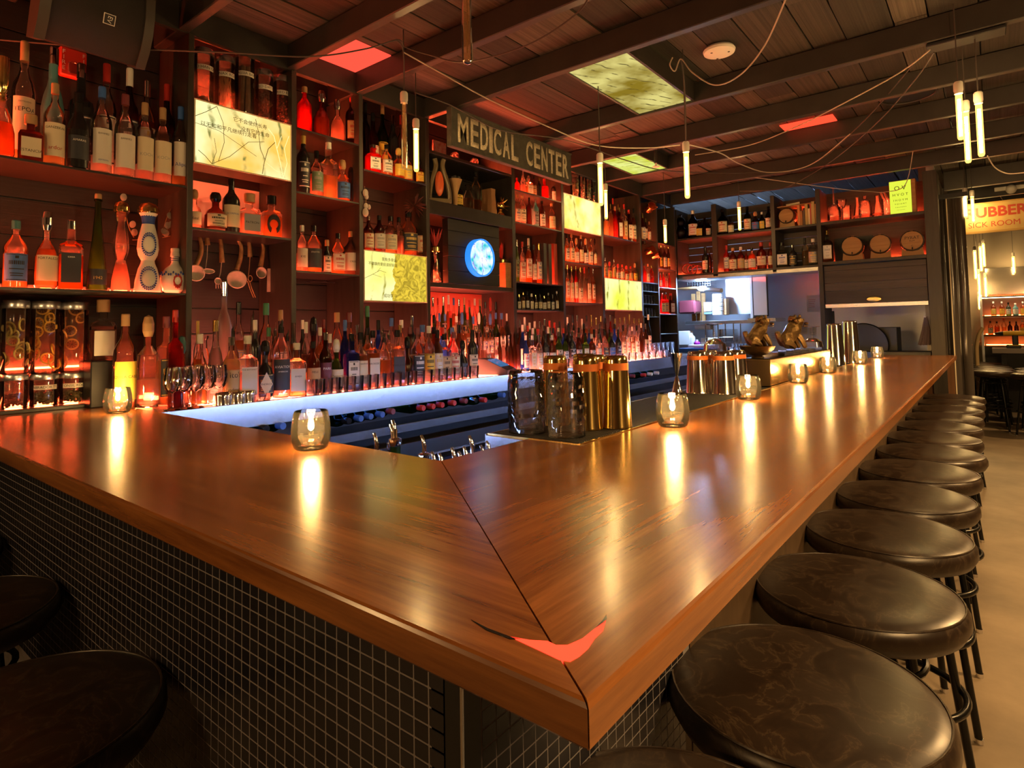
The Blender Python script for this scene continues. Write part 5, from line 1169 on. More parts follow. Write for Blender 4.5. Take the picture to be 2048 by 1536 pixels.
t = thing('paper_bag', 'crumpled brown paper bag behind the gilt ornament', 'bag', (XS - .12, onx(978, 415, XS - .12).y, 2.1875)); random.seed(2); vs = [(x * random.uniform(.8, 1.1), y * random.uniform(.8, 1.1), z_) for z_ in (0, .08, .16, .2) for x, y in ((-.05, -.03), (.05, -.03), (.05, .03), (-.05, .03))]
obj('bag', MB().add(vs, [(i * 4 + j, i * 4 + (j + 1) % 4, i * 4 + 4 + (j + 1) % 4, i * 4 + 4 + j) for i in range(3) for j in range(4)]).mesh('bag', smooth=False), mat('kraft paper', (0.40, 0.2, 0.09), .7), t)
for i, px in enumerate((909, 948)):
    Q = onx(px, 305, XS - .08); t = thing('glass_skull', 'small clear glass skull, %s behind the sign' % ORD[i], 'ornament', (XS - .08, Q.y, 2.5055), R(60), 'glass skulls'); obj('cranium', MB().ball((0, 0, .035), .033, 14, 10, sy=1.15), M['thick'], t); obj('jaw', MB().box((-.018, -.036, .0), (.018, -.005, .02), c=.004), M['thick'], t)
    for s in (-1, 1): obj('eye_socket', MB().ball((s * .012, -.032, .032), .008, 8, 6), M['inkr'], t)
o = obj('wall_picture', MB().box((XS - .2, onx(864, 270, XS - .2).y, 2.507), (XS - .19, onx(890, 270, XS - .2).y, 2.66)), mat('pale floral print', (0.6, 0.5, 0.5), .6, noise=.8, nscale=35, col2=(0.45, 0.06, 0.07))); tag(o, 'small floral picture behind the sign beside the fourth post', 'picture')

# ================================================================== SIGN
XG = -2.45; S0, S1 = onx(905, 212, XG), onx(1143, 366, XG); zt, zb = onx(905, 213, XG).z, onx(898, 290, XG).z
sg = thing('wooden_sign', 'long weathered wooden sign with pale painted letters under the beams', 'sign', (0, 0, 0))
y0, y1 = onx(901, 250, XG).y, onx(1143, 340, XG).y; zt = min(zt, 2.698)
grey = mat('weathered grey board', (0.10, 0.092, 0.07), .7, noise=.5, nscale=14, bump=.3)
obj('board', MB().box((XG - .035, y0, zb), (XG, y1, zt), c=.004), grey, sg)
for k, (za, zc) in enumerate(((zb, zb + .014), (zt - .012, zt))): obj('edge_strip', MB().box((XG, y0, za), (XG + .006, y1, zc), c=.001), grey, sg)
obj('edge_strip', MB().box((XG, y0, zb), (XG + .008, y0 + .03, zt), c=.001), grey, sg)
chip = mat('chipped cream paint', (0.78, 0.68, 0.50), .6, noise=.55, nscale=60, col2=(0.42, 0.35, 0.25))
W_ = 'MEDICAL CENTER'; ln = (y1 - y0) - .09; n = len(W_)
def sign_letter(ch, yc, wd, hh):
    me = text_mesh(ch, 1.0, .0, 0.02); xs = [v.co.x for v in me.vertices]; ys = [v.co.y for v in me.vertices]; sx, sy = wd / max(.12, (max(xs) - min(xs))), hh / (max(ys) - min(ys)); mx, my = (max(xs) + min(xs)) / 2, (max(ys) + min(ys)) / 2
    if ch == 'I': sx = .034 / (max(xs) - min(xs))
    for v in me.vertices: v.co = ((v.co.x - mx) * sx, (v.co.y - my) * sy, 0)
    o = obj('letter', me, chip, sg, (XG + .0015, yc, (zt + zb) / 2 + .004), (R(90), 0, R(90)))
    md = o.modifiers.new('solid', 'SOLIDIFY'); md.thickness = .003; md.offset = 0
pos = y0 + .05
for ch in W_:
    wd = {'I': .042, ' ': .075, 'M': .118}.get(ch, .092)
    wd *= ln / (11 * .092 + .118 + .042 + .075)
    if ch != ' ': sign_letter(ch, pos + wd / 2, wd * .80, (zt - zb) * .72)
    pos += wd
# ================================================================== LOUDSPEAKER, ALARM
XP = -2.50; ya, yb = onx(80, 30, XP).y, onx(305, 60, XP).y
sk = thing('loudspeaker', 'black loudspeaker with perforated grille hung above the upper shelf', 'loudspeaker', (XP - .10, (ya + yb) / 2, 2.56))
Mt = Matrix.Rotation(R(22), 4, 'Y'); L = (yb - ya) / 2
obj('cabinet', MB().box((-.13, -L + .02, -.12), (.06, L - .02, .13), c=.02, M=Mt), mat('speaker case', (0.03, 0.026, 0.024), .5), sk)
pr = [(-.02, -.13), (.075, -.125), (.098, -.06), (.104, 0), (.098, .06), (.075, .13), (-.02, .135)]
def prism_y(pr, a, b, M2): return MB().prism([(x, z_) for x, z_ in pr], a, b, M=M2 @ Matrix(((1, 0, 0, 0), (0, 0, 1, 0), (0, 1, 0, 0), (0, 0, 0, 1))))
obj('grille', prism_y(pr, -L + .03, L - .03, Mt), mat('perforated grille', (0.022, 0.018, 0.017), .6, .3, bump=.5, nscale=500), sk)
for s in (-1, 1): obj('end_cap', prism_y([(x * 1.04 + .003, z_ * 1.04) for x, z_ in pr], s * (L - .015) - .016, s * (L - .015) + .016, Mt), mat('speaker trim', (0.05, 0.042, 0.036), .45), sk)
q = Mt @ Vector((.1045, .03, .01)); lg = obj('badge', MB().box((-.001, -.019, -.019), (.0015, .019, .019), M=Matrix.Translation(q) @ Mt), M['white'], sk)
obj('badge_field', MB().box((.0016, -.0165, -.0165), (.0022, .0165, .0165), M=Matrix.Translation(q) @ Mt), M['ink'], lg)
o = obj('badge_letters', text_mesh('EV', .022, .0002), M['inkw'], lg); o.matrix_local = Matrix.Translation(q) @ Mt @ Matrix.Translation((.0025, 0, 0)) @ Matrix.Rotation(R(90), 4, 'Z') @ Matrix.Rotation(R(90), 4, 'X') @ Matrix.Rotation(R(-100), 4, 'Z')
fa = thing('fire_alarm', 'red wall fire alarm with white lettering behind the bottles', 'fire alarm', (XB + .012, onx(145, 128, XB + .03).y, onx(145, 128, XB + .03).z))
hw = (onx(172, 128, XB + .03).y - onx(118, 128, XB + .03).y) / 2
obj('housing', MB().box((0, -hw, -.062), (.035, hw, .062), c=.006), mat('alarm red', (0.5, 0.035, 0.02), .35), fa)
obj('strobe_lens', MB().box((.035, -.022, -.05), (.052, .026, .0), c=.006), M['thick'], fa)
for s in (-1, 1):
    for k, ch in enumerate('FIRE'): obj('letter', text_mesh(ch, .024, .0002), M['inkw'], fa, (.0355, s * hw * .74, .038 - k * .023), (R(90), 0, R(90)))

# ================================================================== CEILING: lit pictures, red lit recess, detector
def cbox(name, x0, x1, y0, y1, z, m, label, fr=True):
    t = thing(name, label, 'ceiling light', (0, 0, 0))
    obj('panel', MB().box((x0, y0, z), (x1, y1, z + .006)), m, t)
    if fr:
        for u in (x0 - .014, x1): obj('side_board', MB().box((u, y0, z - .006), (u + .014, y1, CEIL - .014)), M['beam'], t)
    return t
AC1 = art('marbled yellow ceiling picture', (0.35, 0.24, 0.02), (1.0, 0.88, 0.28), (0.10, 0.07, 0.02), 9, 25, 5.5, .42); AC2 = art('yellow green ceiling picture', (0.7, 0.75, 0.05), (0.95, 1.0, 0.3), (0.2, 0.2, 0.03), 9, 65, 9.5, .5)
cbox('ceiling_light_panel', -1.69, -1.345, 2.625, 3.45, 2.716, AC1, 'large marbled yellow light panel between the ceiling beams')
cbox('ceiling_light_panel', -2.42, -2.11, 4.20, 4.79, 2.716, AC2, 'small yellow green light panel above the twin lit tubes')
rw = glow('red lit panel', (1.0, 0.05, 0.02), 1.2)  # emissive panels carry the red light of the ceiling gaps
cbox('red_recess_glow', -2.75, -2.42, 1.76, 2.04, 2.815, glow('pink red lit panel', (1.0, 0.08, 0.045), .75), 'red lit ceiling recess above the third bay', False)
cbox('red_recess_glow', -1.15, -.80, 4.62, 4.78, 2.815, rw, 'red lit ceiling recess between the far beams', False)
cbox('red_recess_glow', .03, .9, 5.70, 5.76, 2.815, rw, 'red lit ceiling recess above the dividing post', False)
cbox('red_recess_glow', -2.765, -2.735, 1.20, 1.64, 2.80, rw, 'thin red lit slot above the labelled jars', False)
t = thing('smoke_detector', 'round white smoke detector on the ceiling planks', 'smoke detector', (-1.06, 3.12, CEIL - .045)); obj('dome', MB().lathe([(0, 0), (.055, .001), (.078, .010), (.082, .022), (.075, .033), (0, .033)], 32), M['white'], t)
for k in range(3): obj('vent_hole', MB().lathe([(0, -.0006), (.006, -.0006), (.006, .004), (0, .004)], 10, c=(.05 * math.cos(k * 2.1), .05 * math.sin(k * 2.1), .0006)), M['black'], t)
t = thing('sprinkler_head', 'small ceiling sprinkler head near the yellow green panel', 'sprinkler', (-1.98, 4.3, 2.60)); obj('pipe', MB().lathe([(0, .03), (.012, .03), (.012, .24), (0, .24)], 10), M['beam'], t); obj('deflector', MB().lathe([(0, 0), (.028, .0), (.028, .004), (.008, .012), (.008, .03), (0, .03)], 16), M['white'], t)

# ================================================================== PENDANTS
M['core'] = glow('filament core', (1.0, 0.70, 0.32), 210.0)
def bulbglass():
    m, t, out = nt('glowing amber glass'); tr = N(t, 'BsdfTransparent', Color=(1, .9, .7, 1)); e = N(t, 'Emission', Color=(1.0, .5, .08, 1), Strength=3.0); mx = N(t, 'MixShader'); mx.inputs[0].default_value = .55
    t.links.new(tr.outputs[0], mx.inputs[1]); t.links.new(e.outputs[0], mx.inputs[2]); t.links.new(mx.outputs[0], out.inputs[0]); return m
M['amber_on'] = bulbglass()
def pendant(px, py, depth, L, label, lit=True, cord=True, r=.0135, P=None, tilt=0):
    P = P or atd(px, py, depth); t = thing('tube_pendant', label, 'pendant lamp', P, 0, 'filament tube pendants')
    if tilt: t.rotation_euler = (tilt, 0, 0)
    obj('socket', MB().lathe([(0, .052), (.014, .052), (.0185, .045), (.019, .012), (.0165, .004), (.0165, -.004), (0, -.004)], 18), M['socket'], t)
    obj('glass_tube', MB().lathe([(.0125, .002), (r, -.02), (r, -L + .012), (r * .7, -L + .003), (0, -L)], 16), M['amber_on'] if lit else M['bulb_off'], t)
    if lit: obj('filament', MB().tube([(0, 0, -.03), (0, 0, -L + .02)], .0062, 8), M['core'], t)
    else: obj('filament', MB().tube([(0, 0, -.03), (.003, 0, -L * .5), (0, 0, -L + .03)], .0012, 6), M['brass'], t)
    if cord: obj('cord', MB().tube([(0, 0, .05), (0, 0, max(.12, CEIL - P.z - .01))], .003, 6), M['cord'], t)
    return t
pendant(808, 205, 2.9, .33, 'unlit glass tube pendant before the third bay', False)
pendant(832, 257, 3.2, .235, 'lit tube pendant in front of the third bay shelf')
pendant(1200, 325, 3.35, .245, 'lit tube pendant right of the sign, the brighter of two')
pendant(1211, 380, 5.0, .245, 'lit tube pendant half hidden behind a brighter one')
pendant(1372, 303, 3.15, .25, 'lit tube pendant hanging alone above the tin cups')
pendant(1478, 414, 5.6, .22, 'small lit tube pendant before the far cabinet')
pendant(1330, 450, 5.6, .17, 'small lit tube pendant at the end of the bottle wall')
pendant(1917, 186, 2.75, .22, 'lit tube pendant, upper of three over the stools')
pendant(1931, 222, 3.0, .265, 'lit tube pendant, lowest of three over the stools')
pendant(1957, 206, 2.8, .255, 'lit tube pendant, outermost of three over the stools')
pendant(1930, 388, 5.3, .215, 'lit tube pendant before the red lettered sign')
pendant(1944, 392, 5.5, .25, 'lit tube pendant touching the red lettering')
pendant(932, -60, 1.55, .25, 'unlit glass tube pendant cut by the picture top', False)
for i, (px, py, d, L) in enumerate([(1949, 500, 8.6, .42), (1960, 492, 8.9, .38), (1966, 486, 9.0, .36), (1957, 545, 9.2, .40), (1970, 552, 9.4, .36), (2026, 512, 9.2, .27), (2013, 540, 9.6, .24), (1958, 590, 9.3, .24)]): pendant(px, py, d, L, 'bright tube pendant in the further room, %s from the dark panels' % ORD[i], r=.02, tilt=.35 if i == 7 else 0)
# spots above the seats are added lights without pendant bodies
# cords swagged under the beams
def wire(pts, m, label, r=.0032, n=10):
    o = obj('swag_cord', MB().tube(smooth_curve([p if isinstance(p, Vector) else atd(*p) for p in pts], n), r, 6), M[m]); tag(o, label, 'cord', 'swagged lamp cords')
wire([(-20, 78, 2.3), (200, 95, 2.35), (450, 105, 2.4), (620, 113, 2.5), (730, 98, 2.7), (795, 80, 2.8), (812, 95, 2.85), (860, 110, 2.8), (930, 124, 2.6), (1050, 92, 2.3), (1150, 30, 2.1), (1185, -20, 2.0)], 'cord', 'long dark cord swagged from the loudspeaker past the red recess')
wire([(795, 82, 2.8), (806, 100, 2.85), (808, 150, 2.9), (808, 195, 2.9)], 'cord', 'short dark cord dropping to the unlit tube')
wire([(808, 105, 2.85), (880, 145, 2.95), (980, 200, 3.1), (1100, 255, 3.3), (1190, 290, 3.4), (1290, 296, 3.4), (1360, 290, 3.3)], 'cordw', 'pale cord running over the sign to the lone lit tube')
wire([(830, 185, 3.2), (905, 212, 3.3), (1000, 260, 3.4), (1130, 280, 3.6), (1250, 320, 3.8), (1340, 342, 4.2), (1500, 345, 4.6), (1620, 330, 4.6), (1720, 250, 4.0), (1830, 125, 3.2)], 'cord', 'dark cord looping below the far beams')
wire([(1345, 115, 2.9), (1340, 130, 2.9), (1350, 142, 2.9), (1362, 118, 2.9), (1385, 145, 2.8), (1430, 170, 2.7), (1480, 150, 2.5), (1530, 90, 2.3), (1575, -10, 2.0)], 'cordw', 'pale cord looping below the smoke detector')
wire([(1362, 118, 2.9), (1368, 160, 2.95), (1371, 220, 3.05), (1372, 290, 3.15)], 'cord', 'dark cord from the ceiling hook to the lone tube')
wire([(1860, 100, 2.7), (1800, 145, 2.9), (1700, 200, 3.2), (1600, 250, 3.6), (1500, 290, 4.0), (1390, 310, 4.2)], 'cordw', 'tan cord running back from the ceiling plate')
wire([(1868, 105, 2.7), (1830, 160, 3.0), (1760, 240, 3.5), (1680, 310, 4.2), (1620, 350, 4.6), (1560, 378, 4.9), (1480, 382, 5.2)], 'cord', 'violet grey cord crossing before the books')
wire([(1372, 288, 3.15), (1440, 306, 3.6), (1480, 328, 4.0), (1540, 345, 4.4), (1620, 330, 4.3), (1700, 268, 3.9)], 'cordw', 'reddish cord from the lone tube to the far beams')
wire([Vector((-1.62, 5.6, 2.702)), (1680, 378, 5.1), (1740, 383, 5.2), (1770, 384, 5.2), (1810, 370, 5.0), Vector((-.42, 5.6, 2.702))], 'cordw', 'tan cord hanging before the eye chart')
wire([(1975, 312, 3.2), (1990, 335, 3.3), (2015, 347, 3.3), (2050, 345, 3.2)], 'cordw', 'short red and tan cord at the picture edge')
wire([(1970, 315, 5.5), (1985, 360, 6.0), (2005, 400, 6.4), (2030, 432, 6.6), (2050, 430, 6.6)], 'cordw', 'pale cord crossing the red lettered sign')
t = thing('ceiling_plate', 'black ceiling plate holding the stool pendants', 'ceiling plate', onz(1925, 80, 2.69)); obj('plate', MB().box((-.14, -.05, -.01), (.16, .05, .008), c=.004), M['black'], t)
# air outlet ring
t = thing('ceiling_vent', 'round dark ceiling vent beyond the stool pendants', 'vent', (-.35, 4.52, CEIL - .03)); obj('outer_ring', MB().tube(circle(.15, 0, 30), .006, 6, closed=True), M['beam'], t); obj('grille_disc', MB().lathe([(0, .004), (.14, .004), (.14, .012), (0, .012)], 30), M['black'], t)

# ================================================================== FAR CABINET over the kitchen hatch
fc = thing('far_cabinet', 'dark wood cabinet of shelves over the kitchen hatch', 'cabinet', (0, 0, 0))
UX = [ony(px, 480, YF).x for px in (1352, 1424, 1434, 1543, 1551, 1634, 1643, 1850, 1880)]
D = .34; zs, zl = 2.35, 1.945; ztop = 2.69
def fbox(n, x0, x1, z0, z1, m=None, y0=None, y1=None): return obj(n, MB().box((x0, y0 or YF, z0), (x1, y1 or YF + D, z1), c=.002), m or M['post'], fc)
for a, b in ((UX[0] - .02, UX[0] + .012), (UX[1], UX[2]), (UX[3], UX[4])): fbox('upright', a, b, 1.90, ztop)
fbox('upright', UX[5], UX[6], 0.0, ztop); fbox('upright', UX[7] + .005, UX[8], 0, ztop + .02)
for a, b in ((UX[0] + .012, UX[1]), (UX[2], UX[3]), (UX[4], UX[5])): fbox('shelf', a, b, zs - .02, zs); fbox('shelf', a, b, zl - .02, zl)
fbox('shelf', UX[6], UX[7] + .005, zs - .022, zs + .006); fbox('shelf', UX[6], UX[7] + .005, 1.935, 1.965)
fbox('lintel', UX[0] - .02, UX[5], 1.885, 1.924, M['steel'])
for k in range(9): fbox('back_slat', UX[0], UX[5], 1.95 + k * .082, 1.95 + k * .082 + .074, M['plank_x'], YF + D - .012, YF + D)
fbox('back_board', UX[6], UX[7], 1.96, ztop, M['plank_x'], YF + D - .012, YF + D)
for (x0, x1, z0) in ((UX[0] + .02, UX[1], zl), (UX[2], UX[3], zl), (UX[4] + .05, UX[5], zs), (UX[6], UX[7], zs + .006), (UX[6], UX[7], 1.965)): obj('led_strip', MB().box((x0 + .02, YF + D - .03, z0 + .001), (x1 - .02, YF + D - .02, z0 + .010)), M['led'], fc)
# roll-up shutter
rs = thing('roll_up_shutter', 'planked roll-up shutter half closed over the right hatch', 'shutter', (0, 0, 0)); zz = 1.555
for k, h in enumerate((.125, .075, .12, .05)): obj('plank', MB().box((UX[6] + .006, YF + .02 + random.uniform(0, .003), zz), (UX[7] - .002, YF + .045, zz + h - .002), c=.001), M['plank_x'], rs); zz += h
obj('bottom_rail', MB().box((UX[6] + .004, YF + .015, 1.515), (UX[7], YF + .05, 1.552), c=.002), M['steel'], rs)
obj('pull', MB().lathe([(0, 0), (.05, 0), (.045, .012), (0, .016)], 18, sx=1.3, sy=.5, M=Matrix.Translation(((UX[6] + UX[7]) / 2, YF + .02, 1.585)) @ Matrix.Rotation(R(90), 4, 'X')), M['brass'], rs)
gF = 'bottles in the far cabinet'; YB = YF + .07
rowof('''1386 421 18 std d w W
1400 440 14 std d y k
1409 413 12 decant d n n
1417 441 11 std d w k''', YB, zs, 'the upper shelf by the soda siphon', gF, plane='y')
rowof('''1446 418 19 std d k k
1462 434 12 std a w k
1495 413 14 std g k k
1511 423 15 squat d b w
1524 424 10 std d y W
1537 413 12 std d w k''', YB, zs, 'the upper shelf behind the small lit tube', gF, plane='y')
rowof('1411 494 13 wine k w k\n1419 500 9 std d n k', YB, zl, 'the shelf by the coiled cable', gF, plane='y')
rowof('''1453 491 11 tall r w r
1466 496 15 std d k w
1482 494 14 std d o W
1493 498 8 std d w k
1504 496 15 std a w k
1523 485 18 wine d k r
1541 485 10 wine d w r''', YB, zl, 'the lower shelf behind the small lit tube', gF, plane='y')
rowof('''1564.5 485 22 square y w k .45
1585.6 490 16 std k d s
1610.6 476 13 wine y n k
1627 477.5 20 std c x W''', YB, zl, 'the lower shelf under the books', gF, plane='y')
for k in range(4): rowof('1655 461 19 square o w o', YB + .0 + k * .072, 1.9655, 'the barrel shelf file, %s deep' % ORD[k], gF, plane='y')[0]['label'] = 'square bottle with pale label beside the barrels, %s in the file' % ORD[k]
t = thing('soda_siphon', 'round dark glass soda siphon in the upper left cabinet', 'siphon', (ony(1362, 480, YB).x, YB, zs)); obj('globe', MB().ball((0, 0, .08), .075, 16, 10, sz=1.05), MG['d'], t); obj('upper_globe', MB().ball((0, 0, .2), .06, 16, 10), MG['d'], t); obj('neck', MB().lathe([(.02, .25), (.018, .28), (.026, .285), (0, .29)], 12), M['chrome'], t)
t = thing('coiled_cable', 'red lit coil of cable in the lower left cabinet', 'cable', (ony(1378, 540, YB).x, YB + .05, zl))
for k in range(3): obj('loop', MB().tube([(.06 * math.cos(a * .45) + k * .05 - .04, .02 * k, .075 + .055 * math.sin(a * .45) - k * .012) for a in range(14)], .006, 6, closed=True), M['inkr'], t)  # red light on the cable is put into its colour
def barrel(P, r, L, label, text=None, cradle=True):
    t = thing('cask', label, 'barrel', P, R(random.uniform(-4, 8)), 'small oak casks'); Mx = Matrix.Translation((0, 0, r + .045)) @ Matrix.Rotation(R(90), 4, 'X'); n = 16
    for i in range(n):
        a0, a1 = 2 * math.pi * i / n + .01, 2 * math.pi * (i + 1) / n - .01; vs = []
        for zz, rr in ((-L / 2, r * .9), (-L / 5, r), (L / 5, r), (L / 2, r * .9)):
            for a, q in ((a0, rr), (a1, rr), (a1, rr - .008), (a0, rr - .008)): vs.append(Mx @ Vector((q * math.cos(a), q * math.sin(a), zz)))
        fs = [(j * 4 + k, j * 4 + (k + 1) % 4, j * 4 + 4 + (k + 1) % 4, j * 4 + 4 + k) for j in range(3) for k in range(4)] + [(3, 2, 1, 0), (12, 13, 14, 15)]
        obj('stave', MB().add(vs, fs), M['oak'], t)
    for zz, rr in ((-L * .42, r * .935), (-L * .25, r * .99), (L * .25, r * .99), (L * .42, r * .935)): obj('hoop', MB().lathe([(rr + .001, zz - .010), (rr + .0035, zz - .010), (rr + .0035, zz + .010), (rr + .001, zz + .010)], 28, M=Mx), M['iron'], t)
    hd = obj('head', MB().lathe([(0, L / 2 - .014), (r * .87, L / 2 - .014), (r * .87, L / 2 - .006), (0, L / 2 - .006)], 28, M=Mx), M['oak'], t)
    obj('bung', MB().lathe([(0, 0), (.012, 0), (.012, .02), (0, .022)], 12, c=(0, 0, 2 * r + .04)), M['oak'], t)
    if text:
        for s, sz, dz in text: obj('brand_print', text_mesh(s, sz, .0004), M['ink'], hd, (0, -L / 2 + .0055, r + .045 + dz), (R(90), 0, 0))
    obj('spigot', MB().tube([(0, -L / 2 + .006, .045 + r * .28), (0, -L / 2 - .02, .045 + r * .28), (0, -L / 2 - .022, .035 + r * .2)], .005, 8), M['black'], t)
    if cradle:
        for s in (-1, 1): obj('cradle_board', MB().prism([(-r * .95, 0), (r * .95, 0), (r * .85, .075), (r * .5, .05), (0, .042), (-r * .5, .05), (-r * .85, .075)], s * L * .3 - .012, s * L * .3 + .012, M=Matrix(((1, 0, 0, 0), (0, 0, 1, 0), (0, 1, 0, 0), (0, 0, 0, 1)))), M['oak'], t)
    return t
for px, rpx, label, tx in ((1702, 22, 'small oak cask nearest the square bottles', None), (1757, 22, 'small oak cask in the middle of three', None), (1822, 24, 'small oak cask stamped with dark letters', [('PYRAT', .038, .024), ('RUM', .02, -.004), ('C', .024, -.05)])):
    c = ony(px, 500, YF + .03); r = rpx * mpp(c) * 1.02; barrel((c.x, YF + .155, 1.9655), r, .26, label, tx)
c = ony(1573, 440, YF + .05); barrel((c.x, YF + .15, zs + .0005), .078, .2, 'little oak cask beside the row of books')
for i, (px, top, wp, col) in enumerate(((1596.5, 410, 5, (0.6, 0.25, 0.1)), (1602, 422, 5, (0.4, 0.16, 0.05)), (1607, 420, 4, (0.1, 0.07, 0.06)), (1612, 408, 6, (0.45, 0.34, 0.14)), (1617.5, 417, 4, (0.7, 0.6, 0.4)), (1620.5, 408, 3, (0.45, 0.08, 0.06)), (1625, 403, 7, (0.5, 0.40, 0.18)), (1631, 408, 4, (0.55, 0.3, 0.1)))):
    T = ony(px, top, YF + .06); w_ = wp * mpp(T) * .93; hb = T.z - zs
    bkk = thing('book', 'upright book in the far cabinet, %s from the little cask' % ORD[i], 'book', (T.x, YF + .06, zs + .0005), 0, 'books in the far cabinet')
    cm = mat('book cover', col, .6); mb = MB(); mb.box((-w_ / 2, 0, 0), (-w_ / 2 + .002, .14, hb)); mb.box((w_ / 2 - .002, 0, 0), (w_ / 2, .14, hb)); mb.box((-w_ / 2, -.002, 0), (w_ / 2, .001, hb)); obj('cover', mb, cm, bkk)
    obj('pages', MB().box((-w_ / 2 + .002, .002, .004), (w_ / 2 - .002, .135, hb - .004)), M['cream'], bkk)
o = obj('paper_board', MB().box((ony(1556, 405, YF + .1).x, YF + .05, 2.565), (ony(1625, 400, YF + .1).x, YF + .25, 2.575), c=.002), M['oak']); tag(o, 'thin board lying across the cask and the books', 'board')
o = obj('paper_roll', MB().tube([(ony(1572, 402, YF + .1).x, YF + .1, 2.588), (ony(1598, 399, YF + .1).x, YF + .12, 2.60)], .012, 10), M['cream']); tag(o, 'rolled paper on the board above the books', 'paper')
# laboratory glass
def lab(px, top, wp, kind, label):
    T = ony(px, top, YB); z0 = zs + .0062; h = T.z - z0; r = wp * mpp(T) / 2; t = thing('laboratory_flask', label, 'flask', (T.x, YB, z0), 0, 'laboratory glass')
    if kind == 'erlen': p = [(0, 0), (r * .95, 0), (r, .008), (r * .36, h * .72), (r * .34, h * .95), (r * .42, h)]
    elif kind == 'beaker': p = [(0, 0), (r * .95, 0), (r, .008), (r, h * .95), (r * 1.05, h)]
    elif kind == 'round': p = [(0, 0), (r * .8, 0), (r, .02), (r, h * .5), (r * .75, h * .75), (r * .3, h * .83), (r * .28, h)]
    else: p = [(0, 0), (r * .85, 0), (r, .015), (r, h * .28), (r * .8, h * .42), (r * .22, h * .5), (r * .12, h * .6), (r * .1, h)]
    obj('wall', MB().lathe(p + [(p[-1][0] * .93, h)] + [(a * .93, b + .003) for a, b in reversed(p[1:-1])] + [(0, .004)], 22), M['clear'], t)
    obj('contents', MB().lathe([(0, .005), (p[2][0] * .9, .006), (p[2][0] * .88, h * .16), (0, h * .16)], 20), ML['p'], t)
    return t
lab(1666, 375, 28, 'long', 'long-necked round flask beside the upright'); lab(1692, 412, 20, 'beaker', 'squat glass jar behind the wine glass'); lab(1714, 395, 20, 'erlen', 'conical flask beside the lettered round bottle')
B = lab(1729, 392, 28, 'round', 'round glass bottle with dark lettering in the cabinet'); obj('print', text_mesh('XO', .04, .0003), M['ink'], B, (0, -.083, .12), (R(90), 0, 0)); obj('print', text_mesh('AMSTERDAM', .018, .0003), M['ink'], B, (0, -.083, .085), (R(90), 0, 0))
lab(1754, 391, 25, 'erlen', 'tall conical flask in the middle of the cabinet'); lab(1773, 398, 20, 'beaker', 'wide beaker behind the eye chart'); lab(1790, 399, 13, 'beaker', 'narrow tall beaker before the eye chart')
t = coupe((ony(1684, 420, YB - .03).x, YB - .03, zs + .0062), 'stemmed glass in front of the squat jar', True, .045, .2)
for i, (px, d) in enumerate(((1768, 0), (1775, .02))):
    c = ony(px, 400, YB + .1); o = obj('glass_tube', MB().tube([(c.x + .05, YB + .08 + d, zs + .007), (c.x - .03, YB + .12 + d, zs + .26)], .012, 10), M['clear']); tag(o, 'glass tube leaning behind the beakers, %s of two' % ORD[i], 'tube', 'leaning glass tubes')
a, b = ony(1780, 420, YF + .02), ony(1824, 420, YF + .02)
ec = thing('eye_chart_light_box', 'yellow lit eye chart standing in the cabinet', 'light box', (0, 0, 0)); z0, z1 = zs + .0065, 2.665
obj('case', MB().box((a.x, YF + .03, z0), (b.x + .035, YF + .12, z1), c=.003), M['oak'], ec); obj('chart', MB().box((a.x + .002, YF + .026, z0 + .006), (b.x, YF + .0295, z1 - .006)), glow('chart glow', (0.75, 0.85, 0.06), .6), ec)
for s, sz, zz in (('O V', .055, .235), ('H V O T', .034, .175), ('I H O Y M', .026, .125), ('V O I A M T', .018, .09), ('T M A V O X H', .013, .06), ('X U Y O A T H I', .009, .035)): obj('chart_letters', text_mesh(s, sz, .0003), M['ink'], ec, ((a.x + b.x) / 2, YF + .0255, z0 + zz), (R(90), 0, 0))
o = obj('slate_board', MB().box((ony(1668, 470, YF + .3).x, YF + .30, 1.97), (ony(1747, 470, YF + .3).x, YF + .31, 2.22)), mat('slate', (0.03, 0.035, 0.04), .5)); tag(o, 'dark slate board leaning behind the casks', 'board')
# corner mug and things hanging in the end bays
c = onx(1295, 420, XS + .0); t = thing('copper_mug', 'copper mug hanging under the beams at the end bays', 'mug', (c.x, c.y, c.z), R(30)); t.rotation_euler = (R(70), 0, R(60))
obj('cup', MB().lathe([(0, 0), (.04, 0), (.045, .01), (.045, .09), (.042, .09), (.04, .006), (0, .004)], 20), M['copper'], t); obj('handle', MB().tube([(.045, 0, .02), (.075, 0, .03), (.075, 0, .07), (.045, 0, .08)], .005, 8), M['brass'], t)
for i, (px, py) in enumerate(((1294, 503), (1305, 512))):
    c = onx(px, py, XS - .02); t = thing('copper_mug', 'copper mug hanging above the racked glasses, %s of two' % ORD[i], 'mug', (c.x, c.y, c.z)); t.rotation_euler = (R(80), 0, R(70 + 20 * i)); obj('cup', MB().lathe([(0, 0), (.035, 0), (.04, .01), (.04, .085), (.037, .085), (.035, .006), (0, .004)], 18), M['copper'], t); obj('handle', MB().tube([(.04, 0, .02), (.065, 0, .03), (.065, 0, .065), (.04, 0, .075)], .004, 8), M['copper'], t)
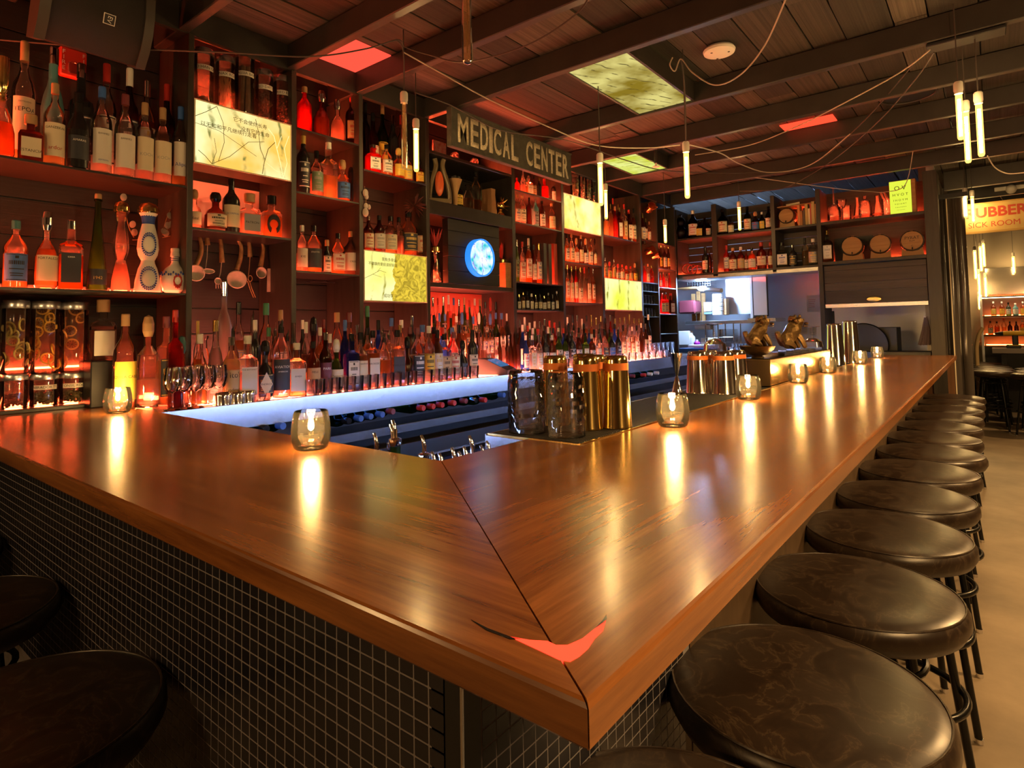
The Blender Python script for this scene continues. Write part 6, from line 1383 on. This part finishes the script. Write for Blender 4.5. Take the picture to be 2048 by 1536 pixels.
for r_, z0 in enumerate((1.7305, 1.6005, 1.4705)):
    for k in range(5):
        y = BAY[8][0] + .04 + k * .066; t = thing('shelf_tumbler', 'upturned tumbler on the %s small glass shelf, %s from the post' % (('upper', 'middle', 'lower')[r_], ORD[k]), 'glass', (XS - .05, y, z0), 0, 'racked tumblers'); obj('wall', MB().lathe([(.029, 0), (.03, .001), (.026, .085), (.02, .088), (0, .088)], 16), M['thick'], t); obj('base_disc', MB().lathe([(0, .075), (.022, .075), (.023, .087), (0, .087)], 16), M['thick'], t)
# ================================================================== KITCHEN behind the hatch
YK = 8.1
kw = struct('wall_1', MB().box((-3.6, YK, 0), (-.3, YK + .08, 2.9)).mesh('wall', smooth=False), M['steel_wall']); 
struct('wall_2', MB().box((-3.68, YF + .45, 0), (-3.6, YK, 2.9)).mesh('wall', smooth=False), M['steel_wall'])
struct('wall_3', MB().box((-.42, YF + D + .01, 0), (-.36, YK, 2.9)).mesh('wall', smooth=False), M['steel_wall'])
kl = thing('kitchen_lamp', 'bright fluorescent kitchen lamp under a shelf bracket', 'lamp', atd(1405, 577, 7.0), R(-30))
obj('housing', MB().tube([(.05, 0, -.01), (.32, 0, -.045)], .025, 10), M['white'], kl); obj('tube', MB().ball((0, 0, 0), .045, 12, 8, sx=1.4, sz=.6), glow('cool lamp', (0.38, 0.6, 1.0), 600.0), kl)
cf = thing('kitchen_ceiling_lamp', 'cool ceiling lamp of the kitchen', 'lamp', (-2.2, 7.3, 2.86)); obj('diffuser', MB().box((-.9, -.15, 0), (1.2, .15, .02)), glow('cool diffuser', (0.27, 0.5, 1.0), 85.0), cf)
# prep counter, hood, shelves
kc = thing('kitchen_counter', 'steel kitchen counter seen through the hatch', 'counter', (0, 0, 0)); obj('top', MB().box((-2.98, 6.95, 1.0), (-.50, YK - .01, 1.03), c=.003), M['steel'], kc); obj('front', MB().box((-2.98, 6.97, .1), (-.50, 6.99, .98)), M['steel'], kc)
hd = thing('extractor_hood', 'big bright steel extractor hood behind the hatch', 'hood', (0, 0, 0))
a, b = atd(1455, 560, 7.4), atd(1536, 560, 7.4)
obj('sheet', MB().box((a.x, 7.35, 1.5), (b.x, 7.37, 2.3), c=.002), M['steel_wall'], hd); obj('lower_shelf', MB().box((atd(1345, 635, 7.0).x, 7.0, 1.385), (b.x + .02, 7.36, 1.425), c=.003), M['steel'], hd)
obj('side_frame', MB().box((b.x + .0, 7.0, 1.44), (b.x + .03, 7.36, 2.0), c=.003), M['white'], hd); obj('black_seal', MB().box((b.x + .032, 6.99, 1.46), (b.x + .20, 7.0, 2.0), c=.002), M['black'], hd); obj('side_glass', MB().box((b.x + .045, 6.98, 1.475), (b.x + .188, 6.992, 1.99)), M['steel_wall'], hd)
obj('side_shelf', MB().box((b.x - .02, 6.95, 1.40), (b.x + .28, 7.36, 1.44), c=.002), M['steel'], hd)
def kbox(name, px0, px1, py0, py1, Y, dp, m, label, cat, c=.004):
    p, q = ony(px0, py1, Y), ony(px1, py0, Y); o = obj(name, MB().box((p.x, Y, p.z), (q.x, Y + dp, q.z), c=c), m); tag(o, label, cat); return o
zc = 1.0302
def kcyl(name, px, py0, py1, wp, Y, m, label, cat, prof=None, mb=None):
    p, q = ony(px, py1, Y), ony(px, py0, Y); r = wp * mpp(p) / 2; h = q.z - p.z; t = thing(name, label, cat, (p.x, Y, p.z))
    obj('body', MB().lathe([(a * r, b * h) for a, b in (prof or [(0, 0), (.95, 0), (1, .02), (1, .8), (.45, .9), (.4, .95)])], 18), m, t)
    if not prof: obj('cap', MB().lathe([(0, .93 * h), (.45 * r, .93 * h), (.42 * r, h), (0, h)], 14), M['white'], t)
    return t
kbox('slicer_body', 1356, 1390, 600, 628, 7.0, .2, mat('maroon enamel', (0.16, 0.03, 0.04), .3), 'dark maroon meat slicer on the hatch shelf', 'slicer', .02)
for i, y in enumerate(range(5)): kcyl('steam_basket', 1436, 622 - i * 8.5, 630 - i * 8.5, 23, 7.15, M['white'], 'white round container, %s up in the kitchen stack' % ORD[i], 'container', [(0, 0), (.96, 0), (1, .06), (1, .8), (.95, .86), (.95, 1), (0, 1)])
kbox('white_carton', 1408, 1422, 604, 623, 7.1, .1, M['white'], 'white carton beside the round container stack', 'carton')
kbox('grey_carton', 1408, 1424, 624, 629, 7.1, .12, mat('slate carton', (.1, .16, .22), .5), 'flat slate carton under the white carton', 'carton')
kbox('cardboard_carton', 1443, 1452, 597, 630, 7.16, .1, M['oak'], 'upright cardboard carton behind the round containers', 'carton')
kbox('hatch_shelf', 1352, 1392, 573, 579, 6.9, .25, M['oak'], 'wooden shelf board at the left of the hatch', 'shelf'); 
t = thing('wire_basket', 'grey wire basket of pans on the hatch shelf board', 'basket', (0, 0, 0)); p = ony(1375, 574, 6.95); q = ony(1420, 552, 6.95); mb = MB()
for k in range(10): x = p.x + (q.x - p.x) * k / 9; mb.tube([(x, 6.95, p.z), (x, 6.95, q.z)], .003, 5); mb.tube([(x, 6.95, p.z), (x, 7.15, p.z)], .003, 5)
for k in range(5): z_ = p.z + (q.z - p.z) * k / 4; mb.tube([(p.x, 6.95, z_), (q.x, 6.95, z_), (q.x, 7.15, z_)], .003, 5)
obj('wires', mb, M['steel'], t)
for i, (px, ln) in enumerate(((1384, 40), (1392, 45), (1400, 42))): p, q = ony(px + 6, 628, 7.25), ony(px, 628 - ln, 7.28); o = obj('cutting_board', MB().box((min(p.x, q.x), 7.25 + i * .03, 1.4255), (min(p.x, q.x) + .05, 7.27 + i * .03, q.z), c=.003), M['oak']); tag(o, 'narrow wooden board leaning behind the slicer, %s of three' % ORD[i], 'cutting board', 'leaning boards')
# things on the prep counter
def on(px, py, Y): return ony(px, py, Y)
p = on(1408, 651, 7.2); t = thing('film_roll', 'large white film roll on the wire rack', 'roll', (p.x, 7.2, p.z)); obj('roll', MB().tube([(-.10, .0, 0), (.09, 0, 0)], .052, 20), M['white'], t); obj('core', MB().tube([(.088, 0, 0), (.095, 0, 0)], .02, 14), M['cream'], t)
kcyl('squeeze_bottle', 1394, 660, 689, 13, 6.98, mat('magenta plastic', (.5, .03, .45), .3), 'magenta squeeze bottle in the kitchen', 'bottle').location.z = 1.0303; kcyl('white_jug', 1384, 648, 690, 14, 7.05, M['white'], 'tall white plastic jug beside the magenta bottle', 'jug').location.z = 1.0303
kbox('white_tub', 1357, 1378, 662, 690, 7.0, .12, M['white'], 'white tub with printed side at the hatch corner', 'tub'); kbox('foil_box', 1402, 1412, 676, 689, 7.1, .1, M['white'], 'small white box under the rack', 'box'); kbox('spoon_box', 1415, 1434, 675, 688, 7.05, .1, M['cream'], 'patterned paper box under the wire rack', 'box')
kbox('clear_tub', 1438, 1467, 658, 684, 7.1, .15, M['thick'], 'clear plastic tub inside the wire rack', 'tub')
rk = thing('wire_rack', 'chromed wire rack on the kitchen counter', 'rack', (0, 0, 0)); xs = [on(px, 660, 7.0).x for px in (1411, 1436, 1467)]
for x in xs:
    for y in (7.0, 7.25): obj('upright', MB().tube([(x, y, zc), (x, y, on(1436, 646, 7.0).z)], .007, 8), M['chrome'], rk)
for z_ in (zc + .05, zc + .2):
    mb = MB()
    for k in range(9): y = 7.0 + .25 * k / 8; mb.tube([(xs[0], y, z_), (xs[2], y, z_)], .0025, 5)
    for x in xs: mb.tube([(x, 7.0, z_), (x, 7.25, z_)], .004, 5)
    obj('wire_shelf', mb, M['chrome'], rk)
o = kbox('blue_tray', 1354, 1424, 697, 706, 6.55, .25, mat('blue tray', (.03, .08, .25), .25), 'blue tray on the counter end before the hatch', 'tray'); o2 = kbox('white_cloth', 1376, 1420, 690, 695, 6.62, .16, M['white'], 'folded white paper on the blue tray', 'paper')
for i, px in enumerate((1452, 1464, 1474)):
    p = on(px, 735, 6.0); q = on(px, 694, 6.0); r = 6.5 * mpp(p); t = thing('water_pitcher', 'clear water pitcher behind the bowl, %s of three' % ORD[i], 'pitcher', (p.x, 6.0, p.z), 0, 'water pitchers'); h = q.z - p.z
    obj('wall', MB().lathe([(0, 0), (r * .8, 0), (r * .85, .01), (r, h), (r * .95, h), (r * .8, .012), (0, .01)], 18), M['thick'], t); obj('handle', MB().tube([(-r, 0, h * .85), (-r * 1.7, 0, h * .8), (-r * 1.7, 0, h * .35), (-r * .9, 0, h * .3)], .006, 8), M['clear'], t)
o = kbox('pitcher_stand', 1444, 1484, 735, 760, 5.96, .3, M['black'], 'dark stand below the water pitchers', 'stand')
n = 0
for px in frange(1467, 1508, 6): p = on(px, 704, 6.2); tumbler((p.x, 6.2, p.z), .024, .085, 'small clear glass behind the bronze lion, %s along' % ORD[n], 'glasses behind the lion', M['thick']); n += 1
o = kbox('glass_stand', 1463, 1512, 704, 760, 6.12, .18, M['black'], 'dark stand below the small clear glasses', 'stand')
for i, (px0, px1, y0, y1, m) in enumerate(((1614, 1638, 590, 624, 'white'), (1600, 1614, 646, 668, 'cream'), (1618, 1632, 655, 670, 'paper'), (1540, 1570, 660, 690, 'paper'))):
    o = kbox('pinned_paper', px0, px1, y0, y1, YK - .006, .003, M[m], ('printed notice with red lines on the steel wall', 'small framed card on the steel wall', 'small pale sheet on the steel wall', 'clipboard sheet on the steel wall behind the lion')[i], 'paper', .0)
    t0 = on((px0 + px1) / 2, (y0 + y1) / 2, YK - .008)
    mb = MB(); w_ = (on(px1, y0, YK).x - on(px0, y0, YK).x) * .38
    for k in range(5): mb.box((t0.x - w_, t0.y - .002, t0.z + .045 - k * .022), (t0.x + w_ * random.uniform(.3, 1), t0.y - .0002, t0.z + .049 - k * .022))
    obj('print_lines', mb, M['inkr'] if i == 0 else M['inkg'], o)
kbox('warning_sign', 1515, 1530, 597, 613, 7.34, .004, mat('orange notice', (.5, .22, .08), .6), 'small orange notice on the hood', 'notice', 0)
# right hatch: steel back, pan, dark machine, apron
o = kbox('dark_machine', 1706, 1794, 654, 704, 6.75, .3, mat('charcoal machine', (.025, .026, .024), .5), 'charcoal metal machine in the right hatch', 'machine', .006)
p = on(1728, 690, 6.72); t = thing('round_pan', 'large dark round pan behind the bright tins', 'pan', (p.x, 6.71, p.z)); Mx = Matrix.Rotation(R(90), 4, 'X'); rr = (on(1728, 647, 6.72).z - p.z)
obj('disc', MB().lathe([(0, 0), (rr * .96, 0), (rr, .006), (rr, .02), (0, .012)], 36, M=Mx), M['black'], t); obj('rim', MB().tube([Mx @ Vector(q) for q in circle(rr, .018, 40)], .006, 6, closed=True), M['iron'], t)
t = thing('hanging_towel', 'purple grey towel hanging at the end of the right hatch', 'towel', (0, 0, 0)); P = [on(*q, 6.6) for q in ((1850, 633), (1852, 660), (1847, 690))]; mb = MB()
for k in range(4): mb.tube([P[0] + Vector((k * .004, 0, 0)), P[1] + Vector((-.02 + k * .014, .004 * (k % 2), 0)), P[2] + Vector((-.03 + k * .022, .006 * (k % 2), 0))], [.006, .012, .014], 8)
obj('cloth', mb, mat('purple cloth', (.14, .1, .12), .8), t); obj('hook', MB().ball(P[0], .012, 8, 6), M['white'], t)
o = kbox('hatch_ledge', 1648, 1862, 704, 716, YF + .0, .3, M['black'], 'dark ledge of the right hatch behind the bar end', 'ledge')
o = kbox('hatch_cable', 1655, 1668, 622, 700, 6.78, .02, M['black'], 'dark cable bundle at the side of the right hatch', 'cable')

# ================================================================== DIVIDING PANELS AND FURTHER ROOM
dp = thing('folding_panel', 'glossy dark folding panels dividing the further room', 'folding panel', (0, 0, 0)); xs = [ony(px, 600, 6.62).x for px in (1882, 1894, 1906, 1918, 1930)]
for i, x in enumerate(xs): obj('fold', MB().lathe([(0, 0), (.034, 0), (.034, 2.46), (0, 2.46)], 14, c=(x, 6.62 + .02 * (i % 2), 0), sy=.55), mat('glossy dark panel', (.06, .05, .042), .14), dp)
obj('edge_strip', MB().box((xs[2] - .012, 6.585, 0), (xs[2] - .004, 6.60, 2.46)), M['cream'], dp); obj('head_track', MB().box((UX[8], 6.56, 2.46), (xs[-1] + .06, 6.70, 2.50)), M['black'], dp)
rg = thing('hanging_sign', 'cream hanging sign with large red letters in the further room', 'sign', (0, 0, 0)); YS = 7.0; p, q = ony(1909, 412, YS), ony(1913, 471, YS); x1 = p.x + 1.1
obj('board', MB().box((p.x, YS, q.z), (x1, YS + .03, p.z), c=.003), mat('aged cream board', (.62, .42, .14), .55, noise=.25, nscale=6), rg)
fr = mat('sign frame', (.42, .25, .06), .5)
for (u0, v0, u1, v1) in ((p.x, q.z, x1, q.z + .018), (p.x, p.z - .012, x1, p.z), (p.x, q.z, p.x + .012, p.z)): obj('frame_strip', MB().box((u0, YS - .006, v0), (u1, YS + .001, v1)), fr, rg)
o = obj('lettering', text_mesh('RUBBER GOODS', .125, .0006, .004, align='LEFT'), mat('sign red', (.45, .05, .02), .5), rg, (p.x + .075, YS - .0006, q.z + .185), (R(90), 0, 0)); o = obj('lettering', text_mesh('· SICK ROOM SUPPLIES', .07, .0006, .0, align='LEFT'), mat('sign red', (.45, .05, .02), .5), rg, (p.x + .055, YS - .0006, q.z + .075), (R(90), 0, 0))
for s in (.1, .95): obj('chain', MB().tube([(p.x + s, YS + .015, p.z), (p.x + s, YS + .015, CEIL)], .003, 5), M['iron'], rg)
YR = 12.2
struct('wall_4', MB().box((-.42, YR, 0), (3.6, YR + .1, 3)).mesh('wall', smooth=False), mat('smoky wall', (.22, .18, .14), .6)); struct('wall_5', MB().box((-.48, 6.8, 0), (-.42, YR, 3)).mesh('wall', smooth=False), mat('smoky steel', (.16, .14, .13), .35, .6))
mir = kbox('wall_mirror', 1972, 2120, 528, 590, YR - .04, .03, mat('smoky mirror', (.3, .27, .24), .12, .8), 'dim mirror above the further back bar', 'mirror', 0)
b2 = thing('further_back_bar', 'red lit back bar with bottles in the further room', 'shelving', (0, 0, 0)); Y2 = 11.7; xa = ony(1966, 640, Y2).x; xb = xa + 1.3
for py in (593, 632, 670, 692): zq = ony(1970, py, Y2).z; obj('shelf', MB().box((xa, Y2, zq - .02), (xb, YR - .05, zq)), M['shelf'], b2); obj('led_strip', MB().box((xa + .02, YR - .09, zq + .002), (xb, YR - .075, zq + .014)), glow('orange led', (1, .17, .03), 22), b2)
obj('side', MB().box((xa - .03, Y2, 0), (xa, YR - .05, ony(1970, 590, Y2).z)), M['steel_wall'], b2); obj('base', MB().box((xa, Y2, 0), (xb, YR - .05, ony(1970, 694, Y2).z)), M['black'], b2)
obj('top_lamp', MB().box((xa, Y2 + .02, ony(1970, 592, Y2).z - .035), (xb, Y2 + .05, ony(1970, 592, Y2).z - .022)), glow('cream strip', (1, .75, .45), 8), b2)
rowof('''1987 603 10 std a y W
2004 603 10 std a y W
2017 605 10 std g k k
2031 606 11 std t w W
2046 603 10 std o y W''', Y2 + .12, ony(1970, 632, Y2).z + .0004, 'the upper shelf of the further bar', 'bottles of the further bar', plane='y')
rowof('''1981 642 10 std a k k
1994 643 10 std a n k
2008 636 9 std o n r
2020 643 9 std d n k
2033 643 9 std d n k
2045 640 10 std o y W''', Y2 + .12, ony(1970, 670, Y2).z + .0004, 'the lower shelf of the further bar', 'bottles of the further bar', plane='y')
ct = thing('high_counter', 'grey high counter carrying a cordless drill', 'counter', (0, 0, 0)); YH = 10.9; zq = ony(2010, 697, YH).z; xh = ony(1984, 700, YH).x; obj('top', MB().box((xh, YH, zq - .07), (xh + 1.4, YH + .5, zq), c=.004), mat('grey counter', (.2, .17, .15), .5), ct); obj('leg', MB().box((xh + .1, YH + .1, 0), (xh + .16, YH + .16, zq - .07)), M['iron'], ct); obj('leg', MB().box((xh + 1.2, YH + .1, 0), (xh + 1.26, YH + .16, zq - .07)), M['iron'], ct)
dr = thing('cordless_drill', 'yellow and black cordless drill on the grey high counter', 'drill', (ony(2030, 690, YH + .1).x, YH + .12, zq + .0004)); yl = mat('tool yellow', (.7, .42, .02), .4); k = 1.35
obj('battery', MB().box((-.07 * k, -.04, 0), (.05 * k, .04, .05), c=.008), M['black'], dr); obj('grip', MB().box((-.02 * k, -.02, .04), (.03 * k, .02, .19), c=.012), M['black'], dr); obj('motor', MB().tube([(-.09 * k, 0, .21), (.08 * k, 0, .21)], .034, 14), yl, dr); obj('chuck', MB().tube([(-.09 * k, 0, .21), (-.12 * k, 0, .21), (-.16 * k, 0, .21)], [.03, .024, .012], 14), M['black'], dr); obj('battery_trim', MB().box((-.05 * k, -.042, .035), (.045 * k, .042, .045), c=.003), yl, dr)
# curved railing by the further bar
t = thing('curved_railing', 'pale curved rail at the end of the further bar', 'railing', (0, 0, 0)); obj('rail', MB().tube(smooth_curve([Vector((ony(1954, 714, 10.6).x, 10.6, 0)), ony(1954, 714, 10.6), ony(1954, 690, 10.6), ony(1958, 670, 10.6), ony(1966, 655, 10.6)], 6), .025, 10), mat('pale rail', (.5, .36, .18), .3), t)
for i, (x, y) in enumerate([(-.03, 9.62), (-.02, 10.05), (-.03, 10.5), (-.06, 10.95), (-.1, 11.4), (.36, 9.25), (.4, 9.75), (.42, 10.25)]): dup(st, (x, y, 0), R(random.uniform(-30, 30)), 'bar stool in the further room, %s of the group there' % ORD[i], 'stools in the further room')
# exit lamp
t = thing('emergency_lamp', 'white twin emergency lamp on a further beam', 'lamp', ony(2022, 375, 7.7)); obj('bar', MB().box((-.13, 0, -.02), (.3, .03, .02), c=.005), M['white'], t); obj('spot', MB().ball((0, -.02, -.02), .045, 14, 9), M['white'], t)
